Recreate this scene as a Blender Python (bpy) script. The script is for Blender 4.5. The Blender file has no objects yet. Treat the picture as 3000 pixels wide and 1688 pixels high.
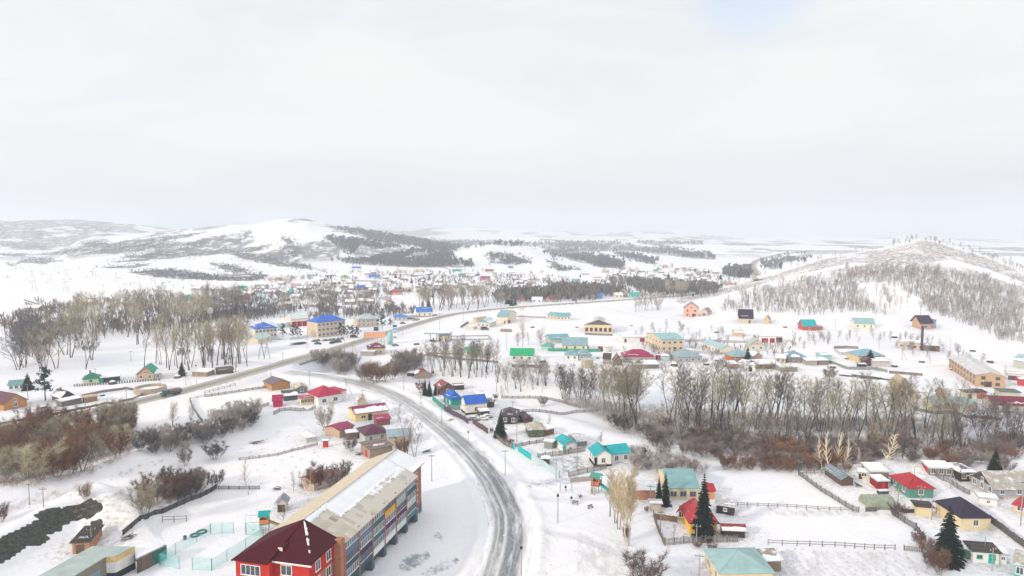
import bpy, math, random
import numpy as np
from mathutils import Vector, Matrix
R = math.radians
rnd = random.Random(7)
C = bpy.context.scene.collection
S = bpy.context.scene
# ------------------------------------------------------------ camera, sky, sun, exposure
CAMH = 70.0; FPX = 2000.0; TH = math.atan(164/2000.0)
cd = bpy.data.cameras.new('camera'); cam = bpy.data.objects.new('camera', cd); C.objects.link(cam)
cd.sensor_width = 36; cd.lens = 24; cd.clip_start = 1; cd.clip_end = 60000
cam.location = (0, 0, CAMH); cam.rotation_euler = (math.pi/2-TH, 0, 0)
S.camera = cam
SUN_EL, SUN_AZ = 21.0, 232.0        # azimuth clockwise from +Y: behind the camera, to the left
w = bpy.data.worlds.new("World"); S.world = w; w.use_nodes = True
nt = w.node_tree; N = nt.nodes; L = nt.links; N.clear()
sky = N.new('ShaderNodeTexSky'); sky.sky_type = 'NISHITA'; sky.sun_disc = False
sky.sun_elevation = R(SUN_EL); sky.sun_rotation = R(SUN_AZ); sky.altitude = 300; sky.air_density = 1.0; sky.dust_density = 1.5
tc = N.new('ShaderNodeTexCoord')
mp = N.new('ShaderNodeMapping'); mp.inputs['Scale'].default_value = (1.0, 1.0, 3.6); L.new(tc.outputs['Generated'], mp.inputs['Vector'])
n1 = N.new('ShaderNodeTexNoise'); n1.inputs['Scale'].default_value = 1.7; n1.inputs['Detail'].default_value = 6; n1.inputs['Roughness'].default_value = .55; n1.inputs['Distortion'].default_value = .5
L.new(mp.outputs[0], n1.inputs['Vector'])
n2 = N.new('ShaderNodeTexNoise'); n2.inputs['Scale'].default_value = 2.9; n2.inputs['Detail'].default_value = 4
mp2 = N.new('ShaderNodeMapping'); mp2.inputs['Location'].default_value = (3.1, 7.7, 1.3); mp2.inputs['Scale'].default_value = (1, 1, 4.5); L.new(tc.outputs['Generated'], mp2.inputs['Vector']); L.new(mp2.outputs[0], n2.inputs['Vector'])
sep = N.new('ShaderNodeSeparateXYZ'); L.new(tc.outputs['Generated'], sep.inputs[0])
gr = N.new('ShaderNodeValToRGB'); e = gr.color_ramp.elements    # cloud sheet colour by elevation
STR = 0.1
def sc(r, g, b): return (r/STR, g/STR, b/STR, 1)
e[0].position = 0.0; e[0].color = sc(.765, .77, .79)
e[1].position = 1.0; e[1].color = sc(1.26, 1.27, 1.31)
for p_, c_ in ((.05, (.79, .795, .81)), (.13, (.875, .895, .89)), (.24, (.885, .905, .905)), (.34, (.87, .88, .90)), (.6, (1.12, 1.13, 1.16))):
    k = e.new(p_); k.color = sc(*c_)
L.new(sep.outputs['Z'], gr.inputs[0])
bl = N.new('ShaderNodeValToRGB'); e = bl.color_ramp.elements     # soft thick and thin places of the sheet
e[0].position = .36; e[0].color = (.93, .935, .965, 1); e[1].position = .64; e[1].color = (1.07, 1.06, 1.035, 1)
L.new(n1.outputs['Fac'], bl.inputs[0])
mu = N.new('ShaderNodeMix'); mu.data_type = 'RGBA'; mu.blend_type = 'MULTIPLY'; mu.inputs[0].default_value = 1
L.new(gr.outputs[0], mu.inputs[6]); L.new(bl.outputs[0], mu.inputs[7])
hole = N.new('ShaderNodeMapRange'); hole.inputs[1].default_value = .56; hole.inputs[2].default_value = .70; hole.inputs[3].default_value = .99; hole.inputs[4].default_value = .72; hole.interpolation_type = 'SMOOTHSTEP'
L.new(n2.outputs['Fac'], hole.inputs[0])
mx = N.new('ShaderNodeMix'); mx.data_type = 'RGBA'
def gap(px, py, rad):
    d = Vector(((px-1500)/FPX, CT_+(844-py)/FPX*ST0, -ST0+(844-py)/FPX*CT_)).normalized()
    vd = N.new('ShaderNodeVectorMath'); vd.operation = 'DISTANCE'; L.new(tc.outputs['Generated'], vd.inputs[0]); vd.inputs[1].default_value = d
    ad = N.new('ShaderNodeMath'); ad.operation = 'MULTIPLY_ADD'; L.new(n2.outputs['Fac'], ad.inputs[0]); ad.inputs[1].default_value = -.9*rad; L.new(vd.outputs['Value'], ad.inputs[2])
    m_ = N.new('ShaderNodeMapRange'); m_.inputs[1].default_value = -.15*rad; m_.inputs[2].default_value = .75*rad; m_.inputs[3].default_value = .62; m_.inputs[4].default_value = 1.0; m_.interpolation_type = 'SMOOTHSTEP'; L.new(ad.outputs[0], m_.inputs[0]); return m_.outputs[0]
CT_, ST0 = math.cos(TH), math.sin(TH)
mn = N.new('ShaderNodeMath'); mn.operation = 'MINIMUM'; L.new(gap(2210, -60, .085), mn.inputs[0]); L.new(gap(3050, 170, .02), mn.inputs[1])
L.new(mn.outputs[0], mx.inputs[0]); skb = N.new('ShaderNodeMix'); skb.data_type = 'RGBA'; skb.blend_type = 'MULTIPLY'; skb.inputs[0].default_value = 1; skb.inputs[7].default_value = (2.2, 2.2, 2.2, 1); L.new(sky.outputs[0], skb.inputs[6]); L.new(skb.outputs[2], mx.inputs[6]); L.new(mu.outputs[2], mx.inputs[7])
bg = N.new('ShaderNodeBackground'); bg.inputs['Strength'].default_value = STR; L.new(mx.outputs[2], bg.inputs[0])
wo = N.new('ShaderNodeOutputWorld'); L.new(bg.outputs[0], wo.inputs[0])
sl = bpy.data.lights.new('sun', 'SUN'); sl.energy = 3.1; sl.angle = R(3.0); sl.color = (1, .87, .72)
so = bpy.data.objects.new('sun', sl); C.objects.link(so); so.location = (-100, -100, 300)
sd = Vector((math.sin(R(SUN_AZ))*math.cos(R(SUN_EL)), math.cos(R(SUN_AZ))*math.cos(R(SUN_EL)), math.sin(R(SUN_EL))))
so.rotation_euler = sd.to_track_quat('Z', 'Y').to_euler()
vs = S.view_settings; vs.view_transform = 'Standard'; vs.look = 'None'; vs.exposure = -0.03; vs.gamma = 1; vs.use_curve_mapping = False
S.cycles.max_bounces = 5; S.cycles.volume_bounces = 1; S.cycles.transparent_max_bounces = 12; S.cycles.volume_step_rate = 10
S.cycles.caustics_reflective = False; S.cycles.caustics_refractive = False

# ------------------------------------------------------------ helpers: materials
MC = {}
def M(kind, col=(.5, .5, .5)):
    key = (kind, tuple(round(c, 3) for c in col))
    if key in MC: return MC[key]
    m = bpy.data.materials.new(kind); m.use_nodes = True; MC[key] = m
    nt = m.node_tree; N = nt.nodes; L = nt.links
    b = N['Principled BSDF']; b.inputs['Roughness'].default_value = .75
    b.inputs['Specular IOR Level'].default_value = .25
    tc = N.new('ShaderNodeTexCoord')
    def noise(scale, detail=4, vec=None, rough=.6):
        n = N.new('ShaderNodeTexNoise'); n.inputs['Scale'].default_value = scale; n.inputs['Detail'].default_value = detail; n.inputs['Roughness'].default_value = rough
        L.new(vec or tc.outputs['Object'], n.inputs['Vector']); return n
    def mixc(fac, a, c, mode='MIX'):
        x = N.new('ShaderNodeMix'); x.data_type = 'RGBA'; x.blend_type = mode
        if isinstance(fac, float): x.inputs[0].default_value = fac
        else: L.new(fac, x.inputs[0])
        for s, v in ((6, a), (7, c)):
            if isinstance(v, tuple): x.inputs[s].default_value = (*v[:3], 1)
            else: L.new(v, x.inputs[s])
        return x.outputs[2]
    def rng(sock, a, c, d=0., e_=1.):
        x = N.new('ShaderNodeMapRange'); x.inputs[1].default_value = a; x.inputs[2].default_value = c; x.inputs[3].default_value = d; x.inputs[4].default_value = e_
        L.new(sock, x.inputs[0]); return x.outputs[0]
    def bump(h, st, dist=.05):
        x = N.new('ShaderNodeBump'); x.inputs['Strength'].default_value = st; x.inputs['Distance'].default_value = dist
        L.new(h, x.inputs['Height']); L.new(x.outputs[0], b.inputs['Normal'])
    def wave(scale, d='X', prof='SIN', dist=0.):
        x = N.new('ShaderNodeTexWave'); x.bands_direction = d; x.wave_profile = prof; x.inputs['Scale'].default_value = scale; x.inputs['Distortion'].default_value = dist
        L.new(tc.outputs['Object'], x.inputs['Vector']); return x
    def out(c): L.new(c, b.inputs['Base Color']) if not isinstance(c, tuple) else setattr(b.inputs['Base Color'], 'default_value', (*c, 1))
    col = tuple(col)
    dk = tuple(c*.72 for c in col); lt = tuple(min(.9, c*1.15+.01) for c in col)
    if kind == 'snow':
        n = noise(.6, 5); out(mixc(rng(n.outputs[0], .3, .7), (.76, .78, .82), (.82, .82, .83)))
        bump(noise(2.2, 6).outputs[0], .35, .12); b.inputs['Roughness'].default_value = .9; b.inputs['Specular IOR Level'].default_value = .1
    elif kind == 'roof':      # painted sheet metal with standing seams, a little drifted snow
        n = noise(.5, 5); c = mixc(rng(n.outputs[0], .35, .7), dk, lt)
        n3 = noise(1.1, 6, rough=.7); c = mixc(rng(n3.outputs[0], .63, .70), c, (.78, .80, .84))
        out(c); wv = wave(1.6); wy = wave(1.6, 'Y'); bump(wv.outputs[0], .25, .04); b.inputs['Roughness'].default_value = .48
    elif kind == 'roofpl':    # plain metal roof
        n = noise(.35, 4); out(mixc(rng(n.outputs[0], .3, .7), dk, col)); bump(wave(2.2).outputs[0], .3, .03); b.inputs['Roughness'].default_value = .42
    elif kind == 'slate':
        n = noise(1.6, 6, rough=.7); c = mixc(rng(n.outputs[0], .3, .7), dk, lt)
        n3 = noise(.45, 5, rough=.65); c = mixc(rng(n3.outputs[0], .50, .66), c, (.72, .75, .80)); out(c)
        bump(wave(3.2).outputs[0], .5, .05); b.inputs['Roughness'].default_value = .9
    elif kind == 'wood':
        n = noise(1.2, 6, rough=.7); wv = wave(1.9, 'Z', dist=.4)
        c = mixc(rng(n.outputs[0], .3, .75), dk, lt); c = mixc(rng(wv.outputs[0], .0, .25), tuple(k*.45 for k in col), c); out(c); bump(wv.outputs[0], .6, .05)
    elif kind == 'brick':
        bt = N.new('ShaderNodeTexBrick'); bt.inputs['Scale'].default_value = 1.0; bt.inputs['Brick Width'].default_value = .5; bt.inputs['Row Height'].default_value = .16; bt.inputs['Mortar Size'].default_value = .018
        mpn = N.new('ShaderNodeMapping'); mpn.inputs['Rotation'].default_value = (math.pi/2, 0, 0)
        L.new(tc.outputs['Object'], mpn.inputs[0]); L.new(mpn.outputs[0], bt.inputs['Vector'])
        bt.inputs['Color1'].default_value = (*dk, 1); bt.inputs['Color2'].default_value = (*lt, 1); bt.inputs['Mortar'].default_value = (.3, .27, .24, 1)
        n = noise(.5, 5, rough=.7); out(mixc(rng(n.outputs[0], .2, .8, .0, .6), bt.outputs[0], mixc(.5, col, (.3, .2, .15))))
    elif kind == 'bark':
        n = noise(3, 5); oi = N.new('ShaderNodeObjectInfo')
        c = mixc(rng(n.outputs[0], .3, .7), dk, lt); hs = N.new('ShaderNodeHueSaturation'); L.new(c, hs.inputs['Color'])
        L.new(rng(oi.outputs['Random'], 0, 1, .75, 1.25), hs.inputs['Value']); out(hs.outputs[0]); b.inputs['Roughness'].default_value = .95; b.inputs['Specular IOR Level'].default_value = .05
    elif kind == 'twig':
        n = noise(.22, 3); oi = N.new('ShaderNodeObjectInfo')
        c = mixc(rng(n.outputs[0], .35, .65), tuple(k*.75 for k in col), tuple(min(.8, k*1.25) for k in col)); hs = N.new('ShaderNodeHueSaturation'); L.new(c, hs.inputs['Color'])
        L.new(rng(oi.outputs['Random'], 0, 1, .72, 1.28), hs.inputs['Value']); L.new(rng(oi.outputs['Random'], 0, 1, .485, .515), hs.inputs['Hue']); out(hs.outputs[0]); b.inputs['Roughness'].default_value = .95; b.inputs['Specular IOR Level'].default_value = .05
    elif kind == 'needle':
        n = noise(.9, 4); out(mixc(rng(n.outputs[0], .35, .7), dk, lt)); b.inputs['Roughness'].default_value = .8; b.inputs['Specular IOR Level'].default_value = .1
    elif kind == 'glass':
        n = noise(.7, 3); out(mixc(rng(n.outputs[0], .4, .6), dk, lt)); b.inputs['Roughness'].default_value = .12; b.inputs['Specular IOR Level'].default_value = .6
    elif kind == 'net':
        tr = N.new('ShaderNodeBsdfTransparent'); ms = N.new('ShaderNodeMixShader'); ms.inputs[0].default_value = .17
        out(col); L.new(tr.outputs[0], ms.inputs[1]); L.new(b.outputs[0], ms.inputs[2]); L.new(ms.outputs[0], N['Material Output'].inputs[0])
    elif kind == 'poly':
        n = noise(.8, 4); out(mixc(rng(n.outputs[0], .35, .7), dk, lt)); b.inputs['Roughness'].default_value = .3; b.inputs['Transmission Weight'].default_value = .25
    elif kind == 'paint':
        out(col); b.inputs['Roughness'].default_value = .35; b.inputs['Specular IOR Level'].default_value = .5
    elif kind == 'metal':
        n = noise(1.5, 4); out(mixc(rng(n.outputs[0], .3, .7), dk, lt)); b.inputs['Roughness'].default_value = .5; b.inputs['Metallic'].default_value = .3
    else:                     # plaster and the like
        n = noise(.7, 6, rough=.65); c = mixc(rng(n.outputs[0], .3, .7), tuple(k*.86 for k in col), tuple(min(.88, k*1.06) for k in col))
        out(c); bump(noise(8, 4).outputs[0], .12, .02); b.inputs['Roughness'].default_value = .85
    return m

# ------------------------------------------------------------ helpers: meshes
def newobj(name, me, parent=None, loc=None, rz=None):
    o = bpy.data.objects.new(name, me); C.objects.link(o)
    if parent is not None: o.parent = parent
    if loc is not None: o.location = loc
    if rz is not None: o.rotation_euler = (0, 0, rz)
    return o
def tag(o, label=None, cat=None, group=None, kind=None):
    if label: o['label'] = label
    if cat: o['category'] = cat
    if group: o['group'] = group
    if kind: o['kind'] = kind
    return o
def empty(name, loc, rz=0):
    o = newobj(name, None, None, loc, rz); o.empty_display_size = .5; return o
class MB:
    def __init__(s): s.v = []; s.f = []
    def quad(s, *p):
        n = len(s.v); s.v += [tuple(q) for q in p]; s.f.append(tuple(range(n, n+len(p)))); return s
    def box(s, x0, x1, y0, y1, z0, z1):
        n = len(s.v); s.v += [(x0,y0,z0),(x1,y0,z0),(x1,y1,z0),(x0,y1,z0),(x0,y0,z1),(x1,y0,z1),(x1,y1,z1),(x0,y1,z1)]
        s.f += [(n,n+3,n+2,n+1),(n+4,n+5,n+6,n+7),(n,n+1,n+5,n+4),(n+1,n+2,n+6,n+5),(n+2,n+3,n+7,n+6),(n+3,n,n+4,n+7)]; return s
    def slab(s, q, t):        # quad thickened upwards along its normal
        a = [Vector(k) for k in q]
        nv = (a[2]-a[0]).cross(a[-1]-a[1]).normalized()
        if nv.z < 0: nv = -nv
        n = len(s.v); m = len(a); s.v += [tuple(k) for k in a]+[tuple(k+nv*t) for k in a]
        s.f += [tuple(n+i for i in reversed(range(m))), tuple(n+m+i for i in range(m))]
        for i in range(m): j = (i+1) % m; s.f.append((n+i, n+j, n+m+j, n+m+i))
        return s
    def tube(s, p0, p1, r0, r1=None, k=6, cap=True):
        if r1 is None: r1 = r0
        p0 = Vector(p0); p1 = Vector(p1); d = (p1-p0).normalized(); a = d.orthogonal().normalized(); b = d.cross(a); n = len(s.v)
        for p, r in ((p0, r0), (p1, r1)):
            for i in range(k):
                t = 2*math.pi*i/k; s.v.append(tuple(p+(a*math.cos(t)+b*math.sin(t))*r))
        for i in range(k): j = (i+1) % k; s.f.append((n+i, n+j, n+k+j, n+k+i))
        if cap: s.f += [tuple(n+i for i in reversed(range(k))), tuple(n+k+i for i in range(k))]
        return s
    def lathe(s, prof, k=16, cx=0, cy=0):
        n = len(s.v)
        for r, z in prof:
            for i in range(k): t = 2*math.pi*i/k; s.v.append((cx+r*math.cos(t), cy+r*math.sin(t), z))
        for q in range(len(prof)-1):
            for i in range(k): j = (i+1) % k; s.f.append((n+q*k+i, n+q*k+j, n+(q+1)*k+j, n+(q+1)*k+i))
        return s
    def mesh(s, m, name='mesh', smooth=False):
        me = bpy.data.meshes.new(name); me.from_pydata(s.v, [], s.f); me.materials.append(m)
        if smooth: me.shade_smooth()
        return me
    def build(s, name, m, parent=None, loc=None, rz=None, smooth=False):
        return newobj(name, s.mesh(m, name, smooth), parent, loc, rz)
def npmesh(name, V, F, m, smooth=False):      # F: (n,3) or (n,4) int array
    me = bpy.data.meshes.new(name); k = F.shape[1]
    me.vertices.add(len(V)); me.vertices.foreach_set('co', np.ascontiguousarray(V, dtype=np.float32).ravel())
    me.loops.add(F.size); me.loops.foreach_set('vertex_index', np.ascontiguousarray(F, dtype=np.int32).ravel())
    me.polygons.add(len(F)); me.polygons.foreach_set('loop_start', np.arange(0, F.size, k, dtype=np.int32)); me.polygons.foreach_set('loop_total', np.full(len(F), k, dtype=np.int32))
    if smooth: me.polygons.foreach_set('use_smooth', np.ones(len(F), dtype=bool))
    me.materials.append(m); me.update(calc_edges=True); return me

# ------------------------------------------------------------ projection and noise
CT, ST_ = math.cos(TH), math.sin(TH)
def ray(px, py):
    u = (px-1500)/FPX; v = (844-py)/FPX
    return (u, CT+v*ST_, -ST_+v*CT)
def flat(px, py, z=0.0):
    d = ray(px, py); t = (z-CAMH)/d[2]; return (d[0]*t, d[1]*t)
def project(X, Y, Z):
    dz = Z-CAMH; dep = Y*CT-dz*ST_; up = Y*ST_+dz*CT
    dep = np.where(dep < 1, 1, dep)
    return 1500+FPX*X/dep, 844-FPX*up/dep
def hsh(i, j, s):
    n = (i*374761393+j*668265263+s*1442695041) & 0xffffffff
    n = ((n ^ (n >> 13))*1274126177) & 0xffffffff
    return ((n ^ (n >> 16)) & 0xffff)/65535.0
def vnoise(x, y, s=0):
    xi = np.floor(x).astype(np.int64); yi = np.floor(y).astype(np.int64); fx = x-xi; fy = y-yi
    fx = fx*fx*(3-2*fx); fy = fy*fy*(3-2*fy)
    a = hsh(xi, yi, s); b = hsh(xi+1, yi, s); c = hsh(xi, yi+1, s); d = hsh(xi+1, yi+1, s)
    return (a*(1-fx)+b*fx)*(1-fy)+(c*(1-fx)+d*fx)*fy
def fbm(x, y, s=0, o=4):
    t = 0; a = .5; tot = 0
    for k in range(o): t = t+a*vnoise(x*2**k, y*2**k, s+k*17); tot += a; a *= .5
    return t/tot
def sm(t): t = np.clip(t, 0, 1); return t*t*(3-2*t)
def pline(X, Y, pts, att=None, reach=60):     # distance, signed side, interpolated attribute to a polyline
    D = np.full(X.shape, 1e9); Sg = np.zeros(X.shape); A = np.zeros(X.shape)
    xs = [p[0] for p in pts]; ys = [p[1] for p in pts]
    m = (X > min(xs)-reach) & (X < max(xs)+reach) & (Y > min(ys)-reach) & (Y < max(ys)+reach)
    x = X[m]; y = Y[m]; d_ = np.full(x.shape, 1e9); s_ = np.zeros(x.shape); a_ = np.zeros(x.shape)
    for i in range(len(pts)-1):
        x0, y0 = pts[i]; x1, y1 = pts[i+1]; dx = x1-x0; dy = y1-y0; l2 = dx*dx+dy*dy+1e-9
        t = np.clip(((x-x0)*dx+(y-y0)*dy)/l2, 0, 1); ex = x-x0-t*dx; ey = y-y0-t*dy; d = np.sqrt(ex*ex+ey*ey)
        k = d < d_; d_ = np.where(k, d, d_); s_ = np.where(k, np.sign(dx*ey-dy*ex), s_)
        if att is not None: a_ = np.where(k, att[i]*(1-t)+att[i+1]*t, a_)
    D[m] = d_; Sg[m] = s_; A[m] = a_
    return D, Sg, A
def inpoly(px, py, poly):
    c = np.zeros(px.shape, bool); n = len(poly)
    for i in range(n):
        x0, y0 = poly[i]; x1, y1 = poly[(i+1) % n]
        if y0 == y1: continue
        k = ((y0 > py) != (y1 > py)) & (px < (x1-x0)*(py-y0)/(y1-y0)+x0); c ^= k
    return c
def catmull(pts, step=3.0):
    out = []; P = [np.array(p, float) for p in pts]; P = [2*P[0]-P[1]]+P+[2*P[-1]-P[-2]]
    for i in range(1, len(P)-2):
        n = max(2, int(np.linalg.norm((P[i+1]-P[i])[:2])/step))
        for k in range(n):
            t = k/n; a, b, c, d = P[i-1:i+3]
            out.append(.5*((2*b)+(c-a)*t+(2*a-5*b+4*c-d)*t*t+(3*b-a-3*c+d)*t**3))
    out.append(P[-2]); return out

# ------------------------------------------------------------ the lie of the land
sr_px = [(1370,1960),(1425,1800),(1462,1700),(1478,1640),(1493,1582),(1492,1520),(1470,1462),(1440,1405),(1388,1341),(1335,1290),(1273,1238),(1215,1197),(1165,1165),(1120,1146),(1065,1128),(1000,1112),(930,1101),(870,1094),(810,1085)]
SR3 = catmull([(*flat(a, b, z), z) for (a, b), z in zip(sr_px, [0.]*16+[.5, 1.4, 2.5])], 4)
SR = [(p[0], p[1]) for p in SR3]; SRZ = [p[2] for p in SR3]
mr_px = [(-250,1315,.5),(-100,1282,.5),(100,1241,.5),(250,1212,.6),(375,1184,.8),(493,1157,1.2),(600,1130,2),(717,1097,3),(835,1064,3.5),(928,1039,3.5),(1022,1011,3),(1123,980,2),(1217,951,1.2),(1311,925,.8),(1405,911,.8),(1499,902,.8),(1593,895,.8),(1700,888,.8),(1814,880,.8),(1955,870,.8),(2049,861,1),(2119,850,2)]
MR3 = catmull([(*flat(a, b, z), z) for a, b, z in mr_px], 6)
MR = [(p[0], p[1]) for p in MR3]; MRZ = [p[2] for p in MR3]
fr_px = [(2225,822),(2216,806),(2207,790),(2204,778),(2215,766),(2238,757),(2290,745),(2370,735)]
PATHS = [[flat(*p) for p in q] for q in ([(1590,1552),(1700,1572),(1800,1612),(1950,1655),(2120,1700)], [(1545,1458),(1640,1462),(1760,1458)], [(1535,1414),(1620,1410),(1740,1398)], [(2790,1425),(2850,1470),(2950,1545),(3040,1612)], [(40,905),(70,925),(160,955),(290,978)], [(1130,1024),(1300,1026),(1480,1030),(1650,1034)], [(800,1022),(900,1018),(1010,1005),(1060,998)], [(2300,1075),(2500,1095),(2760,1072),(3000,1060)], [(0,1180),(160,1165),(260,1148),(420,1128),(560,1110)], [(2000,950),(2240,955),(2500,972),(2760,985)], [(1760,900),(1900,930),(2000,935),(2100,938)])]
RIV = [flat(*p) for p in [(380,1050),(560,1052),(700,1040),(800,1038),(895,1062),(990,1082),(1080,1088),(1200,1092),(1350,1112),(1480,1140),(1600,1165),(1750,1200),(1900,1245),(2150,1285),(2450,1310),(2750,1300),(3100,1270)]]
CR1 = [flat(*p) for p in [(-200,1540),(-50,1497),(0,1486),(130,1455),(260,1415),(380,1373),(500,1330),(640,1283),(720,1258),(800,1238)]]
CR2 = [flat(*p) for p in [(300,1492),(360,1462),(400,1448),(450,1455),(500,1478)]]
CR3 = [flat(*p) for p in [(-120,1690),(-40,1640),(60,1580),(150,1532),(220,1503),(290,1496),(350,1515),(400,1540)]]
CR4 = [flat(*p) for p in [(2560,1395),(2620,1370),(2660,1368),(2700,1375)]]
HILLS = [  # ridge: (px, py, distance), front width, back width
 ('a', [(250,700,2500),(330,692,2500),(430,681,2480),(543,670,2460),(660,662,2440),(740,660,2420),(796,649,2380),(846,642,2330),(900,644,2300),(951,657,2280),(1000,667,2270),(1094,683,2250),(1191,695,2230),(1269,710,2200),(1340,722,2150),(1450,740,2100)], 950, 900),
 ('b', [(-500,640,4600),(-200,632,4600),(0,637,4500),(150,643,4500),(230,645,4500),(330,651,4500),(430,662,4500),(500,671,4500),(600,682,4500)], 1500, 1500),
 ('c', [(1260,790,1600),(1311,748,1650),(1370,725,1700),(1443,712,1720),(1521,717,1720),(1579,735,1680),(1657,756,1640),(1734,775,1560),(1824,797,1420),(1900,815,1300)], 420, 380),
 ('d', [(1950,888,735),(2028,872,760),(2122,842,800),(2199,818,840),(2284,794,880),(2370,769,910),(2455,749,930),(2540,736,945),(2604,722,950),(2643,706,955),(2669,700,960),(2703,702,960),(2754,708,960),(2797,717,955),(2852,736,940),(2925,762,920),(3000,789,900),(3200,830,880)], 400, 500),
 ('e', [(900,690,7000),(1050,681,7000),(1130,673,7000),(1220,671,7000),(1310,666,7000),(1400,669,7000),(1530,676,7000),(1700,681,7000),(1985,677,7000),(2080,687,7000),(2150,692,7000),(2300,696,7000),(2450,695,7000),(2600,694,7000),(3000,702,7000),(3400,705,7000)], 2600, 3000),
 ('f', [(1000,716,3600),(1250,711,3600),(1400,706,3500),(1600,701,3500),(1800,705,3500),(2000,711,3300),(2200,718,3200),(2400,722,3100),(2500,724,3000)], 900, 900),
]
HL = []
for nm, rid, wf, wb in HILLS:
    az = []; zt = []; dr = []
    for px, py, D in rid:
        d = ray(px, py); hd = math.hypot(d[0], d[1]); az.append(math.atan2(d[0], d[1])); zt.append(CAMH+d[2]/hd*D); dr.append(D)
    HL.append((nm, np.array(az), np.array(zt), np.array(dr), wf, wb))
def terrain(X, Y):
    X = np.asarray(X, float); Y = np.asarray(Y, float)
    D = np.hypot(X, Y); AZ = np.arctan2(X, Y)
    h = (fbm(X/70, Y/70, 3)-.5)*1.1*sm((D-100)/300)+(fbm(X/400, Y/500, 9)-.5)*np.minimum(D*.006, 22)*sm((D-500)/900)
    h += (fbm(X/9, Y/9, 31, 4)-.5)*.34+(fbm((X+Y*.6)/30, (Y-X*.6)/9, 33, 3)-.5)*.85*sm((900-D)/600)
    hh = np.zeros(X.shape)
    for nm, az, zt, dr, wf, wb in HL:
        edge = R(2.2) if nm != 'd' else R(1.2)
        z = np.interp(AZ, az, zt)*sm((AZ-az[0])/edge+1)*sm((az[-1]-AZ)/R(3)+1); r = np.interp(AZ, az, dr)
        sp = fbm(X/(wf*.22), Y/(wf*.9), ord(nm), 4)
        f = wf*(.8+.4*fbm(X/(wf*.35), X*0, ord(nm)+5, 2))
        t = np.where(D < r, (D-(r-f))/f, (r+wb-D)/wb); s = sm(t)*.55+np.clip(t, 0, 1)**1.6*.45
        s = s+(sp-.5)*(1.5 if nm in 'ac' else .95 if nm == 'd' else .6)*4*s*(1-s)*.6
        hh = np.maximum(hh, np.maximum(z, 0)*np.clip(s, 0, 1.2))
    h = h+hh
    for q in PATHS:
        d, s, _ = pline(X, Y, q, None, 30); h = h-.28*np.exp(-(np.abs(d-.9)/.7)**2)+.22*np.exp(-((d-2.6)/.8)**2)
    h = h+(fbm(X/55, Y/55, 41, 4)-.5)*np.minimum(hh, 30)*.18
    d, s, _ = pline(X, Y, RIV, None, 80)
    h = h-3.2*(1-sm((d-5)/16))
    d, s, _ = pline(X, Y, CR1, None, 60)
    h = h+4.6*np.where(s > 0, np.exp(-(d/4.5)**2), np.exp(-(d/12.0)**2))*(.9+.25*fbm(X/7, Y/7, 71, 3))
    d, s, _ = pline(X, Y, CR2, None, 40); h = h+2.6*np.exp(-(d/6)**2)
    d, s, _ = pline(X, Y, CR3, None, 40); h = h+4.2*np.where(s > 0, np.exp(-(d/5.)**2), np.exp(-(d/6.5)**2))*(.9+.2*fbm(X/13, Y/13, 73, 2))
    d, s, _ = pline(X, Y, CR4, None, 30); h = h+2.6*np.exp(-(d/6)**2)
    d, s, zs = pline(X, Y, SR, SRZ, 40)
    k = sm((d-5)/5); h = h*k+(1-k)*zs
    h += .55*np.exp(-((d-7.2)/1.6)**2)*(.4+1.2*fbm(X/3.5, Y/3.5, 55, 3))
    d, s, zr = pline(X, Y, MR, MRZ, 60)
    br, _, _ = pline(X, Y, [flat(858, 1062), flat(930, 1042)], None, 30)
    k = 1-sm((d-5.2)/7); kb = sm((br-2)/4)
    k = k*kb
    h = h*(1-k)+k*(zr-.10)
    h += .5*kb*np.exp(-((d-6.6)/1.2)**2)*(.3+1.3*fbm(X/4, Y/4, 57, 3))
    return h
# polar sheet: fine where the camera looks, coarse elsewhere, out to the horizon
NR = 820
rr = 55*(15000/55)**(np.arange(NR)/(NR-1))
aa = np.concatenate([np.linspace(-math.pi, -R(44), 40, endpoint=False), np.linspace(-R(44), R(44), 600, endpoint=False), np.linspace(R(44), math.pi, 40)])
AA, RR = np.meshgrid(aa, rr)
TX = RR*np.sin(AA); TY = RR*np.cos(AA)
TZ = terrain(TX, TY)
# hidden spot table for a quick drop of a picture point on to the ground
def drop(px, py):
    d = ray(px, py); hd = math.hypot(d[0], d[1]); az = math.atan2(d[0], d[1]); sl_ = d[2]/hd
    j = np.searchsorted(aa, az)-1; t = (az-aa[j])/(aa[j+1]-aa[j]); col = TZ[:, j]*(1-t)+TZ[:, j+1]*t
    g = CAMH+rr*sl_-col; idx = np.nonzero(g < 0)[0]
    if len(idx) == 0: k = NR-2; u = 0
    else:
        k = max(idx[0]-1, 0); u = g[k]/(g[k]-g[k+1]+1e-9) if idx[0] > 0 else 0
    D = rr[k]*(1-u)+rr[min(k+1, NR-1)]*u
    return Vector((D*math.sin(az), D*math.cos(az), col[k]*(1-u)+col[min(k+1, NR-1)]*u))
def gz(x, y): return float(terrain(np.array([x]), np.array([y]))[0])
PX, PY = project(TX, TY, TZ)
vis = (TY > 0) & (np.abs(AA) < R(44))
def mask(polys, wob=8, seed=5, sc_=1/40.):
    a = np.zeros(TX.shape); wx = (fbm(TX/60, TY/60, seed)-.5)*wob*4; wy = (fbm(TX/60, TY/60, seed+9)-.5)*wob*.9
    for p in polys: a = np.maximum(a, inpoly(PX+wx, PY+wy, p)*1.0)
    return a*vis
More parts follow.
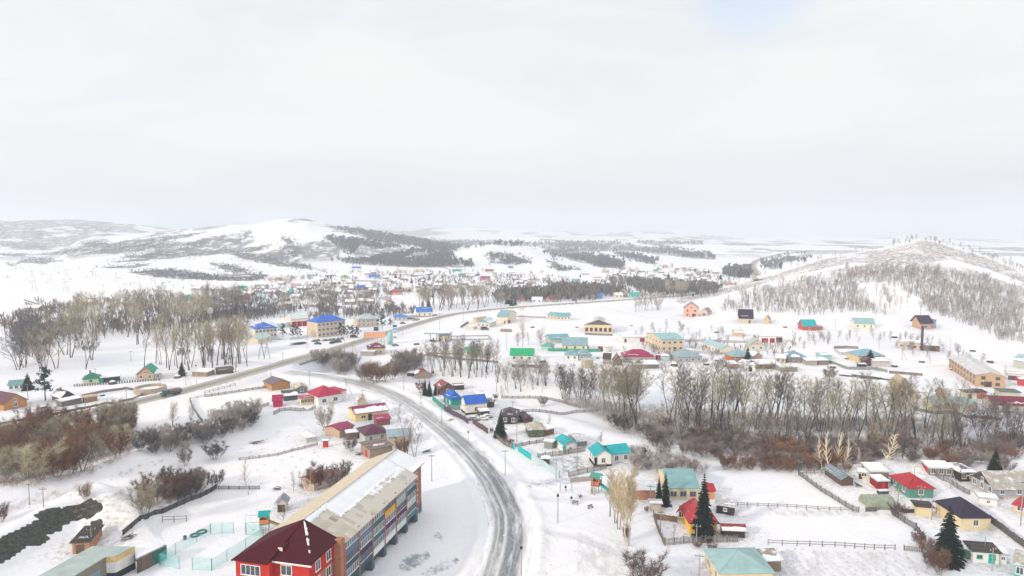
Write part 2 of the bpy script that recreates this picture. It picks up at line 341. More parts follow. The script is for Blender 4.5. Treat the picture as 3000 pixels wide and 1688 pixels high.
SCRUB = [[(0,703),(90,713),(170,716),(150,733),(40,730),(0,722)], [(117,748),(200,730),(240,735),(190,747)], [(50,767),(100,756),(195,762),(130,772)], [(235,713),(290,705),(330,718),(260,722)],
 [(240,730),(390,710),(490,693),(617,680),(560,692),(450,716),(350,730)], [(300,770),(505,745),(680,731),(815,712),(740,735),(580,750),(430,763)], [(260,787),(350,780),(460,770),(390,783)],
 [(377,795),(500,790),(620,808),(740,800),(790,805),(740,825),(580,822),(465,812)], [(610,767),(700,782),(740,800),(660,795)], [(640,732),(775,748),(890,775),(912,795),(835,782),(740,765)],
 [(820,720),(870,745),(880,770),(830,755)], [(60,666),(115,673),(155,686),(115,700)], [(0,658),(25,662),(15,700),(0,700)], [(160,655),(290,660),(320,680),(250,675)], [(350,640),(480,662),(470,670),(380,655)], [(690,690),(735,672),(745,682),(700,700)], [(150,738),(330,722),(480,712),(640,700),(740,690),(700,706),(500,728),(300,745)], [(350,752),(520,728),(700,715),(660,728),(520,745),(420,756)], [(560,705),(640,690),(690,686),(640,702)], [(0,740),(60,742),(100,752),(40,752),(0,748)], [(820,690),(850,700),(880,742),(850,735)], [(20,770),(60,774),(30,778)],
 [(1420,740),(1500,745),(1560,770),(1500,780),(1440,770)], [(1600,760),(1700,790),(1640,795)], [(2000,692),(2120,700),(2050,702)], [(1130,680),(1230,676),(1330,684),(1210,690)], [(2400,705),(2560,712),(2450,716)]]
WOODS = [[(985,666),(1094,683),(1200,696),(1320,706),(1420,710),(1360,722),(1300,738),(1268,728),(1180,716),(1090,702),(1040,690)],
 [(945,690),(1000,700),(1080,706),(1150,722),(1262,738),(1300,760),(1390,778),(1350,785),(1200,783),(1100,778),(1020,770),(1040,745),(1000,720)],
 [(1560,712),(1750,708),(1830,715),(1950,728),(2015,733),(2100,760),(2030,757),(1920,745),(1860,735),(1700,738),(1600,733)],
 [(1590,725),(1700,742),(1790,757),(1830,790),(1760,782),(1680,765),(1600,738)], [(1800,735),(1900,757),(1930,775),(1880,770),(1820,752)], [(1860,706),(2060,711),(2060,717),(1880,716)], [(2120,786),(2190,786),(2200,815),(2140,812)], [(2230,765),(2260,770),(2290,785),(2255,790)], [(2260,765),(2370,742),(2380,750),(2290,772)], [(1215,712),(1330,708),(1560,711),(1580,722),(1400,716),(1330,728),(1290,742),(1268,735)], [(1280,745),(1310,742),(1330,752),(1300,762)]]
GRASSP = [[(2250,850),(2450,790),(2650,760),(2850,790),(3000,840),(3000,900),(2850,850),(2650,820),(2450,840),(2300,870)], [(1980,885),(2200,822),(2400,762),(2600,728),(2700,706),(2790,760),(2650,775),(2500,768),(2350,800),(2150,855),(2000,890)], [(2700,702),(2860,742),(3000,800),(3000,830),(2830,770),(2700,720)], [(230,1470),(420,1425),(520,1460),(480,1490),(330,1500)], [(0,1480),(260,1408),(270,1425),(130,1470),(0,1512)],
 [(2250,1610),(2640,1618),(2740,1688),(2250,1688)], [(2250,1490),(2600,1500),(2560,1512),(2250,1510)], [(1700,1560),(1850,1600),(1880,1688),(1700,1688)], [(300,1500),(400,1540),(330,1580),(290,1550)]]
DIRT = [[(-40,1640),(0,1604),(60,1562),(100,1540),(150,1512),(190,1496),(240,1486),(300,1490),(240,1514),(170,1545),(100,1592),(30,1632),(-10,1655)], [(105,1512),(180,1492),(170,1500),(120,1518)], [(105,1528),(140,1526),(130,1533),(110,1535)], [(85,1590),(130,1570),(130,1590),(95,1600)],
 [(2465,1098),(2540,1101),(2623,1114),(2600,1118),(2540,1112),(2520,1108),(2480,1106)], [(188,1570),(205,1578),(220,1590),(200,1588)]]
WEAR = [[(1165,1668),(1178,1642),(1215,1622),(1255,1616),(1262,1634),(1222,1660),(1190,1674)], [(1235,1682),(1275,1655),(1335,1632),(1345,1645),(1290,1675),(1255,1690)], [(1270,1575),(1282,1558),(1300,1572),(1290,1582)], [(1560,1410),(1700,1400),(1700,1412),(1540,1430)], [(1640,1340),(1700,1335),(1720,1375),(1650,1385)]]
mat = bpy.data.materials.new('snow_ground'); mat.use_nodes = True
def ground_mat():
    nt = mat.node_tree; N = nt.nodes; L = nt.links; b = N['Principled BSDF']; b.inputs['Roughness'].default_value = .85; b.inputs['Specular IOR Level'].default_value = .12
    tc = N.new('ShaderNodeTexCoord')
    def att(n): a = N.new('ShaderNodeAttribute'); a.attribute_name = n; return a.outputs['Fac']
    def noise(s, d=5, scl=None, r=.6):
        n = N.new('ShaderNodeTexNoise'); n.inputs['Scale'].default_value = s; n.inputs['Detail'].default_value = d; n.inputs['Roughness'].default_value = r
        if scl:
            m = N.new('ShaderNodeMapping'); m.inputs['Scale'].default_value = scl[0]; m.inputs['Rotation'].default_value = (0, 0, scl[1]); L.new(tc.outputs['Object'], m.inputs[0]); L.new(m.outputs[0], n.inputs[0])
        else: L.new(tc.outputs['Object'], n.inputs[0])
        return n.outputs[0]
    def mr(s, a, b_, c=0., d=1.):
        x = N.new('ShaderNodeMapRange'); x.inputs[1].default_value = a; x.inputs[2].default_value = b_; x.inputs[3].default_value = c; x.inputs[4].default_value = d; L.new(s, x.inputs[0]); return x.outputs[0]
    def mul(a, b_):
        x = N.new('ShaderNodeMath'); x.operation = 'MULTIPLY'; L.new(a, x.inputs[0]); L.new(b_, x.inputs[1]); return x.outputs[0]
    def mix(f, a, c):
        x = N.new('ShaderNodeMix'); x.data_type = 'RGBA'; L.new(f, x.inputs[0])
        for s, v in ((6, a), (7, c)):
            if isinstance(v, tuple): x.inputs[s].default_value = (*v, 1)
            else: L.new(v, x.inputs[s])
        return x.outputs[2]
    c = mix(mr(noise(.013, 6), .35, .65), (.72, .74, .79), (.80, .785, .77))
    c = mix(mr(noise(.35, 6, r=.7), .45, .8, 0, .35), c, (.70, .73, .80))
    # tufts and stubble poking out of the snow everywhere, thin
    c = mix(mul(mr(noise(.9, 7, r=.75), .66, .74), mr(noise(.02, 4), .5, .62)), c, (.42, .33, .26))
    c = mix(mul(att('grass'), mul(mr(noise(.5, 8, ((1, .28, 1), .5), .75), .41, .56, 0, .9), mr(noise(.03, 4), .28, .5))), c, (.21, .165, .135))
    c = mix(mul(att('scrub'), mr(noise(.045, 9, ((1, .45, 1), .3), .78), .40, .50, 0, .95)), c, (.105, .10, .10))
    c = mix(mul(att('wear'), mr(noise(.28, 9, ((1, 1, 1), .75), .82), .42, .56, 0, .8)), c, (.17, .20, .24))
    c = mix(mul(att('yard'), mr(noise(.8, 7, r=.72), .46, .62, 0, .9)), c, (.47, .46, .46))
    c = mix(mul(att('track'), mr(noise(.4, 5), .25, .6, .2, .8)), c, (.60, .605, .64))
    c = mix(mr(mul(att('dirt'), mr(noise(.45, 7, r=.7), .2, .5, .35, 1)), .22, .34), c, mix(mr(noise(1.4, 6, r=.75), .35, .65), (.012, .017, .016), (.095, .095, .08)))
    L.new(c, b.inputs['Base Color'])
    bp = N.new('ShaderNodeBump'); bp.inputs['Strength'].default_value = .75; bp.inputs['Distance'].default_value = .4; L.new(noise(.55, 8, r=.65), bp.inputs['Height'])
    L.new(bp.outputs[0], b.inputs['Normal'])
ground_mat()
NA = len(aa)
ii, jj = np.meshgrid(np.arange(NR-1), np.arange(NA-1), indexing='ij')
F = np.stack([ii*NA+jj, (ii+1)*NA+jj, (ii+1)*NA+jj+1, ii*NA+jj+1], -1).reshape(-1, 4)[:, ::-1]
V = np.stack([TX, TY, TZ], -1).reshape(-1, 3)
gm = npmesh('snow_ground', V, F, mat, True)
def setatt(n, a):
    at = gm.attributes.new(n, 'FLOAT', 'POINT'); at.data.foreach_set('value', np.ascontiguousarray(a, dtype=np.float32).ravel())
dist = np.hypot(TX, TY)
scr = mask(SCRUB, 12)
farst = sm((dist-1500)/1500)*(fbm(TX/160, TY/330, 77, 4) > .60)*.9*vis*(TZ < 300)
hd_ = sm((fbm(TX/110, TY/300, 78, 5)-.50)/.06)*sm((dist-1300)/200)*sm((TZ-4)/10)*.9*vis
setatt('scrub', np.maximum(np.maximum(scr, mask(WOODS, 6)*.8), np.maximum(farst, hd_*(PX < 1250))))
setatt('grass', np.maximum(np.maximum(mask(GRASSP[:1], 14, 16)*.8, mask(GRASSP[1:3], 10, 15)), mask(GRASSP[3:], 10, 15)*.45)*np.where(dist < 400, .75, 1)); setatt('wear', mask(WEAR, 5, 25))
def band(px_, wd):
    q = [tuple(drop(*p).xy) for p in px_]; d, s, w_ = pline(TX, TY, q, wd, 40); return np.clip(.5+(w_*(.85+.35*fbm(TX/6, TY/6, 91, 3))-d)/.7, 0, 1)
dm = band([(-60,1646),(-10,1620),(60,1578),(110,1552),(160,1525),(205,1504),(250,1490),(292,1489)], [2.3,2.3,2.2,2.0,1.9,1.8,1.7,.7])
for q, wd in (([(105,1512),(140,1502),(176,1494)], [.3,1.4,.4]), ([(108,1531),(140,1529)], [.8,.5]), ([(88,1592),(105,1582),(128,1575)], [1,2,1]), ([(250,1512),(262,1508),(275,1506)], [.4,1,.3]), ([(270,1532),(285,1534),(296,1538)], [.4,1,.3]), ([(2465,1100),(2520,1104),(2580,1110),(2620,1116)], [1,3,2.5,1]), ([(135,1560),(165,1548)], [.5,1])): dm = np.maximum(dm, band(q, wd))
setatt('dirt', dm)
tk = np.zeros(TX.shape)
for q in PATHS: d, s, _ = pline(TX, TY, q, None, 20); tk = np.maximum(tk, np.exp(-(d/1.9)**2))
setatt('track', tk)
setatt('yard', tk*0)
go = newobj('snow_ground', gm); tag(go, kind='structure')
cp = MB(); cp.lathe([(0.01, -1.5), (56, -1.5)], 48); tag(cp.build('near_ground', M('snow')), kind='structure')

# roads -------------------------------------------------------------------------------------
def road_mat(kind):
    m = bpy.data.materials.new(kind); m.use_nodes = True; nt = m.node_tree; N = nt.nodes; L = nt.links; b = N['Principled BSDF']
    b.inputs['Roughness'].default_value = .6
    uv = N.new('ShaderNodeUVMap'); uv.uv_map = 'UVMap'; sp = N.new('ShaderNodeSeparateXYZ'); L.new(uv.outputs[0], sp.inputs[0])
    def nz(sx, sy, d=6, r=.65, off=0):
        mp = N.new('ShaderNodeMapping'); mp.inputs['Scale'].default_value = (sx, sy, 1); mp.inputs['Location'].default_value = (off, off, 0); L.new(uv.outputs[0], mp.inputs[0])
        n = N.new('ShaderNodeTexNoise'); n.inputs['Scale'].default_value = 1; n.inputs['Detail'].default_value = d; n.inputs['Roughness'].default_value = r; L.new(mp.outputs[0], n.inputs[0]); return n.outputs[0]
    def mt(op, *a):
        x = N.new('ShaderNodeMath'); x.operation = op
        for i, v in enumerate(a):
            if isinstance(v, (int, float)): x.inputs[i].default_value = v
            else: L.new(v, x.inputs[i])
        return x.outputs[0]
    def mr(s, a, c, d=0., e_=1.):
        x = N.new('ShaderNodeMapRange'); x.inputs[1].default_value = a; x.inputs[2].default_value = c; x.inputs[3].default_value = d; x.inputs[4].default_value = e_; x.interpolation_type = 'SMOOTHSTEP'; L.new(s, x.inputs[0]); return x.outputs[0]
    def mix(f, a, c):
        x = N.new('ShaderNodeMix'); x.data_type = 'RGBA'
        if isinstance(f, float): x.inputs[0].default_value = f
        else: L.new(f, x.inputs[0])
        for s, v in ((6, a), (7, c)):
            if isinstance(v, tuple): x.inputs[s].default_value = (*v, 1)
            else: L.new(v, x.inputs[s])
        return x.outputs[2]
    U = sp.outputs[0]; Vv = sp.outputs[1]
    base = mix(mr(nz(3, .08), .3, .7), (.47, .46, .45), (.66, .66, .67))
    Uw = mt('ADD', U, mt('MULTIPLY', mt('SUBTRACT', nz(.2, .05, 3, off=9), .5), .10))
    if kind == 'icy_asphalt_road':
        def band(c0, w_): return mr(mt('ABSOLUTE', mt('SUBTRACT', Uw, c0)), w_, w_*.35, 0, 1)
        tr = mt('MAXIMUM', mt('MAXIMUM', band(.56, .16), band(.72, .13)), mt('MAXIMUM', band(.33, .085), mt('MULTIPLY', band(.2, .06), .7)))
        along = mr(Vv, 60, 230, 1., .5)                  # bare asphalt near the viewpoint, packed snow farther on
        k = mt('MULTIPLY', mt('MULTIPLY', tr, along), mr(nz(5, .05, 8, .75, 3), .36, .54))
        c = mix(mt('MULTIPLY', k, .92), base, mix(mr(nz(14, .5, 6, .7), .3, .7), (.10, .115, .125), (.21, .225, .235)))
        edge = mr(mt('ABSOLUTE', mt('SUBTRACT', U, .5)), .30, .46, 0, 1)
        c = mix(mt('MULTIPLY', edge, mr(nz(6, .15, 6), .35, .6)), c, (.82, .83, .86))
    else:
        def band(c0, w_): return mr(mt('ABSOLUTE', mt('SUBTRACT', Uw, c0)), w_, w_*.3, 0, 1)
        tr = mt('MAXIMUM', mt('MAXIMUM', band(.36, .07), band(.62, .09)), mt('MULTIPLY', band(.5, .16), .65))
        base = mix(.8, base, (.34, .30, .25))
        k = mt('MULTIPLY', tr, mr(nz(5, .03, 7, .7, 3), .28, .55))
        c = mix(mt('MULTIPLY', k, .9), base, (.15, .135, .115))
        edge = mr(mt('ABSOLUTE', mt('SUBTRACT', U, .5)), .42, .50, 0, 1)
        c = mix(edge, c, (.80, .80, .82))
    L.new(c, b.inputs['Base Color']); return m
def road(name, pts3, wid, m, dz, kind='structure'):
    P = [np.array(p, float) for p in pts3]; V = []; UV = []; F = []; K = 8; s = 0
    for i, p in enumerate(P):
        q = P[min(i+1, len(P)-1)]-P[max(i-1, 0)]; n = np.array([q[1], -q[0]])/math.hypot(q[0], q[1])
        if i: s += math.hypot(*(P[i]-P[i-1])[:2])
        for k in range(K+1):
            u = k/K; o = (u-.5)*wid; V.append((p[0]+n[0]*o, p[1]+n[1]*o, p[2]+dz+.06*(1-(2*u-1)**2))); UV.append((u, s))
    for i in range(len(P)-1):
        for k in range(K): a = i*(K+1)+k; F.append((a, a+1, a+K+2, a+K+1))
    me = npmesh(name, np.array(V), np.array(F), m, True); uvl = me.uv_layers.new(name='UVMap')
    fa = np.array(F).ravel(); uvl.data.foreach_set('uv', np.array(UV, dtype=np.float32)[fa].ravel())
    o = newobj(name, me); tag(o, kind=kind); return o
road('side_road', [tuple(p) for p in SR3], 10.5, road_mat('icy_asphalt_road'), .16)
road('main_road', [tuple(p) for p in MR3], 12.0, road_mat('sandy_main_road'), .12)
FRp = catmull([tuple(drop(*p)) for p in fr_px], 12)
road('far_road', [tuple(p) for p in FRp], 16, MC.setdefault(('rd',), road_mat('sandy_main_road')), 1.0)
# ------------------------------------------------------------ buildings
WM = {}
FRAMES = {'w': (.80, .80, .80), 'b': (.25, .16, .10), 'g': (.05, .35, .22), 'c': (.70, .62, .42), 'n': (.35, .38, .42)}
def window(parent, x, z, w, h, rot, fr='w', lod=0, y=0.0, n=2):
    """A window on a wall: rot 0 front, 90 right, 180 back, -90 left; the pane is a piece of the frame."""
    key = (round(w, 2), round(h, 2), fr, lod, n)
    if key not in WM:
        f = MB(); t = .12 if lod < 2 else .16
        for a in ((-w/2-t, w/2+t, -.07, 0, -t, 0), (-w/2-t, w/2+t, -.07, 0, h, h+t), (-w/2-t, -w/2, -.07, 0, 0, h), (w/2, w/2+t, -.07, 0, 0, h)): f.box(*a)
        if lod < 2:
            for k in range(1, n): xx = -w/2+w*k/n; f.box(xx-.045, xx+.045, -.06, 0, 0, h)
            f.box(-w/2-t-.08, w/2+t+.08, -.16, -.071, -t-.05, -t+.03)
        g = MB(); g.box(-w/2, w/2, -.03, .02, 0, h)
        WM[key] = (f.mesh(M('plaster', FRAMES[fr]), 'window'), g.mesh(M('glass', (.05, .065, .08)), 'pane'))
    a, b = WM[key]
    o = newobj('window', a, parent, None); p = newobj('pane', b, o)
    o.matrix_parent_inverse = Matrix()
    return o
def put(o, loc, rz): o.location = loc; o.rotation_euler = (0, 0, rz)
def jag(q, u0, u1, v0, v1, t=.22, n=14, seed=0, amp=.12):
    """A slab of lying snow on the part u0..u1, v0..v1 of a roof slope (eave L, eave R, ridge R, ridge L) with a torn edge."""
    r = random.Random(seed); P = [Vector(k) for k in q]; nv = (P[2]-P[0]).cross(P[3]-P[1]).normalized()
    if nv.z < 0: nv = -nv
    def at(u, v): return (P[0]*(1-u)+P[1]*u)*(1-v)+(P[3]*(1-u)+P[2]*u)*v
    V = []; F = []; m = 5; w0 = 0
    for i in range(n+1):
        u = u0+(u1-u0)*i/n; w0 = .6*w0+r.uniform(-amp, amp)
        vb = v1+(w0 if v1 < .97 else 0); va = v0+(r.uniform(-amp, amp)*.5 if v0 > .03 else 0)
        vb = max(min(vb, 1.0), va+.03)
        for k in range(m+1):
            v = va+(vb-va)*k/m; e_ = min(1, 3*min(k, m-k, i, n-i)/2); V.append(tuple(at(u, v)+nv*(.02+t*(.25+.75*e_)*(.8+.4*r.random()))))
    for i in range(n+1):
        for k in (0, m): pass
    for i in range(n):
        for k in range(m): a = i*(m+1)+k; F.append((a, a+m+1, a+m+2, a+1))
    b = MB(); b.v = V; b.f = F
    k0 = len(V); ring = [i*(m+1) for i in range(n+1)]+[n*(m+1)+k for k in range(1, m+1)]+[i*(m+1)+m for i in range(n-1, -1, -1)]+[k for k in range(m-1, 0, -1)]
    for i in ring: b.v.append(tuple(Vector(V[i])-nv*(t*.9)))
    for i in range(len(ring)): j = (i+1) % len(ring); b.f.append((ring[i], ring[j], k0+j, k0+i))
    return b
SNOWM = M('snow')
TOP = {(2814,1552):(9.5,1462),(2661,1459):(9,1389),(2911,1460):(9,1380),(2812,1411):(7,1362),(2722,1393):(5,1364),(2549,1406):(6,1369),(2465,1424):(9,1396),(2850,1647):(3.4,1602),(2972,1688):(7,1622),(2968,1500):(7,1467),
 (2022,1566):(9,1508),(1987,1524):(3,1490),(1959,1464):(14,1374),(1850,1463):(5,1423),(2076,1463):(5,1423),(1744,1369):(7,1319),(1793,1360):(7,1302),(1653,1328):(7,1292),(1692,1309):(8,1277),(1549,1282):(7,1236),(1468,1243):(9,1196),(1506,1236):(4,1213),
 (1534,1240):(4,1221),(1366,1216):(7,1157),(1324,1190):(8,1144),(1290,1158):(8,1123),(1218,1110):(6,1086),(797,1145):(10,1114),(868,1154):(8,1131),(800,1194):(5,1157),(933,1189):(11,1130),(1041,1236):(9,1186),(995,1285):(7,1242),(1070,1300):(9,1244),
 (1138,1306):(7,1268),(1084,1346):(7,1302),(12,1204):(10,1154),(25,1147):(6,1113),(244,1129):(7,1092),(400,1115):(9,1075),(2110,1722):(10,1613),(213,1624):(7,1567),(811,1501):(3,1461),(920,1440):(6,1392),(2078,1676):(4,1640)}
USED = []
def house(A, B, d, h, t, wall, roof, label, name='house', cat='house', rh=2.2, rd='x', win=(0, 0), st=1, snow=0., plinth=None, chim=0, fr='w', gable=None, door=None, ov=.45, wk='plaster', rk='roof', group=None, z=None, fascia=None, gwin=0, wz=1.0, wsz=(1.1, 1.35), antenna=0, doors=None, lod=None, back=0):
    a = drop(*A); b = drop(*B)
    if B[1] == A[1]: pass
    w = math.hypot(b.x-a.x, b.y-a.y); rz = math.atan2(b.y-a.y, b.x-a.x)
    bz = min(a.z, b.z)
    if A in TOP:          # ridge height from where the ridge is seen
        d, ty = TOP[A]; oy = d/2 if (rd == 'x' and t in ('gable', 'gamb')) or t == 'hip' else -ov if t == 'gable' else d+ov
        Yr = (a.y+b.y)/2+math.cos(rz)*oy; v = (844-ty)/FPX; rh = max(.5, CAMH+Yr*(v*CT-ST_)/(CT+v*ST_)-bz-h)
        if rh < .9 and t != 'shed': h -= .9-rh; rh = .9
    elif math.hypot(a.x, a.y) < 330: d *= .72; rh *= .75
    D = math.hypot(a.x, a.y); lod = (0 if D < 330 else 1 if D < 620 else 2) if lod is None else lod
    base = min(a.z, b.z)
    loc = Vector(((a.x+b.x)/2, (a.y+b.y)/2, base)); sd_ = random.Random(int(A[0]*7+A[1]*13))
    H = empty(name, loc, rz); tag(H, label, cat, group); USED.append((loc.x-math.sin(rz)*d/2, loc.y+math.cos(rz)*d/2, max(w, d)*.62))
    wm = M(wk, wall); x0, x1 = -w/2, w/2; y0, y1 = 0, d
    bt = MB(); foot = -2.2 if lod < 2 else -4
    if plinth is not None:
        MB().box(x0-.06, x1+.06, y0-.06, y1+.06, foot, .75).build('plinth', M('plaster', plinth), H); foot = .752
    bt.box(x0, x1, y0, y1, foot, h).build('wall', wm, H)
    rm = M(rk, roof); gm_ = M('wood' if gable else wk, gable or wall); th = .14
    slopes = []; roofm = MB(); gb = MB()
    e = ov; X0, X1, Y0, Y1 = x0-e, x1+e, y0-e, y1+e
    if t == 'gable':
        if rd == 'x':
            k = rh/(d/2); ze = h-k*e; ym = d/2
            slopes = [[(X0, Y0, ze), (X1, Y0, ze), (X1, ym, h+rh), (X0, ym, h+rh)], [(X1, Y1, ze), (X0, Y1, ze), (X0, ym, h+rh), (X1, ym, h+rh)]]
            for xx, s_ in ((x0, 1), (x1, -1)):
                n = len(gb.v); gb.v += [(xx, y0, h), (xx, y1, h), (xx, ym, h+rh), (xx+s_*.15, y0, h), (xx+s_*.15, y1, h), (xx+s_*.15, ym, h+rh)]
                gb.f += [(n, n+1, n+2), (n+5, n+4, n+3), (n, n+2, n+5, n+3), (n+1, n+4, n+5, n+2)]
        else:
            k = rh/(w/2); ze = h-k*e
            slopes = [[(X0, Y1, ze), (X0, Y0, ze), (0, Y0, h+rh), (0, Y1, h+rh)], [(X1, Y0, ze), (X1, Y1, ze), (0, Y1, h+rh), (0, Y0, h+rh)]]
            for yy, s_ in ((y0, 1), (y1, -1)):
                n = len(gb.v); gb.v += [(x0, yy, h), (x1, yy, h), (0, yy, h+rh), (x0, yy+s_*.15, h), (x1, yy+s_*.15, h), (0, yy+s_*.15, h+rh)]
                gb.f += [(n, n+1, n+2), (n+5, n+4, n+3), (n, n+2, n+5, n+3), (n+1, n+4, n+5, n+2)]
    elif t == 'hip':
        ze = h-.1; zr = h+rh
        if (X1-X0) >= (Y1-Y0):
            q = (Y1-Y0)/2; ra, rb = (X0+q, (Y0+Y1)/2, zr), (X1-q, (Y0+Y1)/2, zr)
            if X1-X0-2*q < .5: ra = rb = ((X0+X1)/2, (Y0+Y1)/2, zr); rb = (rb[0]+.02, rb[1], rb[2])
            slopes = [[(X0, Y0, ze), (X1, Y0, ze), rb, ra], [(X1, Y1, ze), (X0, Y1, ze), ra, rb], [(X0, Y1, ze), (X0, Y0, ze), ra, (ra[0], ra[1]+.01, ra[2])], [(X1, Y0, ze), (X1, Y1, ze), rb, (rb[0], rb[1]-.01, rb[2])]]
        else:
            q = (X1-X0)/2; ra, rb = ((X0+X1)/2, Y0+q, zr), ((X0+X1)/2, Y1-q, zr)
            slopes = [[(X0, Y0, ze), (X1, Y0, ze), ra, (ra[0]-.01, ra[1], ra[2])], [(X1, Y1, ze), (X0, Y1, ze), rb, (rb[0]+.01, rb[1], rb[2])], [(X0, Y1, ze), (X0, Y0, ze), ra, rb], [(X1, Y0, ze), (X1, Y1, ze), rb, ra]]
    elif t == 'shed':          # low at the front, high at the back
        slopes = [[(X0, Y0, h+.02), (X1, Y0, h+.02), (X1, Y1, h+rh), (X0, Y1, h+rh)]]
        for xx in (x0, x1-.15):
            n = len(gb.v); gb.v += [(xx, y0, h), (xx, y1, h), (xx, y1, h+rh*.96), (xx+.15, y0, h), (xx+.15, y1, h), (xx+.15, y1, h+rh*.96)]
            gb.f += [(n, n+2, n+1), (n+3, n+4, n+5), (n+1, n+2, n+5, n+4), (n, n+3, n+5, n+2)]
    elif t == 'gamb':
        P_ = [(Y0, h), (d*.2, h+rh*.62), (d*.5, h+rh), (d*.8, h+rh*.62), (Y1, h)] if rd == 'x' else [(X0, h), (x0+w*.2, h+rh*.62), (0, h+rh), (x1-w*.2, h+rh*.62), (X1, h)]
        for (a_, za), (b_, zb) in zip(P_, P_[1:]):
            if rd == 'x': slopes.append([(X0, a_, za), (X1, a_, za), (X1, b_, zb), (X0, b_, zb)])
            else: slopes.append([(a_, Y1, za), (a_, Y0, za), (b_, Y0, zb), (b_, Y1, zb)])
        for c0, c1 in (((x0, x0+.15), (x1-.15, x1)) if rd == 'x' else ((y0, y0+.15), (y1-.15, y1))):
            n = len(gb.v); m_ = len(P_)
            for cc in (c0, c1) if isinstance(c0, float) else (c0, c1):
                gb.v += [((cc, max(min(p, d), 0), q-.05) if rd == 'x' else (max(min(p, x1), x0), cc, q-.05)) for p, q in P_]
            gb.f += [tuple(n+i for i in range(m_)), tuple(n+m_+i for i in reversed(range(m_)))]
    else: slopes = [[(X0, Y0, h), (X1, Y0, h), (X1, Y1, h+.12), (X0, Y1, h+.12)]]
    for q in slopes: roofm.slab(q, th)
    ro = roofm.build('roof', rm, H)
    if gb.v:                                       # one gable at each end
        m_ = len(gb.v)//2; fh_ = len(gb.f)//2
        for q_ in (0, 1):
            g1 = MB(); g1.v = gb.v[q_*m_:(q_+1)*m_]; g1.f = [tuple(k-q_*m_ for k in f) for f in gb.f[q_*fh_:(q_+1)*fh_]]; g1.build('gable', gm_, H)
    if snow > 0:
        for i, q in enumerate(slopes):
            if lod == 2 and i > 1: continue
            r_ = sd_.random()
            u0, u1 = (0.02, .98) if snow > .35 else ((.05+.4*r_), (.5+.45*r_))
            qq = [Vector(k)+Vector((0, 0, th)) for k in q]
            jag(qq, u0, u1, .0 if snow > .3 else .25, min(1, snow*(.85+.3*r_)), t=.2, n=12 if lod < 2 else 7, seed=int(A[0]+i*9)).build('roof_snow', SNOWM, ro, smooth=True)
    if fascia:
        f_ = MB(); zf = h-.22
        f_.box(X0, X1, Y0-.03, Y0, zf-.05, zf+.2).box(X0-.03, X0, Y0, Y1, zf-.05, zf+.2).box(X1, X1+.03, Y0, Y1, zf-.05, zf+.2); f_.build('fascia', M('plaster', fascia), H)
    z0 = wz+(.3 if plinth is not None else 0); fh = (h-.2)/st; ww, wh = wsz; wh = min(wh, fh-.9)
    for s in range(st):
        zz = z0+s*fh
        for i in range(win[0]):
            x = x0+w*(i+.5)/win[0] if win[0] > 1 else x0+w*.5
            o = window(H, 0, 0, ww, wh, 0, fr, lod); put(o, (x, -.003, zz), 0)
        for i in range(win[1]):
            y = d*(i+.5)/win[1]
            if A[0] > 1500: o = window(H, 0, 0, ww, wh, -90, fr, lod); put(o, (x0-.003, y, zz), -math.pi/2)
            else: o = window(H, 0, 0, ww, wh, 90, fr, lod); put(o, (x1+.003, y, zz), math.pi/2)
            if len(win) > 2 and win[2]: 
                o = window(H, 0, 0, ww, wh, 90, fr, lod); sgn = 1 if A[0] > 1500 else -1
                put(o, ((x1+.003) if sgn > 0 else (x0-.003), y, zz), math.pi/2 if sgn > 0 else -math.pi/2)
    if gwin and rh > 1.2: 
        o = window(H, 0, 0, .9, .9, 0, fr, lod)
        if rd == 'y': put(o, (0, -.003, h+.25), 0)
        else: put(o, ((x0-.003) if A[0] > 1500 else (x1+.003), d/2, h+.25), -math.pi/2 if A[0] > 1500 else math.pi/2)
    for dd in ([door] if door else [])+(doors or []):    # (x fraction, width, height, colour[, side])
        fx, dw, dh, dc = dd[:4]; xx = x0+w*fx
        dr = MB().box(-dw/2, dw/2, -.06, 0, -.3, dh).build('door', M('wood' if dc[0] < .2 and dc[1] < .15 else 'plaster', dc), H)
        if len(dd) > 4 and dd[4] == 'L': put(dr, (x0-.003, d*fx, 0), -math.pi/2)
        elif len(dd) > 4: put(dr, (x1+.003, d*fx, 0), math.pi/2)
        else: put(dr, (xx, -.003, 0), 0)
        if lod == 0: MB().box(dw/2-.22, dw/2-.14, -.12, -.06, 1.0, 1.25).build('handle', M('metal', (.3, .3, .3)), dr)
    for i in range(chim):
        xx = x0+w*(.35+.3*i)*(1+.2*sd_.random()); c = MB().box(xx-.3, xx+.3, d*.5-.3+.6, d*.5+.9, h+rh*.3, h+rh+.9); c.box(xx-.38, xx+.38, d*.5+.22, d*.5+.98, h+rh+.901, h+rh+1.02)
        c.build('chimney', M('brick', (.32, .13, .09)), ro)
    if antenna: MB().tube((x0+w*.6, d*.5, h+rh-.3), (x0+w*.6, d*.5, h+rh+2.2), .05, k=4).build('stovepipe', M('metal', (.3, .3, .32)), ro)
    return H
# colours
RED=(.42,.02,.03); CRIM=(.45,.012,.06); MAG=(.30,.015,.09); PLUM=(.10,.02,.05); DPUR=(.025,.014,.04); BLUE=(.012,.12,.55); TEAL=(.0,.40,.44); GRN=(.01,.33,.15); DGRN=(.01,.20,.13)
GT=(.22,.40,.42); GG=(.30,.40,.40); SL=(.40,.37,.32); DK=(.06,.05,.05); BRN=(.16,.09,.07); CR=(.72,.60,.38); WH=(.78,.77,.74); TAN=(.52,.40,.25); OR=(.62,.30,.12); GRY=(.36,.37,.40); LOG=(.16,.11,.08); DLOG=(.04,.035,.03); YEL=(.80,.50,.08); PNK=(.72,.40,.30)
h_ = house
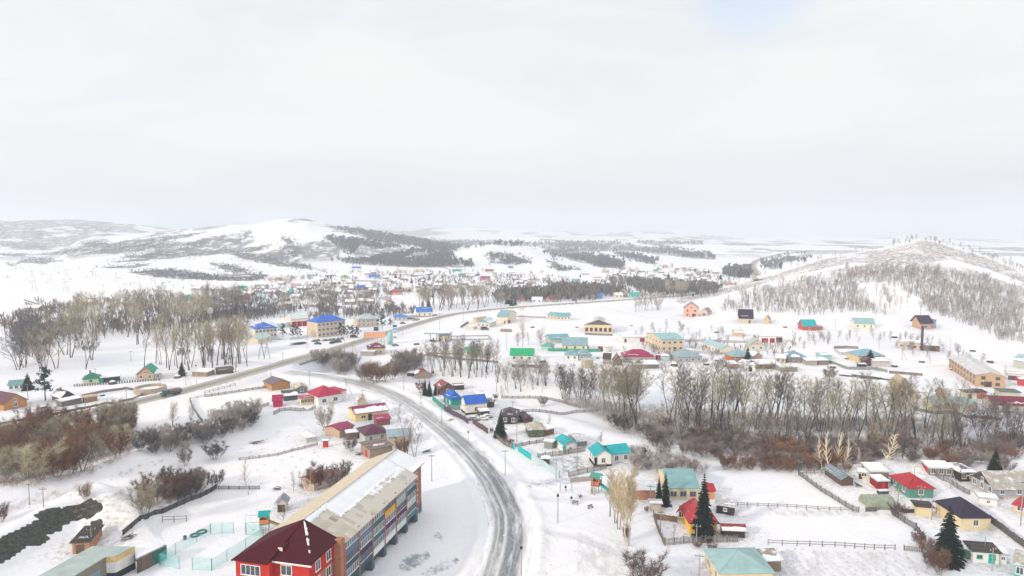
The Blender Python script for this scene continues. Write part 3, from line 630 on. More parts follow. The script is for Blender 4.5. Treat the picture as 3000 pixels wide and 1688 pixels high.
# --- lower right yards
h_((2814,1552),(2901,1552),15,3.0,'hip',CR,DPUR,'cream house with a dark purple hip roof beside a tall spruce',win=(1,0),rk='roofpl',rh=4.0,plinth=None,chim=0)
h_((2684,1510),(2731,1514),4.5,2.3,'flat',CR,DK,'low cream annex with a flat dark roof next to the purple-roofed house',name='annex',cat='annex',rk='wood')
h_((2661,1459),(2734,1459),13,2.7,'hip',(.13,.33,.27),RED,'teal-green plank house with a bright red hip roof and white windows',win=(1,2),wk='wood',rh=4.4,antenna=1,rk='roofpl')
h_((2911,1460),(3060,1461),11,3.0,'gable',GRY,SL,'big grey house with turquoise corners and a weathered slate roof',win=(3,3),rk='slate',rh=3.9,gable=(.09,.08,.06),gwin=1,ov=.7,plinth=(.5,.42,.36))
h_((2812,1411),(2858,1411),8,2.8,'hip',DLOG,(.16,.16,.17),'old black log house with a snow-striped hip roof and pale window frames',win=(2,1),wk='wood',fr='c',rk='slate',rh=3.4,snow=.5)
h_((2722,1393),(2791,1399),6,2.4,'shed',(.28,.24,.19),SL,'long grey plank shed with one red door under a snowy roof',name='shed',cat='shed',wk='wood',rh=.5,snow=1,win=(3,0),doors=[(.5,2.6,2.1,(.55,.02,.03),'L')])
h_((2549,1406),(2603,1406),7,2.3,'shed',(.30,.25,.19),SL,'wide stone-grey shed with a smooth snow roof by the pale birches',name='shed',cat='shed',wk='wood',rh=1.0,snow=1,rk='slate')
h_((2514,1403),(2548,1406),4,1.9,'shed',(.62,.57,.48),SL,'small whitewashed lean-to joined to the left of the wide snow-roofed shed',name='shed',cat='shed',rh=.6,snow=1,win=(1,0),door=(.2,.9,1.5,(.04,.03,.03)))
h_((2465,1424),(2499,1422),15,2.4,'gable',(.15,.10,.07),(.20,.25,.29),'narrow dark barn with a patched blue-grey metal roof',name='barn',cat='barn',wk='wood',rd='y',rh=1.5,snow=.2)
h_((2571,1434),(2602,1432),5,2.2,'shed',(.28,.02,.03),SL,'dark red shed with a snowy lid, behind the red-roofed green house',name='shed',cat='shed',rh=.5,snow=1,door=(.5,1.0,1.9,(.5,.03,.04)))
h_((2850,1647),(2926,1652),5,2.4,'shed',WH,DK,'whitewashed outbuilding with a turquoise door and dark pitched roof',name='outbuilding',cat='outbuilding',rh=1.6,door=(.72,1.3,2.0,(.02,.45,.40)),win=(2,0),fr='g',rk='wood',antenna=1,wsz=(.9,.6))
h_((2812,1633),(2846,1641),4,2.1,'shed',(.16,.34,.26),SL,'green-boarded shed left of the whitewashed outbuilding',name='shed',cat='shed',wk='wood',rh=.5,snow=1)
h_((2928,1652),(2948,1654),4,2.2,'flat',WH,SL,'small white lean-to right of the turquoise door',name='lean_to',cat='shed',snow=1,win=(1,0),wsz=(.6,.6))
h_((2972,1688),(3060,1716),9,3.0,'gable',(.03,.42,.36),SL,'turquoise house with a tan slate roof cut off by the bottom right corner',win=(3,0),rk='slate',rh=2.6)
h_((2968,1500),(3050,1524),8,2.5,'hip',(.62,.48,.34),RED,'beige house with a red hip roof at the right edge of the village lane',win=(2,1),rh=2.6)
h_((2868,1482),(2921,1486),4,2.2,'flat',WH,SL,'low whitewashed shed with a flat snowy roof before the big grey house',name='shed',cat='shed',snow=1,win=(1,0),wsz=(.6,.7))
h_((2243,1676),(2288,1674),5,2.3,'shed',(.34,.26,.17),(.30,.26,.20),'weathered plank woodshed with a corrugated roof near the pale teal house',name='shed',cat='shed',wk='wood',rh=.9,snow=.5,rk='slate')
h_((2110,1722),(2262,1722),11,3.2,'hip',CR,(.33,.50,.50),'cream house with a pale green-grey hip roof at the bottom edge',win=(4,2),rk='roofpl',rh=3.9)
h_((2078,1676),(2105,1684),6,2.2,'flat',WH,SL,'glazed porch hut with a snowy top left of the pale green roof',name='porch_hut',cat='shed',snow=1,win=(2,1),wsz=(1.0,.9))
h_((2022,1566),(2099,1566),13,3.0,'gable',YEL,RED,'bright yellow house with a red gable roof behind the tallest spruce',rd='y',rh=3.2,win=(2,0),fascia=(.4,.03,.03),gable=(.35,.03,.03),chim=1,fr='c')
h_((1987,1524),(2006,1528),4,2.6,'gable',YEL,RED,'small yellow annex with its own red roof left of the yellow house',name='annex',cat='annex',rd='y',rh=1.4,win=(1,0))
h_((1959,1464),(2044,1464),17,3.3,'gable',CR,GT,'wide cream house with a huge blue-grey metal roof',rd='x',rh=5.0,win=(3,0),fr='n',rk='roofpl',wsz=(1.5,1.2),antenna=1)
h_((1850,1463),(1919,1464),8,2.6,'shed',(.42,.15,.07),(.62,.66,.68),'low brick wing with a whitish metal roof left of the blue-grey roof',name='brick_wing',cat='annex',wk='brick',rh=1.0,rk='roofpl')
h_((2076,1463),(2092,1463),9,2.8,'gable',OR,RED,'narrow orange hut with a scarlet roof right of the blue-grey roof',name='hut',cat='hut',rd='x',rh=2.2,rk='roofpl')
h_((1744,1369),(1791,1366),12,3.6,'gable',WH,TEAL,'white house with a turquoise gable roof and black plinth',rd='y',rh=2.9,win=(1,3,1),plinth=(.03,.03,.03),rk='roofpl',door=(.03,.8,3,(.02,.02,.02)))
h_((1793,1360),(1846,1352),9,3.2,'gable',WH,TEAL,'long turquoise-roofed wing behind the tan poplars',name='house_wing',cat='annex',rd='x',rh=3.0,win=(2,0),rk='roofpl')
h_((1653,1328),(1689,1324),10,2.8,'gable',WH,TEAL,'small white cottage with a turquoise gable roof and turquoise door',name='cottage',rd='y',rh=2.2,win=(1,2),rk='roofpl',wsz=(.7,.8),door=(.0,.9,2.4,(.0,.42,.46)),gable=WH)
h_((1692,1309),(1720,1306),12,2.2,'gable',(.32,.33,.33),(.55,.56,.56),'grey barn with a pale sheet roof behind the small turquoise cottage',name='barn',cat='barn',rd='x',rh=1.0,wk='wood',snow=.3,rk='slate')
h_((1594,1312),(1617,1316),5,2.2,'shed',(.30,.33,.31),(.5,.52,.52),'grey-green board shed left of the turquoise cottage',name='shed',cat='shed',wk='wood',rh=.4,snow=.5)
h_((1587,1361),(1609,1362),4,1.7,'flat',(.13,.14,.14),DK,'little dark box shed beside the pale aqua fence',name='shed',cat='shed',wk='wood',snow=.9)
h_((1549,1282),(1596,1280),9,2.7,'hip',LOG,(.46,.42,.34),'brown log cottage with green window trim and a tan hip roof',name='log_cottage',win=(2,2),wk='wood',fr='g',rk='slate',rh=2.6)
h_((1598,1278),(1623,1272),5,2.1,'shed',(.22,.13,.10),SL,'snow-topped plank lean-to on the right side of the log cottage',name='lean_to',cat='shed',wk='wood',rh=.7,snow=1)
h_((1468,1243),(1516,1242),11,3.1,'hip',DLOG,(.07,.055,.065),'black log house with a dark snow-striped hip roof',win=(2,2),wk='wood',rk='roofpl',rh=3.4,snow=.16)
h_((1506,1236),(1530,1238),6,2.3,'gable',DLOG,(.04,.035,.045),'black gabled shed right behind the black log house',name='shed',cat='shed',wk='wood',rd='y',rh=2.0)
h_((1534,1240),(1561,1239),6,1.6,'gable',(.10,.06,.05),(.08,.05,.06),'dark violet gabled shed right of the black log house',name='shed',cat='shed',wk='wood',rd='y',rh=1.9,snow=.2)
h_((1366,1216),(1425,1209),8,4.4,'gable',(.80,.76,.68),BLUE,'tall white house with a vivid blue gable roof above the road bend',rd='x',rh=3.2,win=(1,0),plinth=(.04,.035,.035),rk='roofpl',fr='c')
h_((1324,1190),(1352,1186),8,2.8,'hip',(.02,.36,.33),BLUE,'turquoise cottage with a blue hip roof behind the tall white one',name='cottage',win=(0,0,0),rk='roofpl',rh=2.9,snow=.1,doors=[(.25,1,1.9,WH,'L'),(.7,1,1.9,WH,'L')])
h_((1290,1158),(1333,1153),9,2.9,'gable',(.17,.12,.10),(.26,.05,.05),'brown log house with a dull red gable roof beside two spruces',rd='y',rh=2.6,win=(1,0),wk='wood',fr='w',snow=.3)
h_((1333,1142),(1360,1142),5,2.2,'flat',(.07,.06,.07),DK,'dark board shed on the snow behind the brown log house',name='shed',cat='shed',wk='wood',snow=.6)
h_((1218,1110),(1262,1107),7,2.3,'gable',(.36,.28,.24),(.24,.03,.04),'red-gabled hut with snowy lean-tos at the far end of the lane',name='hut',cat='hut',rd='y',rh=2.2,snow=.6)
h_((1193,1102),(1209,1103),4,1.6,'flat',(.09,.09,.10),DK,'tiny grey shed left of the red-gabled hut',name='shed',cat='shed',wk='wood',snow=.9)
h_((1408,1223),(1434,1221),5,2.2,'flat',(.10,.11,.10),DK,'dark shed with a thick snow cap between blue roof and black log house',name='shed',cat='shed',wk='wood',snow=1)
h_((1427,1194),(1445,1194),4,2.2,'flat',(.10,.10,.10),DK,'small black shed off the right corner of the tall blue-roofed house',name='shed',cat='shed',wk='wood',snow=.3)
h_((1414,1184),(1441,1180),12,2.2,'shed',(.6,.6,.58),(.62,.62,.60),'long low barn under whitish sheets behind the vivid blue roof',name='barn',cat='barn',rh=1.6,snow=.9,rk='slate')
# --- cluster left of the side road
h_((797,1145),(850,1138),11,2.8,'gable',OR,(.16,.12,.14),'timber gabled house with orange planks and a grey-brown roof by the junction',rd='y',rh=4.2,wk='wood',gable=(.62,.32,.15),rk='roofpl')
h_((868,1154),(901,1151),10,2.4,'gable',(.24,.25,.25),TAN,'grey cottage with a tan gable roof between timber house and crimson roofs',name='cottage',rd='y',rh=2.4,wk='wood',snow=.3,win=(1,0),rk='slate')
h_((832,1176),(872,1171),10,2.0,'shed',(.12,.13,.14),(.05,.05,.06),'long dark shed with snow stripes across its roof',name='shed',cat='shed',wk='wood',rh=1.1,snow=.55)
h_((800,1194),(826,1192),6,2.8,'gable',(.42,.02,.09),(.40,.015,.08),'tiny crimson hut with crimson roof standing alone on the snow field',name='hut',cat='hut',rd='x',rh=2.2,rk='roofpl',doors=[(.5,1.2,1.6,WH,'L')])
h_((933,1189),(1000,1178),12,3.6,'hip',WH,CRIM,'large white house with a many-sided crimson roof',win=(2,0),rh=5.2,rk='roofpl',wsz=(1.6,1.4),fascia=(.7,.68,.66))
h_((1000,1172),(1014,1168),10,3.6,'shed',WH,CRIM,'low crimson-roofed end wing right of the large white house',name='house_wing',cat='annex',rh=.8,rk='roof')
h_((882,1188),(918,1184),6,2.8,'flat',CR,(.42,.05,.10),'glazed cream sunroom with a flat crimson roof left of the white house',name='sunroom',cat='annex',win=(4,0),wsz=(1.0,1.3),fr='c',snow=.2)
h_((1041,1236),(1136,1223),11,3.0,'gable',YEL if 0 else (.75,.60,.30),MAG,'long yellow building with a magenta roof half under a snow sheet',name='long_building',cat='building',rd='x',rh=3.6,win=(2,0),snow=.55,rk='roofpl',wsz=(1.6,.9),door=(.45,1.5,2.3,(.03,.06,.06)),gable=(.55,.42,.28))
h_((995,1285),(1036,1270),10,3.0,'gable',(.58,.42,.28),MAG,'brick-beige shed with a magenta roof below the yellow building',name='shed',cat='shed',rd='x',rh=1.4,wk='brick',rk='roofpl')
h_((1016,1290),(1048,1286),5,2.4,'flat',(.20,.14,.11),SL,'brown plank shed with a beige snow lid between magenta and plum roofs',name='shed',cat='shed',wk='wood',snow=.8)
h_((1070,1300),(1136,1291),11,3.0,'hip',(.45,.47,.42),PLUM,'grey-green house with a dark plum hip roof',win=(2,0),rh=3.3,rk='roofpl',fr='w')
h_((1138,1306),(1206,1300),9,2.8,'shed',(.55,.47,.36),(.30,.42,.45),'beige barn with a flat blue-grey sheet roof behind the pale frosted tree',name='barn',cat='barn',rh=1.0,rk='roofpl')
h_((1084,1346),(1150,1332),9,3.0,'shed',(.38,.28,.20),(.22,.17,.15),'old brick shed with a ragged snowy roof at the apartment block',name='shed',cat='shed',wk='brick',rh=.4,snow=.3,doors=[(.4,1.6,2.4,(.5,.05,.04),'L')],rk='wood')
h_((1103,1248),(1143,1244),6,2.2,'shed',(.30,.10,.08),(.33,.015,.10),'magenta-roofed shed by the lower corner of the yellow building',name='shed',cat='shed',wk='wood',rh=.9,snow=.3)
h_((946,1311),(960,1311),1.4,2.1,'flat',(.5,.04,.04),DK,'tiny red privy standing alone in the snowy garden',name='privy',cat='privy',snow=.9)
h_((898,1297),(928,1292),6,1.6,'hip',(.62,.60,.54),(.6,.6,.58),'snow-covered white garden pavilion above the footprints',name='pavilion',cat='pavilion',rh=1.5,snow=1)
h_((920,1440),(988,1418),8,3.0,'gable',(.52,.42,.33),(.30,.04,.05),'cottage with a dark red roof hidden behind bare trees and the long block',name='cottage',rd='x',rh=2.4,win=(2,0),rk='roofpl')
h_((811,1501),(838,1500),3.2,2.6,'gable',(.62,.58,.50),(.30,.33,.38),'little open garden hut with a grey gable roof',name='garden_hut',cat='hut',rd='y',rh=1.5,door=(.5,1.8,1.9,(.10,.08,.06)))
h_((1048,1188),(1072,1187),7,2.2,'gable',(.45,.38,.30),(.52,.46,.36),'beige snow-dusted hut right behind the magenta roof',name='hut',cat='hut',rd='y',rh=1.6,snow=.4)
# --- lower left
h_((213,1624),(262,1619),14,2.6,'shed',(.52,.22,.09),(.05,.045,.045),'orange brick shed with a dark tar roof behind the concrete pole',name='brick_shed',cat='shed',wk='brick',rh=1.0,rk='wood',snow=.1,door=(.45,1.7,2.0,(.16,.11,.07)))
# --- left fields
h_((12,1204),(80,1190),12,2.8,'gable',OR,(.13,.05,.06),'orange house with a dark maroon gable roof at the left edge',rd='y',rh=4.2,wk='wood',gable=(.62,.30,.12),win=(1,0),gwin=1,rk='roofpl')
h_((25,1147),(72,1143),8,2.8,'gable',WH,(.16,.36,.36),'white cottage with a teal-grey roof beside a small spruce',name='cottage',rd='x',rh=2.4,win=(3,0),rk='roofpl')
h_((244,1129),(289,1125),9,2.8,'hip',(.62,.70,.52),DGRN,'pale yellow-green cottage with a dark green hip roof',name='cottage',win=(1,0),rh=3.4,rk='roofpl',chim=1)
h_((289,1124),(303,1122),3,2.4,'flat',(.02,.42,.28),SL,'bright green gate house next to the green hip roof',name='gate_house',cat='gate',snow=.8)
h_((303,1121),(352,1116),7,2.2,'shed',(.06,.08,.09),SL,'open dark shed with a wide snow roof right of the green gate',name='shed',cat='shed',wk='wood',rh=.9,snow=1)
h_((400,1115),(452,1113),10,3.0,'gable',(.50,.43,.30),(.02,.36,.25),'khaki house with a green roof and an orange attic gable',rd='y',rh=3.6,win=(2,0),gable=(.70,.36,.20),gwin=1,fr='w',rk='roofpl')
h_((454,1113),(471,1112),8,2.8,'shed',(.50,.43,.30),(.6,.62,.6),'khaki side wing with a snowy roof right of the orange attic',name='annex',cat='annex',rh=.8,snow=1,win=(1,0))
h_((180,1180),(218,1172),8,2.2,'gable',(.10,.09,.09),(.12,.11,.12),'old black house under lumpy snow near the roadside pine',wk='wood',rd='y',rh=2.2,snow=.7,chim=1)
h_((180,1193),(240,1181),5,2.2,'shed',(.20,.20,.18),SL,'long grey shed with a clean white roof before the old black house',name='shed',cat='shed',wk='wood',rh=.7,snow=1)
h_((251,1181),(286,1174),5,2.2,'flat',(.42,.25,.15),TAN,'tan plank shed standing by the roadside pole on the left',name='shed',cat='shed',wk='wood',snow=.3)
h_((563,1103),(606,1104),6,2.2,'shed',(.40,.28,.20),SL,'brown shed with a white roof right of the dark pointed spruce',name='shed',cat='shed',wk='wood',rh=.6,snow=1)
h_((640,1098),(684,1093),5,2.0,'gable',(.16,.11,.11),(.12,.08,.09),'ruined dark barn with a sagging roof beside the main road',name='barn',cat='barn',wk='wood',rd='x',rh=1.2,snow=.2)
# --- administrative group and across the main road
h_((931,990),(1012,980),14,10.2,'hip',(.62,.50,.38),BLUE,'three-storey beige public building with a bright blue hip roof',name='public_building',cat='building',rh=3.6,win=(7,0),st=3,rk='roof',fr='w',wsz=(1.6,1.5))
h_((748,992),(812,988),14,6.5,'hip',(.66,.62,.50),BLUE,'two-storey cream building with a snow-streaked blue hip roof',name='public_building',cat='building',rh=3.4,win=(6,0),st=2,rk='roof',snow=.15,wsz=(1.4,1.4))
h_((852,958),(903,955),18,6.0,'gable',(.76,.66,.56),(.62,.70,.70),'white garage hall with three dark red doors',name='garage_hall',cat='garage',rd='x',rh=2.6,doors=[(.2,3.4,3.8,(.28,.02,.04)),(.5,3.4,3.8,(.28,.02,.04)),(.8,3.4,3.8,(.28,.02,.04))],rk='roofpl')
h_((812,962),(850,957),8,3.2,'shed',(.6,.7,.74),(.7,.75,.78),'low snow-roofed wing between the blue-streaked roof and the garage hall',name='annex',cat='annex',rh=1,snow=1)
h_((1047,960),(1110,956),14,6.0,'hip',(.52,.44,.36),(.42,.50,.50),'two-storey tan house with a grey-green hip roof right of the blue-roofed block',name='public_building',cat='building',rh=3.0,win=(5,0),st=2,snow=.1)
h_((600,990),(686,990),24,4.6,'gable',(.60,.48,.36),(.66,.64,.64),'large tan hall with a broad snowy roof among bare trees',name='hall',cat='building',rd='x',rh=3.6,win=(6,0),snow=.85)
h_((756,1008),(795,999),9,3.2,'gable',(.68,.60,.46),(.50,.62,.60),'small cream hut with a pale green roof at the parking lot corner',name='hut',cat='hut',rd='x',rh=2.0,win=(2,0))
h_((1221,929),(1267,927),12,4.0,'gamb',(.80,.78,.74),(.02,.16,.55),'white barn-shaped shop with a rounded blue roof by the main road',name='shop',cat='shop',rd='x',rh=3.4,win=(3,0),snow=.25,plinth=(.4,.2,.15))
h_((1153,940),(1190,940),10,3.0,'hip',(.50,.55,.60),(.02,.20,.60),'low kiosk shop with a blue roof behind the roadside pines',name='shop',cat='shop',rh=1.8,win=(3,0))
h_((1192,934),(1217,931),7,2.4,'shed',(.6,.6,.6),(.6,.62,.64),'grey shed with a snow roof between the two blue-roofed shops',name='shed',cat='shed',rh=.6,snow=.8)
h_((1457,947),(1487,948),22,5.0,'gamb',(.78,.68,.54),(.24,.40,.44),'tall cream barn with a blue-grey gambrel roof',name='barn',cat='barn',rd='x',rh=4.0,rk='roofpl')
h_((1397,958),(1434,960),12,3.6,'gable',(.62,.58,.54),(.56,.64,.66),'white workshop with a pale blue gable',name='workshop',cat='workshop',rd='y',rh=2.6,win=(3,0),gable=(.22,.44,.52),snow=.4)
h_((1386,947),(1396,948),12,4.2,'flat',(.62,.50,.34),(.6,.55,.5),'beige box building left of the white workshop',name='box_building',cat='building',win=(0,0))
h_((1366,965),(1387,966),5,2.2,'flat',(.66,.60,.48),(.6,.6,.6),'cream shed with a snow top beside the workshop yard',name='shed',cat='shed',snow=1)
h_((1477,948),(1492,948),4,2.0,'flat',(.30,.05,.05),(.2,.1,.1),'little maroon container in front of the cream gambrel barn',name='container',cat='container')
h_((1370,1047),(1409,1046),9,2.8,'gable',(.62,.64,.56),(.03,.38,.16),'green-roofed cottage half hidden by the riverside trees',name='cottage',rd='x',rh=2.6,win=(2,0),rk='roofpl')
h_((1495,1056),(1562,1058),9,3.2,'gable',WH,(.01,.42,.17),'long white house with a bright emerald roof',rd='x',rh=3.0,win=(3,0),snow=0.,rk='roofpl')
h_((1563,1058),(1572,1058),7,2.6,'flat',WH,(.7,.7,.7),'white porch block on the right end of the emerald-roofed house',name='porch',cat='annex',snow=1)
h_((1648,1026),(1721,1026),12,3.2,'gable',(.72,.72,.46),(.26,.42,.46),'pale yellow house with a long teal-grey roof and two roof windows',rd='x',rh=3.6,win=(3,0),rk='roofpl')
h_((1612,1006),(1668,1004),10,2.8,'gable',(.5,.5,.46),(.14,.40,.45),'teal-roofed barn behind the pale yellow house',name='barn',cat='barn',rd='x',rh=2.2,rk='roofpl',snow=.2)
h_((1585,1026),(1616,1027),6,2.6,'hip',(.40,.60,.50),(.12,.38,.32),'mint-green garage with a green hip roof left of the pale yellow house',name='garage',cat='garage',rh=1.8)
h_((1656,1056),(1693,1056),9,3,'hip',WH,GT,'white half of the teal-roofed pair behind the green fence',rh=2.4,win=(2,0),rk='roofpl')
h_((1695,1056),(1733,1056),9,3,'hip',(.36,.40,.42),GT,'grey half of the teal-roofed pair behind the green fence',rh=2.4,win=(2,0),rk='roofpl',snow=.15)
h_((1824,1003),(1894,1002),10,3.2,'flat',WH,(.6,.62,.64),'long white service building with a dark red door at its right end',name='service_building',cat='building',snow=.8,doors=[(.12,1.4,2.2,(.1,.08,.08)),(.82,3,2.6,(.35,.03,.05))])
h_((1937,1029),(2002,1028),25,7.0,'gable',(.66,.52,.36),(.30,.52,.54),'two-storey sand-coloured office block with a teal sheet roof',name='office_block',cat='building',rd='x',rh=1.9,win=(4,5),st=2,rk='roofpl',wsz=(1.5,1.4),door=(.6,1.6,2.4,(.06,.05,.05)))
h_((2003,928),(2047,927),13,7.2,'gable',PNK,(.24,.24,.26),'pink two-storey villa with a grey gable roof at the hill foot',name='villa',rd='y',rh=4.6,win=(2,0),st=2,wk='plaster',gwin=1,door=(.63,1.6,2.8,(.12,.06,.05)),fr='b')
h_((2053,926),(2072,925),9,3.8,'gable',(.60,.48,.42),(.28,.28,.30),'small gabled garage right of the pink villa',name='garage',cat='garage',rd='y',rh=3,door=(.5,2.8,2.5,(.2,.17,.16)))
h_((2165,947),(2206,947),12,4,'gable',(.60,.52,.42),DPUR,'house with a big navy roof on the slope',rd='x',rh=6,rk='roofpl',door=(.75,1.4,2.4,(.1,.06,.05)),snow=.12)
h_((2239,947),(2254,948),7,3.0,'gable',(.68,.46,.28),(.3,.2,.15),'tiny tan gabled hut right of the navy roof',name='hut',cat='hut',rd='y',rh=2.6)
h_((2353,968),(2392,969),9,3.4,'gable',(.50,.08,.07),TEAL,'brick-red house with a turquoise roof and white-framed window',rd='x',rh=4,win=(1,0),gwin=0,rk='roofpl')
h_((2503,962),(2562,962),9,3.6,'gable',(.76,.74,.58),(.30,.46,.50),'white house with a blue-grey roof under the birch slope',rd='x',rh=3.4,win=(3,0),rk='roofpl')
h_((2696,965),(2728,965),10,5.2,'gable',(.58,.34,.20),DPUR,'half-built brick villa with a dark violet roof on the slope',name='villa',rd='x',rh=4.2,rk='roofpl',wk='brick',win=(1,0),wsz=(2.4,1.6),ov=1.2)
h_((2729,962),(2742,961),8,5.6,'shed',(.4,.42,.44),(.04,.10,.17),'glazed dark wing right of the half-built violet-roofed villa',name='house_wing',cat='annex',rh=.9,rk='roofpl')
h_((2633,1020),(2708,1026),10,4.0,'flat',(.58,.46,.36),(.6,.6,.6),'boiler house of beige blocks beneath the tall black chimney',name='boiler_house',cat='building',snow=.9,win=(4,0),wsz=(1.8,1.4))
h_((2710,1028),(2752,1031),9,3.4,'flat',(.20,.10,.08),(.4,.4,.4),'dark red shed wing right of the tall black chimney',name='shed',cat='shed',snow=.9,door=(.5,3.5,2.6,(.08,.07,.06)))
h_((2858,1132),(2944,1138),46,5.4,'gable',(.58,.38,.22),(.60,.59,.58),'very long tan warehouse of two storeys with a snowy roof',name='warehouse',cat='warehouse',rd='y',rh=1.5,win=(2,9),st=2,snow=0,wk='brick',rk='slate',door=(.42,2.8,2.6,(.10,.06,.05)),fr='b',wsz=(1.5,1.2))
h_((2515,1061),(2592,1061),12,3.4,'hip',(.64,.50,.28),(.22,.42,.50),'tan house with a blue roof behind the solitary round spruce',rh=2.8,win=(3,0),rk='roofpl')
h_((2557,1074),(2606,1074),7,2.6,'shed',(.55,.50,.48),SL,'snow-covered shed in front of the blue-roofed tan house',name='shed',cat='shed',rh=.8,snow=1)
h_((2533,1072),(2556,1072),5,2.8,'gable',(.12,.06,.07),(.13,.05,.07),'small dark plum gabled shed below the round spruce',name='shed',cat='shed',rd='y',rh=1.6,wk='wood')
h_((2517,1081),(2538,1081),4,2.4,'flat',(.05,.05,.07),DK,'black shed at the foot of the plum gable',name='shed',cat='shed',wk='wood',snow=.8)
h_((2408,1055),(2436,1055),8,2.6,'flat',(.30,.55,.52),(.5,.6,.6),'pale turquoise flat building left of the long wall',name='outbuilding',cat='outbuilding',snow=.6)
h_((2908,1208),(3020,1212),12,3.2,'gable',(.46,.43,.36),(.20,.02,.04),'long house with a dark maroon roof at the right edge of the grove',rd='x',rh=3.2,win=(4,0),snow=.2,rk='roofpl')
h_((2735,1205),(2840,1206),10,2.9,'gable',(.46,.45,.33),(.20,.33,.37),'long low house with a grey-teal roof behind the poplars',rd='x',rh=2.8,win=(5,0),snow=.25,rk='roofpl')
h_((2842,1205),(2862,1206),6,3.0,'gamb',(.40,.38,.30),(.30,.55,.45),'mint-capped end bay on the right of the grey-teal roof',name='annex',cat='annex',rd='y',rh=1.6)
h_((2662,1167),(2717,1170),6,2.8,'shed',WH,SL,'white shed row with dark openings between the poplar crowns',name='shed_row',cat='shed',rh=.7,snow=1,doors=[(.1,1.6,2,(.05,.06,.07)),(.5,2.2,1.8,(.2,.2,.18))])
h_((2832,1168),(2862,1169),5,2.6,'flat',(.6,.55,.45),DK,'cream garage with black top left in the shed row above the maroon roof',name='garage',cat='garage',rk='wood',door=(.3,1.6,2,(.05,.05,.05)))
h_((2864,1169),(2890,1170),5,3.0,'flat',(.38,.18,.10),DK,'rust-brown garage in the shed row above the maroon roof',name='garage',cat='garage',rk='wood',door=(.5,2.2,2.2,(.3,.08,.04)))
h_((2931,1170),(2989,1171),6,3.2,'flat',(.50,.50,.38),(.12,.15,.13),'olive-grey garage block with three little windows by the maroon roof',name='garage',cat='garage',win=(3,0),rk='wood',wsz=(1.3,.7))
h_((2630,1149),(2668,1149),8,3.2,'gable',(.42,.34,.20),(.42,.33,.22),'ochre gabled barn peeping above the poplar crowns',name='barn',cat='barn',rd='y',rh=3.2,wk='wood')
h_((2752,1170),(2772,1171),6,2.6,'gable',(.38,.24,.12),(.3,.2,.12),'small brown hut among the tops of the right poplars',name='hut',cat='hut',rd='y',rh=1.6,wk='wood')
h_((2968,1076),(3020,1084),8,4.0,'gable',(.45,.48,.42),(.30,.46,.48),'teal-roofed house at the right edge below the birch slope',rd='x',rh=2.6,snow=.4)
h_((2952,1112),(3005,1117),6,3.0,'flat',WH,SL,'white garages with dark doors right of the long tan warehouse',name='garage',cat='garage',snow=.9,doors=[(.2,2.6,2.2,(.12,.10,.10)),(.5,2.6,2.2,(.35,.04,.08))])
h_((2985,1130),(3030,1134),5,3.0,'flat',(.5,.05,.08),(.5,.2,.2),'crimson shed at the right edge near the white garages',name='shed',cat='shed',snow=.6)
h_((1828,1062),(1915,1062),11,3.2,'hip',(.42,.37,.34),(.34,.01,.09),'long house with a crimson-magenta hip roof in the middle row',rh=3.0,win=(6,0),rk='roofpl',snow=.05)
h_((1985,1062),(2056,1062),11,3.2,'hip',(.42,.42,.44),(.28,.40,.42),'grey house with a teal-grey hip roof right of the magenta one',rh=3.0,win=(4,0),rk='roofpl')
h_((2146,1063),(2206,1063),11,3.4,'hip',(.52,.16,.06),(.26,.42,.44),'rust-orange house with a teal-grey roof next to a dark spruce',rh=3.0,win=(3,0),rk='roofpl',fr='w')
h_((2112,1038),(2147,1037),22,3.6,'gable',(.78,.72,.60),(.38,.56,.62),'white long hall with a light blue roof and a row of side windows',name='hall',cat='building',rd='y',rh=1.6,win=(0,6),rk='roofpl')
h_((2196,1027),(2240,1027),9,3.4,'gable',(.60,.56,.46),(.42,.46,.46),'cream cottage with a broad grey gable and attic window',name='cottage',rd='y',rh=3.4,win=(2,0),gwin=1,gable=(.62,.58,.48))
h_((2228,1004),(2290,1004),8,4.0,'flat',WH,(.6,.62,.62),'white garage block with three maroon doors',name='garage',cat='garage',snow=1,doors=[(.2,4,2.8,(.3,.02,.04)),(.55,3,2.8,(.3,.02,.04)),(.88,4,3.4,(.12,.03,.06))])
h_((1861,1082),(1931,1080),7,2.2,'shed',(.24,.22,.20),SL,'long brown shed under snow below the crimson-magenta roof',name='shed',cat='shed',wk='wood',rh=1,snow=1)
h_((1858,1080),(1882,1080),6,2.4,'gable',(.22,.22,.20),(.30,.30,.28),'grey-gabled shed end left of the long brown snow shed',name='shed',cat='shed',rd='y',wk='wood',rh=2.2,snow=.4)
h_((1767,1066),(1788,1066),6,2.6,'shed',(.35,.32,.3),(.09,.05,.05),'shed with a tilted dark brown roof left of the tan poplar tops',name='shed',cat='shed',rh=2,rk='wood')
h_((1798,1070),(1822,1070),7,2.2,'gable',(.24,.17,.13),(.20,.14,.11),'brown wooden barn with a steep gable left of the magenta roof',name='barn',cat='barn',rd='y',wk='wood',rh=3.2)
h_((1714,1080),(1738,1079),6,4.2,'flat',(.46,.40,.30),(.5,.48,.44),'square khaki block on the bank behind the tree row',name='block',cat='building')
h_((2136,1080),(2162,1080),6,2.2,'shed',(.35,.24,.2),SL,'snow-roofed brown shed left of the white garages behind the grove',name='shed',cat='shed',rh=.7,snow=1)
h_((2162,1078),(2186,1080),8,3.0,'flat',WH,SL,'white shed with a grey gate, upper one of the pair behind the grove',name='shed',cat='shed',snow=1,door=(.5,2,2,(.35,.38,.38)))
h_((2186,1088),(2212,1089),8,3.0,'flat',WH,SL,'white shed with a black gate, lower one of the pair behind the grove',name='shed',cat='shed',snow=1,door=(.5,1.6,2.2,(.06,.05,.05)))
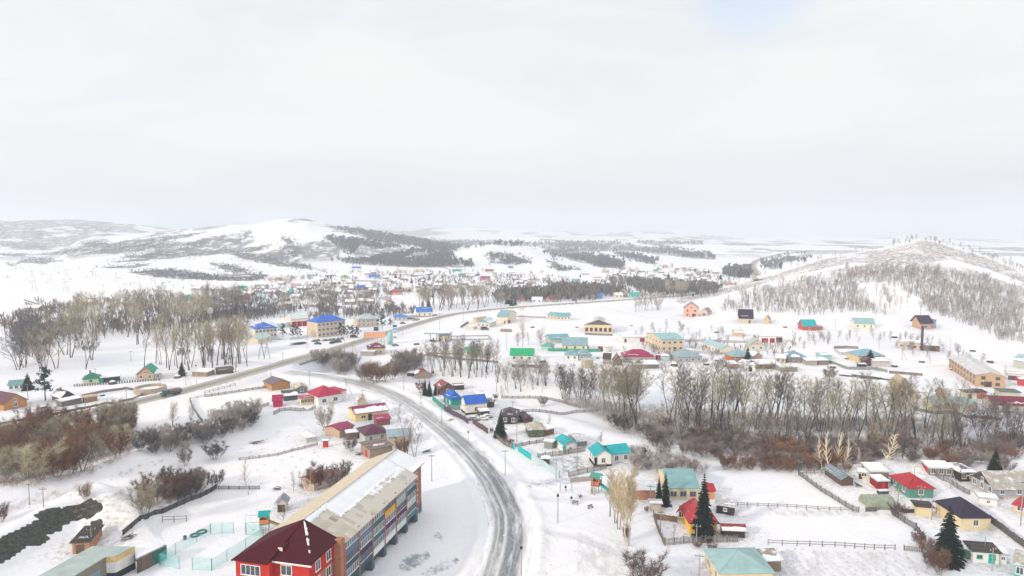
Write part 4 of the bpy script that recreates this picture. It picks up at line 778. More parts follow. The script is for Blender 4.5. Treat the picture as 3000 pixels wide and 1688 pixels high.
h_((2220,1081),(2283,1081),8,2.4,'shed',(.14,.11,.10),SL,'wide dark barn under a white roof right of the rust-orange house',name='barn',cat='barn',wk='wood',rh=1,snow=1)
h_((2304,1062),(2362,1063),10,3.0,'hip',(.20,.15,.13),(.20,.34,.42),'brown house with a half snowy, half blue roof at the end of the middle row',rh=2.8,win=(4,0),fr='w',snow=.35,rk='roofpl')
h_((2272,1064),(2301,1065),8,2.8,'gable',(.55,.50,.44),SL,'small whitish cottage with a snow roof left of the half blue roof',name='cottage',rd='x',rh=1.6,snow=.95,win=(2,0))
h_((2362,1070),(2394,1071),6,2.4,'shed',(.38,.34,.32),SL,'snow-roofed shed touching the half blue roof on the right',name='shed',cat='shed',rh=.7,snow=1)
h_((2396,1070),(2427,1069),6,2.4,'shed',(.30,.26,.24),SL,'last snow-roofed shed of the middle row before the turquoise block',name='shed',cat='shed',rh=.7,snow=1,wk='wood')
h_((2288,1089),(2336,1089),6,2.2,'shed',(.34,.32,.30),SL,'long grey shed under snow below the small whitish cottage',name='shed',cat='shed',rh=.8,snow=1,wk='wood')
h_((2392,967),(2410,967),4,2.2,'shed',(.50,.10,.08),(.5,.2,.2),'low red wing on the right of the turquoise-roofed brick house',name='annex',cat='annex',rh=.5)
h_((2150,985),(2178,986),6,2.6,'gable',(.62,.45,.32),(.7,.6,.5),'tan timber shell of a hut behind the maroon garage doors',name='hut',cat='hut',rd='x',rh=1.6,snow=.4)
h_((2206,1058),(2232,1057),8,2.6,'gable',(.48,.36,.28),SL,'small snow-gabled hut between dark spruce and beige cottage',name='hut',cat='hut',rd='y',rh=2,snow=1)
h_((1921,1054),(1936,1055),4,2.6,'flat',(.36,.02,.09),(.5,.1,.15),'tiny magenta garage with a green side between the hip roofs',name='garage',cat='garage',snow=.4)
h_((1937,1057),(1960,1057),6,2.6,'flat',(.45,.56,.56),(.6,.65,.65),'pale aqua shed right of the tiny magenta garage',name='shed',cat='shed',snow=.8)
h_((1752,1029),(1771,1030),6,3.0,'flat',(.40,.02,.05),(.6,.6,.6),'wine-red garage at the right end of the green fence',name='garage',cat='garage',snow=.9,door=(.6,1.8,1.8,(.03,.10,.10)))
h_((1773,1032),(1797,1031),6,3.0,'flat',WH,(.6,.6,.6),'white garage right of the wine-red one',name='garage',cat='garage',snow=.9,door=(.6,2,1.8,(.6,.58,.5)))
h_((2012,1037),(2031,1037),4,2.2,'flat',WH,(.6,.6,.6),'small white shed with two dark doors before the office block',name='shed',cat='shed',snow=1,doors=[(.4,.9,1.8,(.08,.07,.06)),(.8,.9,1.8,(.08,.07,.06))])
h_((1712,974),(1794,976),20,5.6,'gable',(.72,.56,.38),(.50,.48,.46),'old cream club building with big windows and a wide sagging roof',name='club_building',cat='building',rd='y',rh=3.6,win=(6,0),gable=(.16,.14,.12),snow=.55,fr='b',wsz=(1.8,2.4),rk='slate')
h_((1603,934),(1631,937),9,3.2,'gable',(.62,.52,.40),(.20,.44,.48),'left part of the low teal-roofed row past the mast',name='row_house',rd='x',rh=2.2,win=(3,0),rk='roofpl')
h_((1633,938),(1671,938),9,3.2,'gable',(.74,.70,.60),(.18,.42,.46),'right part of the low teal-roofed row past the mast',name='row_house',rd='x',rh=2.2,win=(4,0),rk='roofpl')
h_((1078,1040),(1128,1038),10,3.8,'hip',(.56,.46,.34),(.17,.03,.06),'tan roadside cafe with a ragged snow-fringed maroon roof',name='cafe',cat='cafe',rh=2.4,win=(2,0),snow=.3,rk='roofpl')
h_((1056,1042),(1094,1043),6,2.4,'flat',(.36,.34,.30),(.6,.6,.6),'low grey annex with a snow lid in front of the roadside cafe',name='annex',cat='annex',snow=1)
h_((1303,1001),(1321,998),6,4.0,'flat',(.72,.66,.50),(.5,.55,.6),'cream kiosk of the filling station',name='kiosk',cat='kiosk',fascia=(.2,.35,.5),snow=1)
# --- far village: small houses told apart by roof colour and place
def fv(px, py, wpx, wall, roof, label, t='gable', rd='x', hs=1.0, name='house', cat='house', snow=0, win=2, rk='roofpl'):
    D = math.hypot(*drop(px, py).xy); h = 3.0*hs; rh = 2.6*hs
    house((px-wpx/2, py), (px+wpx/2, py), 9*hs, h, t, wall, roof, label, name=name, cat=cat, rh=rh, rd=rd, win=(win, 0), snow=snow, rk=rk, lod=2, wsz=(1.3, 1.5))
FV = [(863,844,20,(.6,.5,.4),(.5,.4,.32),'far tan hut in the snow left of the maroon lean-to'),(1043,790,26,WH,BLUE,'far white house with a blue roof under the wooded slope'),(1093,816,27,(.4,.6,.75),BLUE,'far square house with the brightest blue roof beside the grey mast'),
(1008,817,22,(.7,.6,.4),(.1,.4,.18),'far yellow cottage with a green hip roof','hip'),(1056,850,20,(.25,.2,.2),BLUE,'far dark cottage with a blue gable by a spruce'),(913,809,24,GRY,(.40,.48,.52),'far grey cottage at the bottom of the scrub slope'),
(796,822,26,(.62,.5,.38),(.62,.56,.48),'far tan villa, left house of the walled compound'),(832,824,30,(.60,.46,.36),(.58,.5,.42),'far tan villa, right house of the walled compound'),(708,852,19,(.62,.68,.42),(.01,.33,.2),'far lime-walled house with a green roof'),
(763,851,26,(.5,.48,.46),(.40,.50,.50),'far cottage with a grey-teal hip roof left of the purple one','hip'),(643,854,22,(.38,.36,.35),(.38,.42,.42),'far grey cottage with a pale pyramid roof','hip'),(980,811,14,WH,(.6,.65,.7),'far narrow white tower-like house'),
(1153,864,34,(.66,.36,.28),(.42,.04,.06),'far pink cottage with a red hip roof','hip'),(1170,800,32,(.66,.52,.34),(.62,.56,.48),'far beige two-storey house, left of the beige pair'),(1227,798,24,(.68,.54,.34),(.64,.56,.46),'far beige two-storey house, right of the beige pair'),
(1338,799,26,(.74,.76,.74),(.02,.32,.22),'far white house with a rounded dark green roof'),(1433,799,24,(.68,.56,.44),(.28,.06,.08),'far cream villa with a maroon gable'),(1497,788,14,WH,(.05,.18,.6),'far hut with a blue roof, highest on the white hill'),
(1505,809,22,(.62,.54,.46),(.10,.10,.14),'far beige cottage with a slate-dark roof'),(1376,813,28,(.56,.5,.42),(.22,.22,.20),'far tan house with a dark gable below the green dome roof'),(1352,812,14,(.3,.5,.5),(.1,.36,.36),'far teal shed left of the dark gable'),(1420,821,26,(.4,.2,.22),(.33,.02,.12),'far house with a magenta roof'),
(1334,843,26,(.28,.22,.2),(.20,.15,.15),'far brown house beside a little spruce','hip'),(1285,842,26,(.5,.5,.48),(.56,.6,.6),'far grey shed row above the olive grove'),(1687,829,24,(.5,.55,.55),(.26,.44,.48),'far cottage with a teal-blue roof'),
(1618,885,20,(.6,.5,.42),(.30,.04,.06),'far roadside cottage with a dark red roof'),(1573,887,30,(.74,.76,.76),(.66,.72,.74),'far white sheds behind the red and white mast'),(1738,877,13,(.72,.58,.36),(.6,.5,.3),'tiny far cottage with a yellow gable','gable','y'),
(1756,875,18,(.1,.3,.6),(.03,.22,.58),'far shed with a blue roof by the road'),(1813,873,24,(.72,.64,.52),(.66,.62,.56),'far cream barn along the main road'),(1832,871,14,(.48,.42,.34),(.42,.38,.32),'far steep tan gable right of the cream barn','gable','y',1.5),(1860,873,25,(.3,.55,.5),(.02,.42,.38),'far cottage with a bright turquoise roof by the road'),
(1922,870,22,(.6,.55,.5),(.6,.56,.54),'far beige house right of the turquoise roadside roof'),(1888,868,20,(.55,.42,.38),(.55,.45,.42),'far pinkish shed between turquoise roof and beige house'),(1750,824,22,(.6,.58,.56),(.12,.15,.17),'far cottage with a dark grey roof in the valley'),(1837,785,20,WH,(.68,.68,.7),'far white farmhouse below the valley wood'),(1927,799,22,(.6,.6,.56),(.12,.36,.34),'far cottage with a teal roof high in the valley'),
(1907,799,15,WH,(.6,.62,.66),'far white gabled hut left of the high teal roof','gable','y'),(2023,793,20,(.42,.34,.28),(.44,.38,.32),'far brown house beside a clump of spruces'),(1973,801,16,WH,(.62,.64,.66),'far white hut in the middle of the upper valley','hip'),(2062,800,24,(.62,.52,.44),(.62,.56,.52),'far tan house left of the row of pointed spruces'),
(2134,837,18,(.50,.30,.26),(.46,.24,.2),'far brick-red cottage at the foot of the right hill'),(2025,829,20,(.2,.22,.25),(.14,.17,.2),'far dark slate cottage under a spruce'),(1806,825,20,(.55,.5,.46),(.46,.42,.4),'far brown-grey house right of the dark grey roof'),(1975,818,22,(.45,.42,.40),(.44,.44,.44),'far grey cottage right of the tallest valley spruce'),
(1879,798,24,(.30,.34,.38),(.26,.30,.36),'far slate-blue barn in the upper valley'),(1950,785,18,(.66,.56,.44),(.66,.6,.5),'far cream cottage, topmost of the valley houses'),(1775,800,20,(.6,.5,.42),(.55,.48,.42),'far tan cottage left of the slate-blue barn'),
(706,881,40,(.36,.16,.14),(.26,.05,.07),'far low house with a maroon roof beside the spire spruce'),(731,917,36,(.26,.26,.24),(.28,.42,.42),'far barn with a pale teal roof among dark trees'),(768,918,26,(.3,.24,.2),(.24,.18,.17),'far brown hut right of the pale teal barn'),(655,921,40,(.26,.12,.12),(.3,.28,.28),'far maroon-walled house under the dark tree row'),
(537,883,34,(.3,.5,.4),(.01,.26,.2),'far house with a dark green gable above the tan grove'),(763,878,18,(.4,.55,.52),(.42,.6,.58),'far pale teal shed between two spruces'),(789,862,34,(.42,.3,.32),(.24,.14,.18),'far house with a dusky purple roof'),(853,862,11,(.0,.45,.45),(.0,.5,.5),'far shed in the brightest turquoise'),(866,877,24,(.55,.55,.55),(.45,.48,.5),'far grey cottage right of the turquoise shed'),
(1024,893,28,(.3,.24,.22),(.26,.22,.22),'far brown cottage under the big bare tree'),(1085,891,20,(.28,.2,.2),(.22,.16,.17),'far dark shed left of the grey mast foot'),(1138,898,26,(.50,.38,.3),(.30,.16,.13),'far red-brown gable behind the blue kiosk shop','gable','y'),(1091,856,24,(.44,.46,.40),(.40,.45,.42),'far grey-green cottage below the brightest blue roof'),(1190,856,28,(.6,.48,.36),(.66,.6,.5),'far cottage with a tan hip roof right of the pink one','hip'),
(573,852,26,(.42,.42,.42),(.55,.58,.6),'far snowed-in yard sheds alone on the left plain'),(878,850,18,(.35,.28,.3),(.32,.24,.26),'far maroon lean-to right of the tan hut'),(915,860,22,(.66,.64,.6),(.6,.6,.6),'far white cottage behind the big bare tree','hip'),(985,862,24,(.66,.6,.56),(.6,.6,.6),'far pale house left of the blue gable'),(950,880,26,(.34,.3,.3),(.4,.4,.42),'far grey hut behind the twin trunks'),
(990,905,20,(.4,.36,.34),(.5,.5,.52),'far snowy shed behind the three-storey block'),(250,893,44,(.36,.33,.26),(.4,.36,.3),'far brown farm building inside the left grove'),(95,912,40,(.40,.33,.28),(.42,.36,.3),'far row of tan sheds by the farm track'),(60,1000,50,(.05,.06,.07),(.5,.52,.55),'long black barn deep in the left shade, upper one'),(95,1012,60,(.05,.06,.07),(.5,.52,.55),'long black barn deep in the left shade, lower one'),(135,958,50,(.30,.17,.12),(.5,.45,.4),'rusty brown sheds along the left track'),
(1245,862,20,(.4,.35,.32),(.34,.28,.26),'far brown cottage in the olive grove edge'),(1660,845,22,(.42,.36,.35),(.36,.3,.3),'far dull red shed among grey shrubs'),(1560,838,22,(.5,.36,.34),(.45,.3,.3),'far rosy cottage right of the olive grove'),(1715,806,20,(.55,.5,.46),(.5,.46,.42),'far beige hut at the right foot of the white hill'),(1610,828,20,(.5,.46,.44),(.45,.42,.42),'far grey-brown hut left of two thin spruces'),
(2690,868,1,WH,WH,'')]
for f in FV[:-1]: fv(*f[:6], *(f[6:]), snow=0.0 if max(f[4])-min(f[4]) > .12 else .75)

# ------------------------------------------------------------ the brick apartment block
def apartment():
    pv = Vector((.970, -.243)); uv_ = Vector((.243, .970)); cp_ = -69.3
    org = pv*cp_; z0 = 0.0
    A = empty('apartment_block', (org.x, org.y, z0), math.atan2(pv.y, pv.x))
    tag(A, 'long three-storey brick apartment block with coloured balconies and a half snowy slate roof', 'apartment building'); USED.append((org.x+uv_.x*130, org.y+uv_.y*130, 30))
    P, G = (lambda p: p-cp_), M
    brick = M('brick', (.36, .10, .05)); U0, U1 = 103.4, 156.4
    MB().box(-6.6, 6.6, U0+9.0, U1, 2.2, 12.0).build('wall', brick, A)
    MB().box(-6.65, 6.65, U0+9.0, U1+.05, -2.5, 2.197).build('basement', M('plaster', (.10, .14, .16)), A)
    # red-clad near end over brick floors
    MB().box(-6.6, 6.6, U0, U0+8.997, -2, 8.55).build('wall', brick, A)
    MB().box(-6.7, 6.7, U0-.1, U0+8.9, 8.553, 12.0).build('red_cladding', M('plaster', (.46, .028, .02)), A)
    MB().box(-7.0, -.2, U0-1.6, U0-.103, 2, 11.9).build('red_bay', M('plaster', (.46, .028, .02)), A)
    MB().box(6.72, 8.1, U0+8.6, U0+10.1, -2, 12.4).build('brick_pier', M('brick', (.42, .13, .05)), A)
    # roof
    zr, ze, e = 15.1, 12.1, .5; ub = U0+9.4
    k = 9.0
    lq = [(-7.3, U1+e, ze), (-7.3, ub, ze), (0, ub, zr), (0, U1+e, zr)]
    MB().slab(lq, .10).build('left_roof_slope', M('slate2', (.58, .50, .38)), A)
    sl = (zr-ze)/7.3; zo = zr-sl*8.7
    rq = [(8.7, ub, zo), (8.7, U1-7, zo), (0, U1-7, zr), (0, ub, zr)]; rq2 = [(7.3, U1-6.997, ze), (7.3, U1+e, ze), (0, U1+e, zr), (0, U1-6.997, zr)]
    rs = MB().slab(rq, .06).slab(rq2, .06).build('right_roof_slope', M('plaster', (.40, .34, .26)), A)
    # slate sheets laid one by one on the right slope
    r = random.Random(3); shm = {}
    nc = 6; nr_ = 34; L_ = U1-7-ub; du = L_/nr_
    tone = [M('sheet', c) for c in ((.54, .48, .38), (.50, .45, .36), (.57, .52, .43), (.44, .49, .47), (.36, .30, .23), (.62, .58, .51))]
    W_ = 8.7/nc; hyp = math.hypot(W_, sl*W_)
    for t_ in range(6): m = MB().box(0, du*.985, 0, hyp*1.04, 0, .035); shm[t_] = m.mesh(tone[t_], 'roof_sheet')
    for i in range(nr_):
        for j in range(nc):
            q = r.random(); q = .8 if r.random() < .75*min(1, i/14) else q; t_ = 0 if q < .3 else 1 if q < .55 else 2 if q < .78 else 5 if q < .9 else 3 if q < .97 else 4
            o = newobj('roof_sheet', shm[t_], rs)
            x = 8.7-W_*j; z = zo+sl*W_*j+.065
            ax = Vector((-W_, 0, sl*W_)).normalized(); au = Vector((0, 1, 0)); nz_ = au.cross(ax).normalized()
            if nz_.z < 0: nz_ = -nz_
            mtx = Matrix((au, ax, nz_)).transposed().to_4x4(); mtx.translation = Vector((x, ub+du*i+(j % 2)*.0, z+.012*(nc-j)*0+.02*r.random()))
            o.matrix_local = mtx
    b = jag([(k_[0], k_[1], k_[2]+.10) for k_ in rq], .18, .999, .52, 1.0, .22, 60, 4, .05); b.build('roof_snow', SNOWM, rs, smooth=True)
    b = jag([(k_[0], k_[1], k_[2]+.10) for k_ in rq], .0, .24, .86, 1.0, .16, 20, 5, .05); b.build('roof_snow', SNOWM, rs, smooth=True)
    b = jag([(k_[0], k_[1], k_[2]+.10) for k_ in rq], .52, .999, .40, .56, .05, 50, 6, .10); b.build('roof_snow', SNOWM, rs, smooth=True)
    b = jag([(k_[0], k_[1], k_[2]+.07) for k_ in rq2], .0, 1.0, .02, 1.0, .2, 14, 7, .05); b.build('roof_snow', SNOWM, rs, smooth=True)
    MB().box(-.22, .22, ub, U1+e, zr+.02, zr+.16).build('ridge_cap', M('metal', (.42, .40, .36)), A)
    # red hip roof on the near end
    dr = M('redroof', (.060, .001, .005)); E0 = U0-.6; apx = (0, ub, zr+.12)
    hp = MB(); Lc = (-7.5, U0-2.2, 11.9); Mc = (-.3, U0-2.2, 11.9); Md = (-.3, U0-.6, 11.95); Rc = (7.4, U0-.6, 11.95)
    hp.slab([Lc, Mc, apx], .1); hp.slab([Md, Rc, apx], .1); hp.quad(Mc, Md, apx)
    hp.slab([Rc, (7.4, ub+.2, 12.05), apx], .1); hp.slab([(7.4, ub+.2, 12.05), (8.75, ub+.2, zo+.08), (0, ub+.2, zr+.14), (0, ub-.3, zr+.12)], .1)
    hp.slab([(-7.5, ub+.3, 12.0), Lc, apx, (0, ub+.3, zr+.12)], .1)
    ho = hp.build('red_hip_roof', dr, A)
    MB().box(-.28, 7.45, U0-.66, U0-.60, 11.62, 11.93).build('eave_board', M('plaster', (.78, .74, .72)), A)
    MB().box(-7.5, -7.44, U0-2.2, ub, 11.6, 11.9).build('eave_board', M('plaster', (.78, .74, .72)), A)
    v = MB().box(-.55, .55, U0+1.6, U0+5.0, 12.4, 13.5); v.build('roof_dormer', dr, A)
    MB().box(-.45, .45, U0+1.53, U0+1.598, 12.75, 13.4).build('dormer_vent', M('plaster', (.75, .68, .55)), A)
    sq = [(7.4, ub, 12.15), Rc, (0.1, ub, zr+.2), (0, ub, zr+.2)]
    for (f0, f1, w0, w1) in ((.05, .38, .30, .55), (.44, .60, .5, .25), (.70, .76, .3, .2)):
        a0 = Vector(apx).lerp(Vector(Rc), f0)+Vector((0, 0, .13)); a1 = Vector(apx).lerp(Vector(Rc), f1)+Vector((0, 0, .13)); sd_ = Vector((.55, .35, -.20))
        n = 9; bb = MB()
        for i in range(n+1):
            c_ = a0.lerp(a1, i/n); ww = (w0+(w1-w0)*i/n)*(.35 if i in (0, n) else r.uniform(.7, 1.2)); bb.v += [tuple(c_-sd_*.25*ww), tuple(c_+Vector((0, 0, .22))+sd_*.5*ww), tuple(c_+sd_*1.6*ww+Vector((0, 0, -.02)))]
        for i in range(n):
            for q in range(2): bb.f.append((i*3+q, i*3+3+q, i*3+4+q, i*3+1+q))
        bb.build('roof_snow', SNOWM, ho, smooth=True)
    # near front windows
    for x, uu, w_, n_ in ((-4.0, U0-1.603, 3.7, 4), (2.2, U0-.103, 2.0, 2)):
        for zf in (9.4, 6.4, 3.4):
            o = window(A, 0, 0, w_, 1.7, 0, 'w', 0, n=n_); put(o, (x, uu if zf > 8.5 or w_ > 3 else U0-.003, zf), 0)
    for uu in (U0+2.8, U0+6.6):
        for zf in (9.5, 6.4, 3.5):
            o = window(A, 0, 0, 1.5, 1.7, 90, 'w', 0); put(o, (6.703 if zf > 8.5 else 6.603, uu, zf), math.pi/2)
    # far brick bay
    for zf in (9.3, 6.4, 3.5):
        o = window(A, 0, 0, 1.5, 1.6, 90, 'w', 0); put(o, (6.603, U1-3.4, zf), math.pi/2)
    o = window(A, 0, 0, 1.6, 1.2, 90, 'w', 0); put(o, (6.653, U1-3.4, .4), math.pi/2)
    # balconies
    ua = U0+10.15; ue = U1-7.0; nb = 6; bw = (ue-ua)/nb
    PAR = [[(.10, .16, .22), (.04, .07, .09), (.04, .08, .10)], [(.13, .17, .24), (.04, .03, .06), (.05, .08, .11)], [(.05, .12, .13), (.06, .13, .15), (.78, .78, .78)],
           [(.72, .36, .03), (.08, .02, .08), (.80, .80, .80)], [(.36, .42, .40), (.10, .02, .08), (.62, .72, .68)], [(.02, .10, .13), (.50, .58, .50), (.05, .20, .24)]]
    GL = M('glass', (.10, .12, .15)); dkm = M('plaster', (.05, .08, .10))
    fz = [8.75, 5.85, 2.95]
    for b_ in range(nb):
        y0 = ua+bw*b_+.25; y1 = ua+bw*(b_+1)-.25; yc = (y0+y1)/2
        for f in range(3):
            z = fz[f]; pc = PAR[b_][f]
            o = MB().box(6.61, 8.05, y0, y1, z-.16, z).build('balcony', M('plaster', (.45, .45, .45)), A)
            MB().box(7.97, 8.10, y0, y1, z-.30, z+1.05).build('parapet', M('clad', pc), o)
            glz = MB(); fr_ = MB(); n = 8 if (b_+f) % 2 else 6
            if not (b_ == 1 and f == 0 and False):
                glz.box(7.98, 8.03, y0+.05, y1-.05, z+1.05, z+2.5)
                fr_.box(7.96, 8.08, y0, y1, z+2.5, z+2.62).box(7.94, 8.12, y0, y1, z+1.053, z+1.15)
                for q in range(n+1): yy = y0+(y1-y0)*q/n; fr_.box(7.96, 8.09, yy-.05, yy+.05, z+1.15, z+2.5)
                glz.build('glazing', GL, o); fr_.build('glazing_frame', M('plaster', (.72, .74, .74) if (b_*3+f) % 4 != 1 else (.16, .18, .18)), o)
            if f > 0 or b_ in (0,): 
                s_ = MB().box(8.10, 8.24, y0+.1, y1-.1, z+1.05, z+1.13); s_.build('sill_snow', SNOWM, o)
    for b_ in range(nb+1):
        y = ua+bw*b_; MB().box(6.61, 8.2, y-.22, y+.22, 2.65, 12.0-.0).build('pilaster', M('brick', (.40, .10, .06)), A)
        MB().box(6.66, 8.15, y-.6, y+.6, -2.5, 2.647).build('support_wall', M('plaster', (.10, .14, .16)), A)
apartment_mats = True
def extra_mats():
    # corrugated slate of the left slope; red sheet roof; single sheets; balcony cladding
    for kind, col, rough in (('slate2', (.66, .55, .38), .8), ('redroof', (.20, .004, .012), .38), ('sheet', None, .85), ('clad', None, .6)): pass
_M = M
def M(kind, col=(.5, .5, .5)):
    if kind == 'slate2': k2 = 'slate_s'
    if kind in ('slate2', 'redroof', 'sheet', 'clad'):
        key = (kind, tuple(round(c, 3) for c in col))
        if key in MC: return MC[key]
        m = bpy.data.materials.new(kind); m.use_nodes = True; MC[key] = m; nt = m.node_tree; N = nt.nodes; L = nt.links; b = N['Principled BSDF']
        tc = N.new('ShaderNodeTexCoord'); n = N.new('ShaderNodeTexNoise'); n.inputs['Scale'].default_value = {'slate2': .9, 'redroof': .4, 'sheet': 2.2, 'clad': 1.2}[kind]; n.inputs['Detail'].default_value = 6; n.inputs['Roughness'].default_value = .7; L.new(tc.outputs['Object'], n.inputs[0])
        x = N.new('ShaderNodeMix'); x.data_type = 'RGBA'; f = .86 if kind != 'sheet' else .74
        x.inputs[6].default_value = (*[c*f for c in col], 1); x.inputs[7].default_value = (*[min(.85, c*1.12) for c in col], 1)
        r_ = N.new('ShaderNodeMapRange'); r_.inputs[1].default_value = .3; r_.inputs[2].default_value = .7; L.new(n.outputs[0], r_.inputs[0]); L.new(r_.outputs[0], x.inputs[0]); L.new(x.outputs[2], b.inputs[0])
        wv = N.new('ShaderNodeTexWave'); wv.bands_direction = 'X' if kind in ('sheet', 'redroof') else 'Y'; wv.inputs['Scale'].default_value = {'slate2': 3, 'redroof': 1.5, 'sheet': 3.5, 'clad': 2.5}[kind]; L.new(tc.outputs['Object'], wv.inputs[0])
        bp = N.new('ShaderNodeBump'); bp.inputs['Strength'].default_value = .35; bp.inputs['Distance'].default_value = .05; L.new(wv.outputs[0], bp.inputs['Height']); L.new(bp.outputs[0], b.inputs['Normal'])
        b.inputs['Roughness'].default_value = {'slate2': .85, 'redroof': .6, 'sheet': .9, 'clad': .6}[kind]; b.inputs['Specular IOR Level'].default_value = .25 if kind != 'redroof' else .12
        return m
    return _M(kind, col)
apartment()

# ------------------------------------------------------------ the long low building at the lower left
def long_shed():
    def at(px, py, z): return Vector((*flat(px, py, z), z))
    H = empty('service_building', (*flat(338, 1690), 0)); tag(H, 'long low building with a pale green roof and a yellow and white corner block', 'building')
    o = H.location
    zr = 4.6
    e1 = at(393, 1603, zr); e2 = at(335, 1633, zr); f1 = at(308, 1634, zr); g0 = at(215, 1690, zr); g1 = at(120, 1692, zr); b1 = at(270, 1602, zr); g00 = at(150, 1730, zr); g11 = at(40, 1730, zr)
    roof = MB(); L_ = lambda v: tuple(v-Vector((o.x, o.y, 0)))
    for q in ([e1, b1, f1, e2], [f1, b1, g11, g00]): roof.slab([L_(k) for k in q], .16)
    roof.build('roof', M('roofpl', (.42, .50, .47)), H)
    def wall(p, q, z0, z1, nm, m, t=.3):
        p = Vector(L_(p)); q = Vector(L_(q)); d = (q-p).normalized(); n = Vector((d.y, -d.x, 0)); b = MB(); v = []
        for z in (z0, z1): v += [(p.x, p.y, z), (q.x, q.y, z), (q.x-n.x*t, q.y-n.y*t, z), (p.x-n.x*t, p.y-n.y*t, z)]
        b.v = v; b.f = [(0, 3, 2, 1), (4, 5, 6, 7), (0, 1, 5, 4), (1, 2, 6, 5), (2, 3, 7, 6), (3, 0, 4, 7)]; return b.build(nm, m, H)
    i = .25; dn = Vector((0, i, 0))
    c1, c2, c3 = e1+dn, e2+dn, f1+dn
    yel = M('plaster', (.72, .50, .20)); wh = M('plaster', (.76, .74, .72)); dk = M('plaster', (.03, .035, .045))
    for p, q in ((c3, c2), (c2, c1)):
        wall(p, q, 3.45, 4.55, 'yellow_band', yel); wall(p, q, 1.25, 3.448, 'white_wall', wh); wall(p, q, -2, 1.248, 'plinth', dk)
    wall(g00+dn, c3, -2, 4.55, 'wall', M('brick', (.20, .19, .15)))
    d = (c1-c2).normalized(); w_ = c2+d*5.2; ob = window(H, 0, 0, 1.6, 1.1, 0, 'n', 0); put(ob, (w_.x-o.x+.12*d.y, w_.y-o.y-.12*d.x, 1.6), math.atan2(d.y, d.x))
    d = (c3-g00).normalized(); ob = wall(c3-d*5.2-Vector((0, .05, 0)), c3-d*1.6-Vector((0, .05, 0)), 0, 2.9, 'door', M('plaster', (.20, .32, .34)), .1)
    # snow-roofed lean-to with a rough painted wall
    K = empty('lean_to', (*flat(440, 1650), 0)); tag(K, 'lean-to with a deep smooth snow roof and a painted plank wall behind the yellow block', 'shed')
    o2 = K.location; a = at(397, 1655, 1.0); b = at(486, 1609, 1.0); c = at(482, 1596, 3.2); d_ = at(393, 1590, 3.2)
    top = [at(397, 1640, 3.0), at(486, 1598, 3.0), at(440, 1597, 3.6), at(396, 1603, 3.6)]
    LL = lambda v: tuple(v-Vector((o2.x, o2.y, 0)))
    MB().slab([LL(k) for k in top], .1).build('roof', M('wood', (.2, .18, .15)), K)
    jag([LL(k+Vector((0, 0, .11))) for k in top], 0, 1, 0, 1, .35, 12, 2, .02).build('roof_snow', SNOWM, K, smooth=True)
    p, q = top[0], top[1]; p = Vector(LL(p)); q = Vector(LL(q)); n = int((q-p).length/1.1); pm = [M('wood', c) for c in ((.16, .13, .10), (.04, .22, .16), (.22, .15, .12), (.09, .10, .09))]
    for k in range(n):
        s = p.lerp(q, k/n); e_ = p.lerp(q, (k+.96)/n); bb = MB(); t = .08
        bb.v = [(s.x, s.y+.3, -1), (e_.x, e_.y+.3, -1), (e_.x, e_.y+.3+t, -1), (s.x, s.y+.3+t, -1), (s.x, s.y+.3, 3.0), (e_.x, e_.y+.3, 3.0), (e_.x, e_.y+.3+t, 3.0), (s.x, s.y+.3+t, 3.0)]
        bb.f = [(0, 3, 2, 1), (4, 5, 6, 7), (0, 1, 5, 4), (1, 2, 6, 5), (2, 3, 7, 6), (3, 0, 4, 7)]; bb.build('plank', pm[1] if k > n-4 else pm[(k*5) % 4 if (k*5) % 4 != 1 else 2], K)
long_shed()

# bridge under the main road
def bridge():
    a = flat(862, 1060, 3.5); b = flat(932, 1040, 3.5); L_ = math.hypot(b[0]-a[0], b[1]-a[1]); B = empty('bridge', (a[0], a[1], 0), math.atan2(b[1]-a[1], b[0]-a[0])); tag(B, 'low concrete road bridge over the frozen stream', 'bridge')
    m = M('plaster', (.30, .29, .27)); MB().box(-3, L_+3, -5.6, 5.6, 2.4, 3.35).build('deck', m, B)
    for s in (-5.5, 5.5):
        r = MB().box(-6, L_+6, s-.06, s+.06, 4.25, 4.4)
        for k in range(9): r.box(-6+k*(L_+12)/8-.06, -6+k*(L_+12)/8+.06, s-.05, s+.05, 3.3, 4.25)
        r.build('railing', M('metal', (.35, .36, .36)), B)
    for x in (L_*.3, L_*.7): MB().box(x-.5, x+.5, -5, 5, -6, 2.398).build('pier', m, B)
    for x in (-2.2, L_+2.2): MB().box(x-.8, x+.8, -5.4, 5.4, -6, 2.398).build('abutment', m, B)
bridge()
# ------------------------------------------------------------ trees
def tubes(segs, k=3):      # (n,8): p0 p1 r0 r1
    a = np.array(segs, float); p0, p1, r0, r1 = a[:, :3], a[:, 3:6], a[:, 6], a[:, 7]; d = p1-p0; d /= np.linalg.norm(d, axis=1)[:, None]+1e-9
    up = np.where(np.abs(d[:, 2:3]) > .9, np.array([[1., 0, 0]]), np.array([[0, 0, 1.]])); s = np.cross(d, up); s /= np.linalg.norm(s, axis=1)[:, None]; t = np.cross(d, s)
    n = len(a); V = np.zeros((n, 2*k, 3))
    for i in range(k):
        c, q = math.cos(2*math.pi*i/k), math.sin(2*math.pi*i/k); o = s*c+t*q; V[:, i] = p0+o*r0[:, None]; V[:, k+i] = p1+o*r1[:, None]
    F = []
    for i in range(k): j = (i+1) % k; F += [[i, j, k+j], [i, k+j, k+i]]
    return V.reshape(-1, 3), (np.arange(n)[:, None, None]*2*k+np.array(F)[None]).reshape(-1, 3)
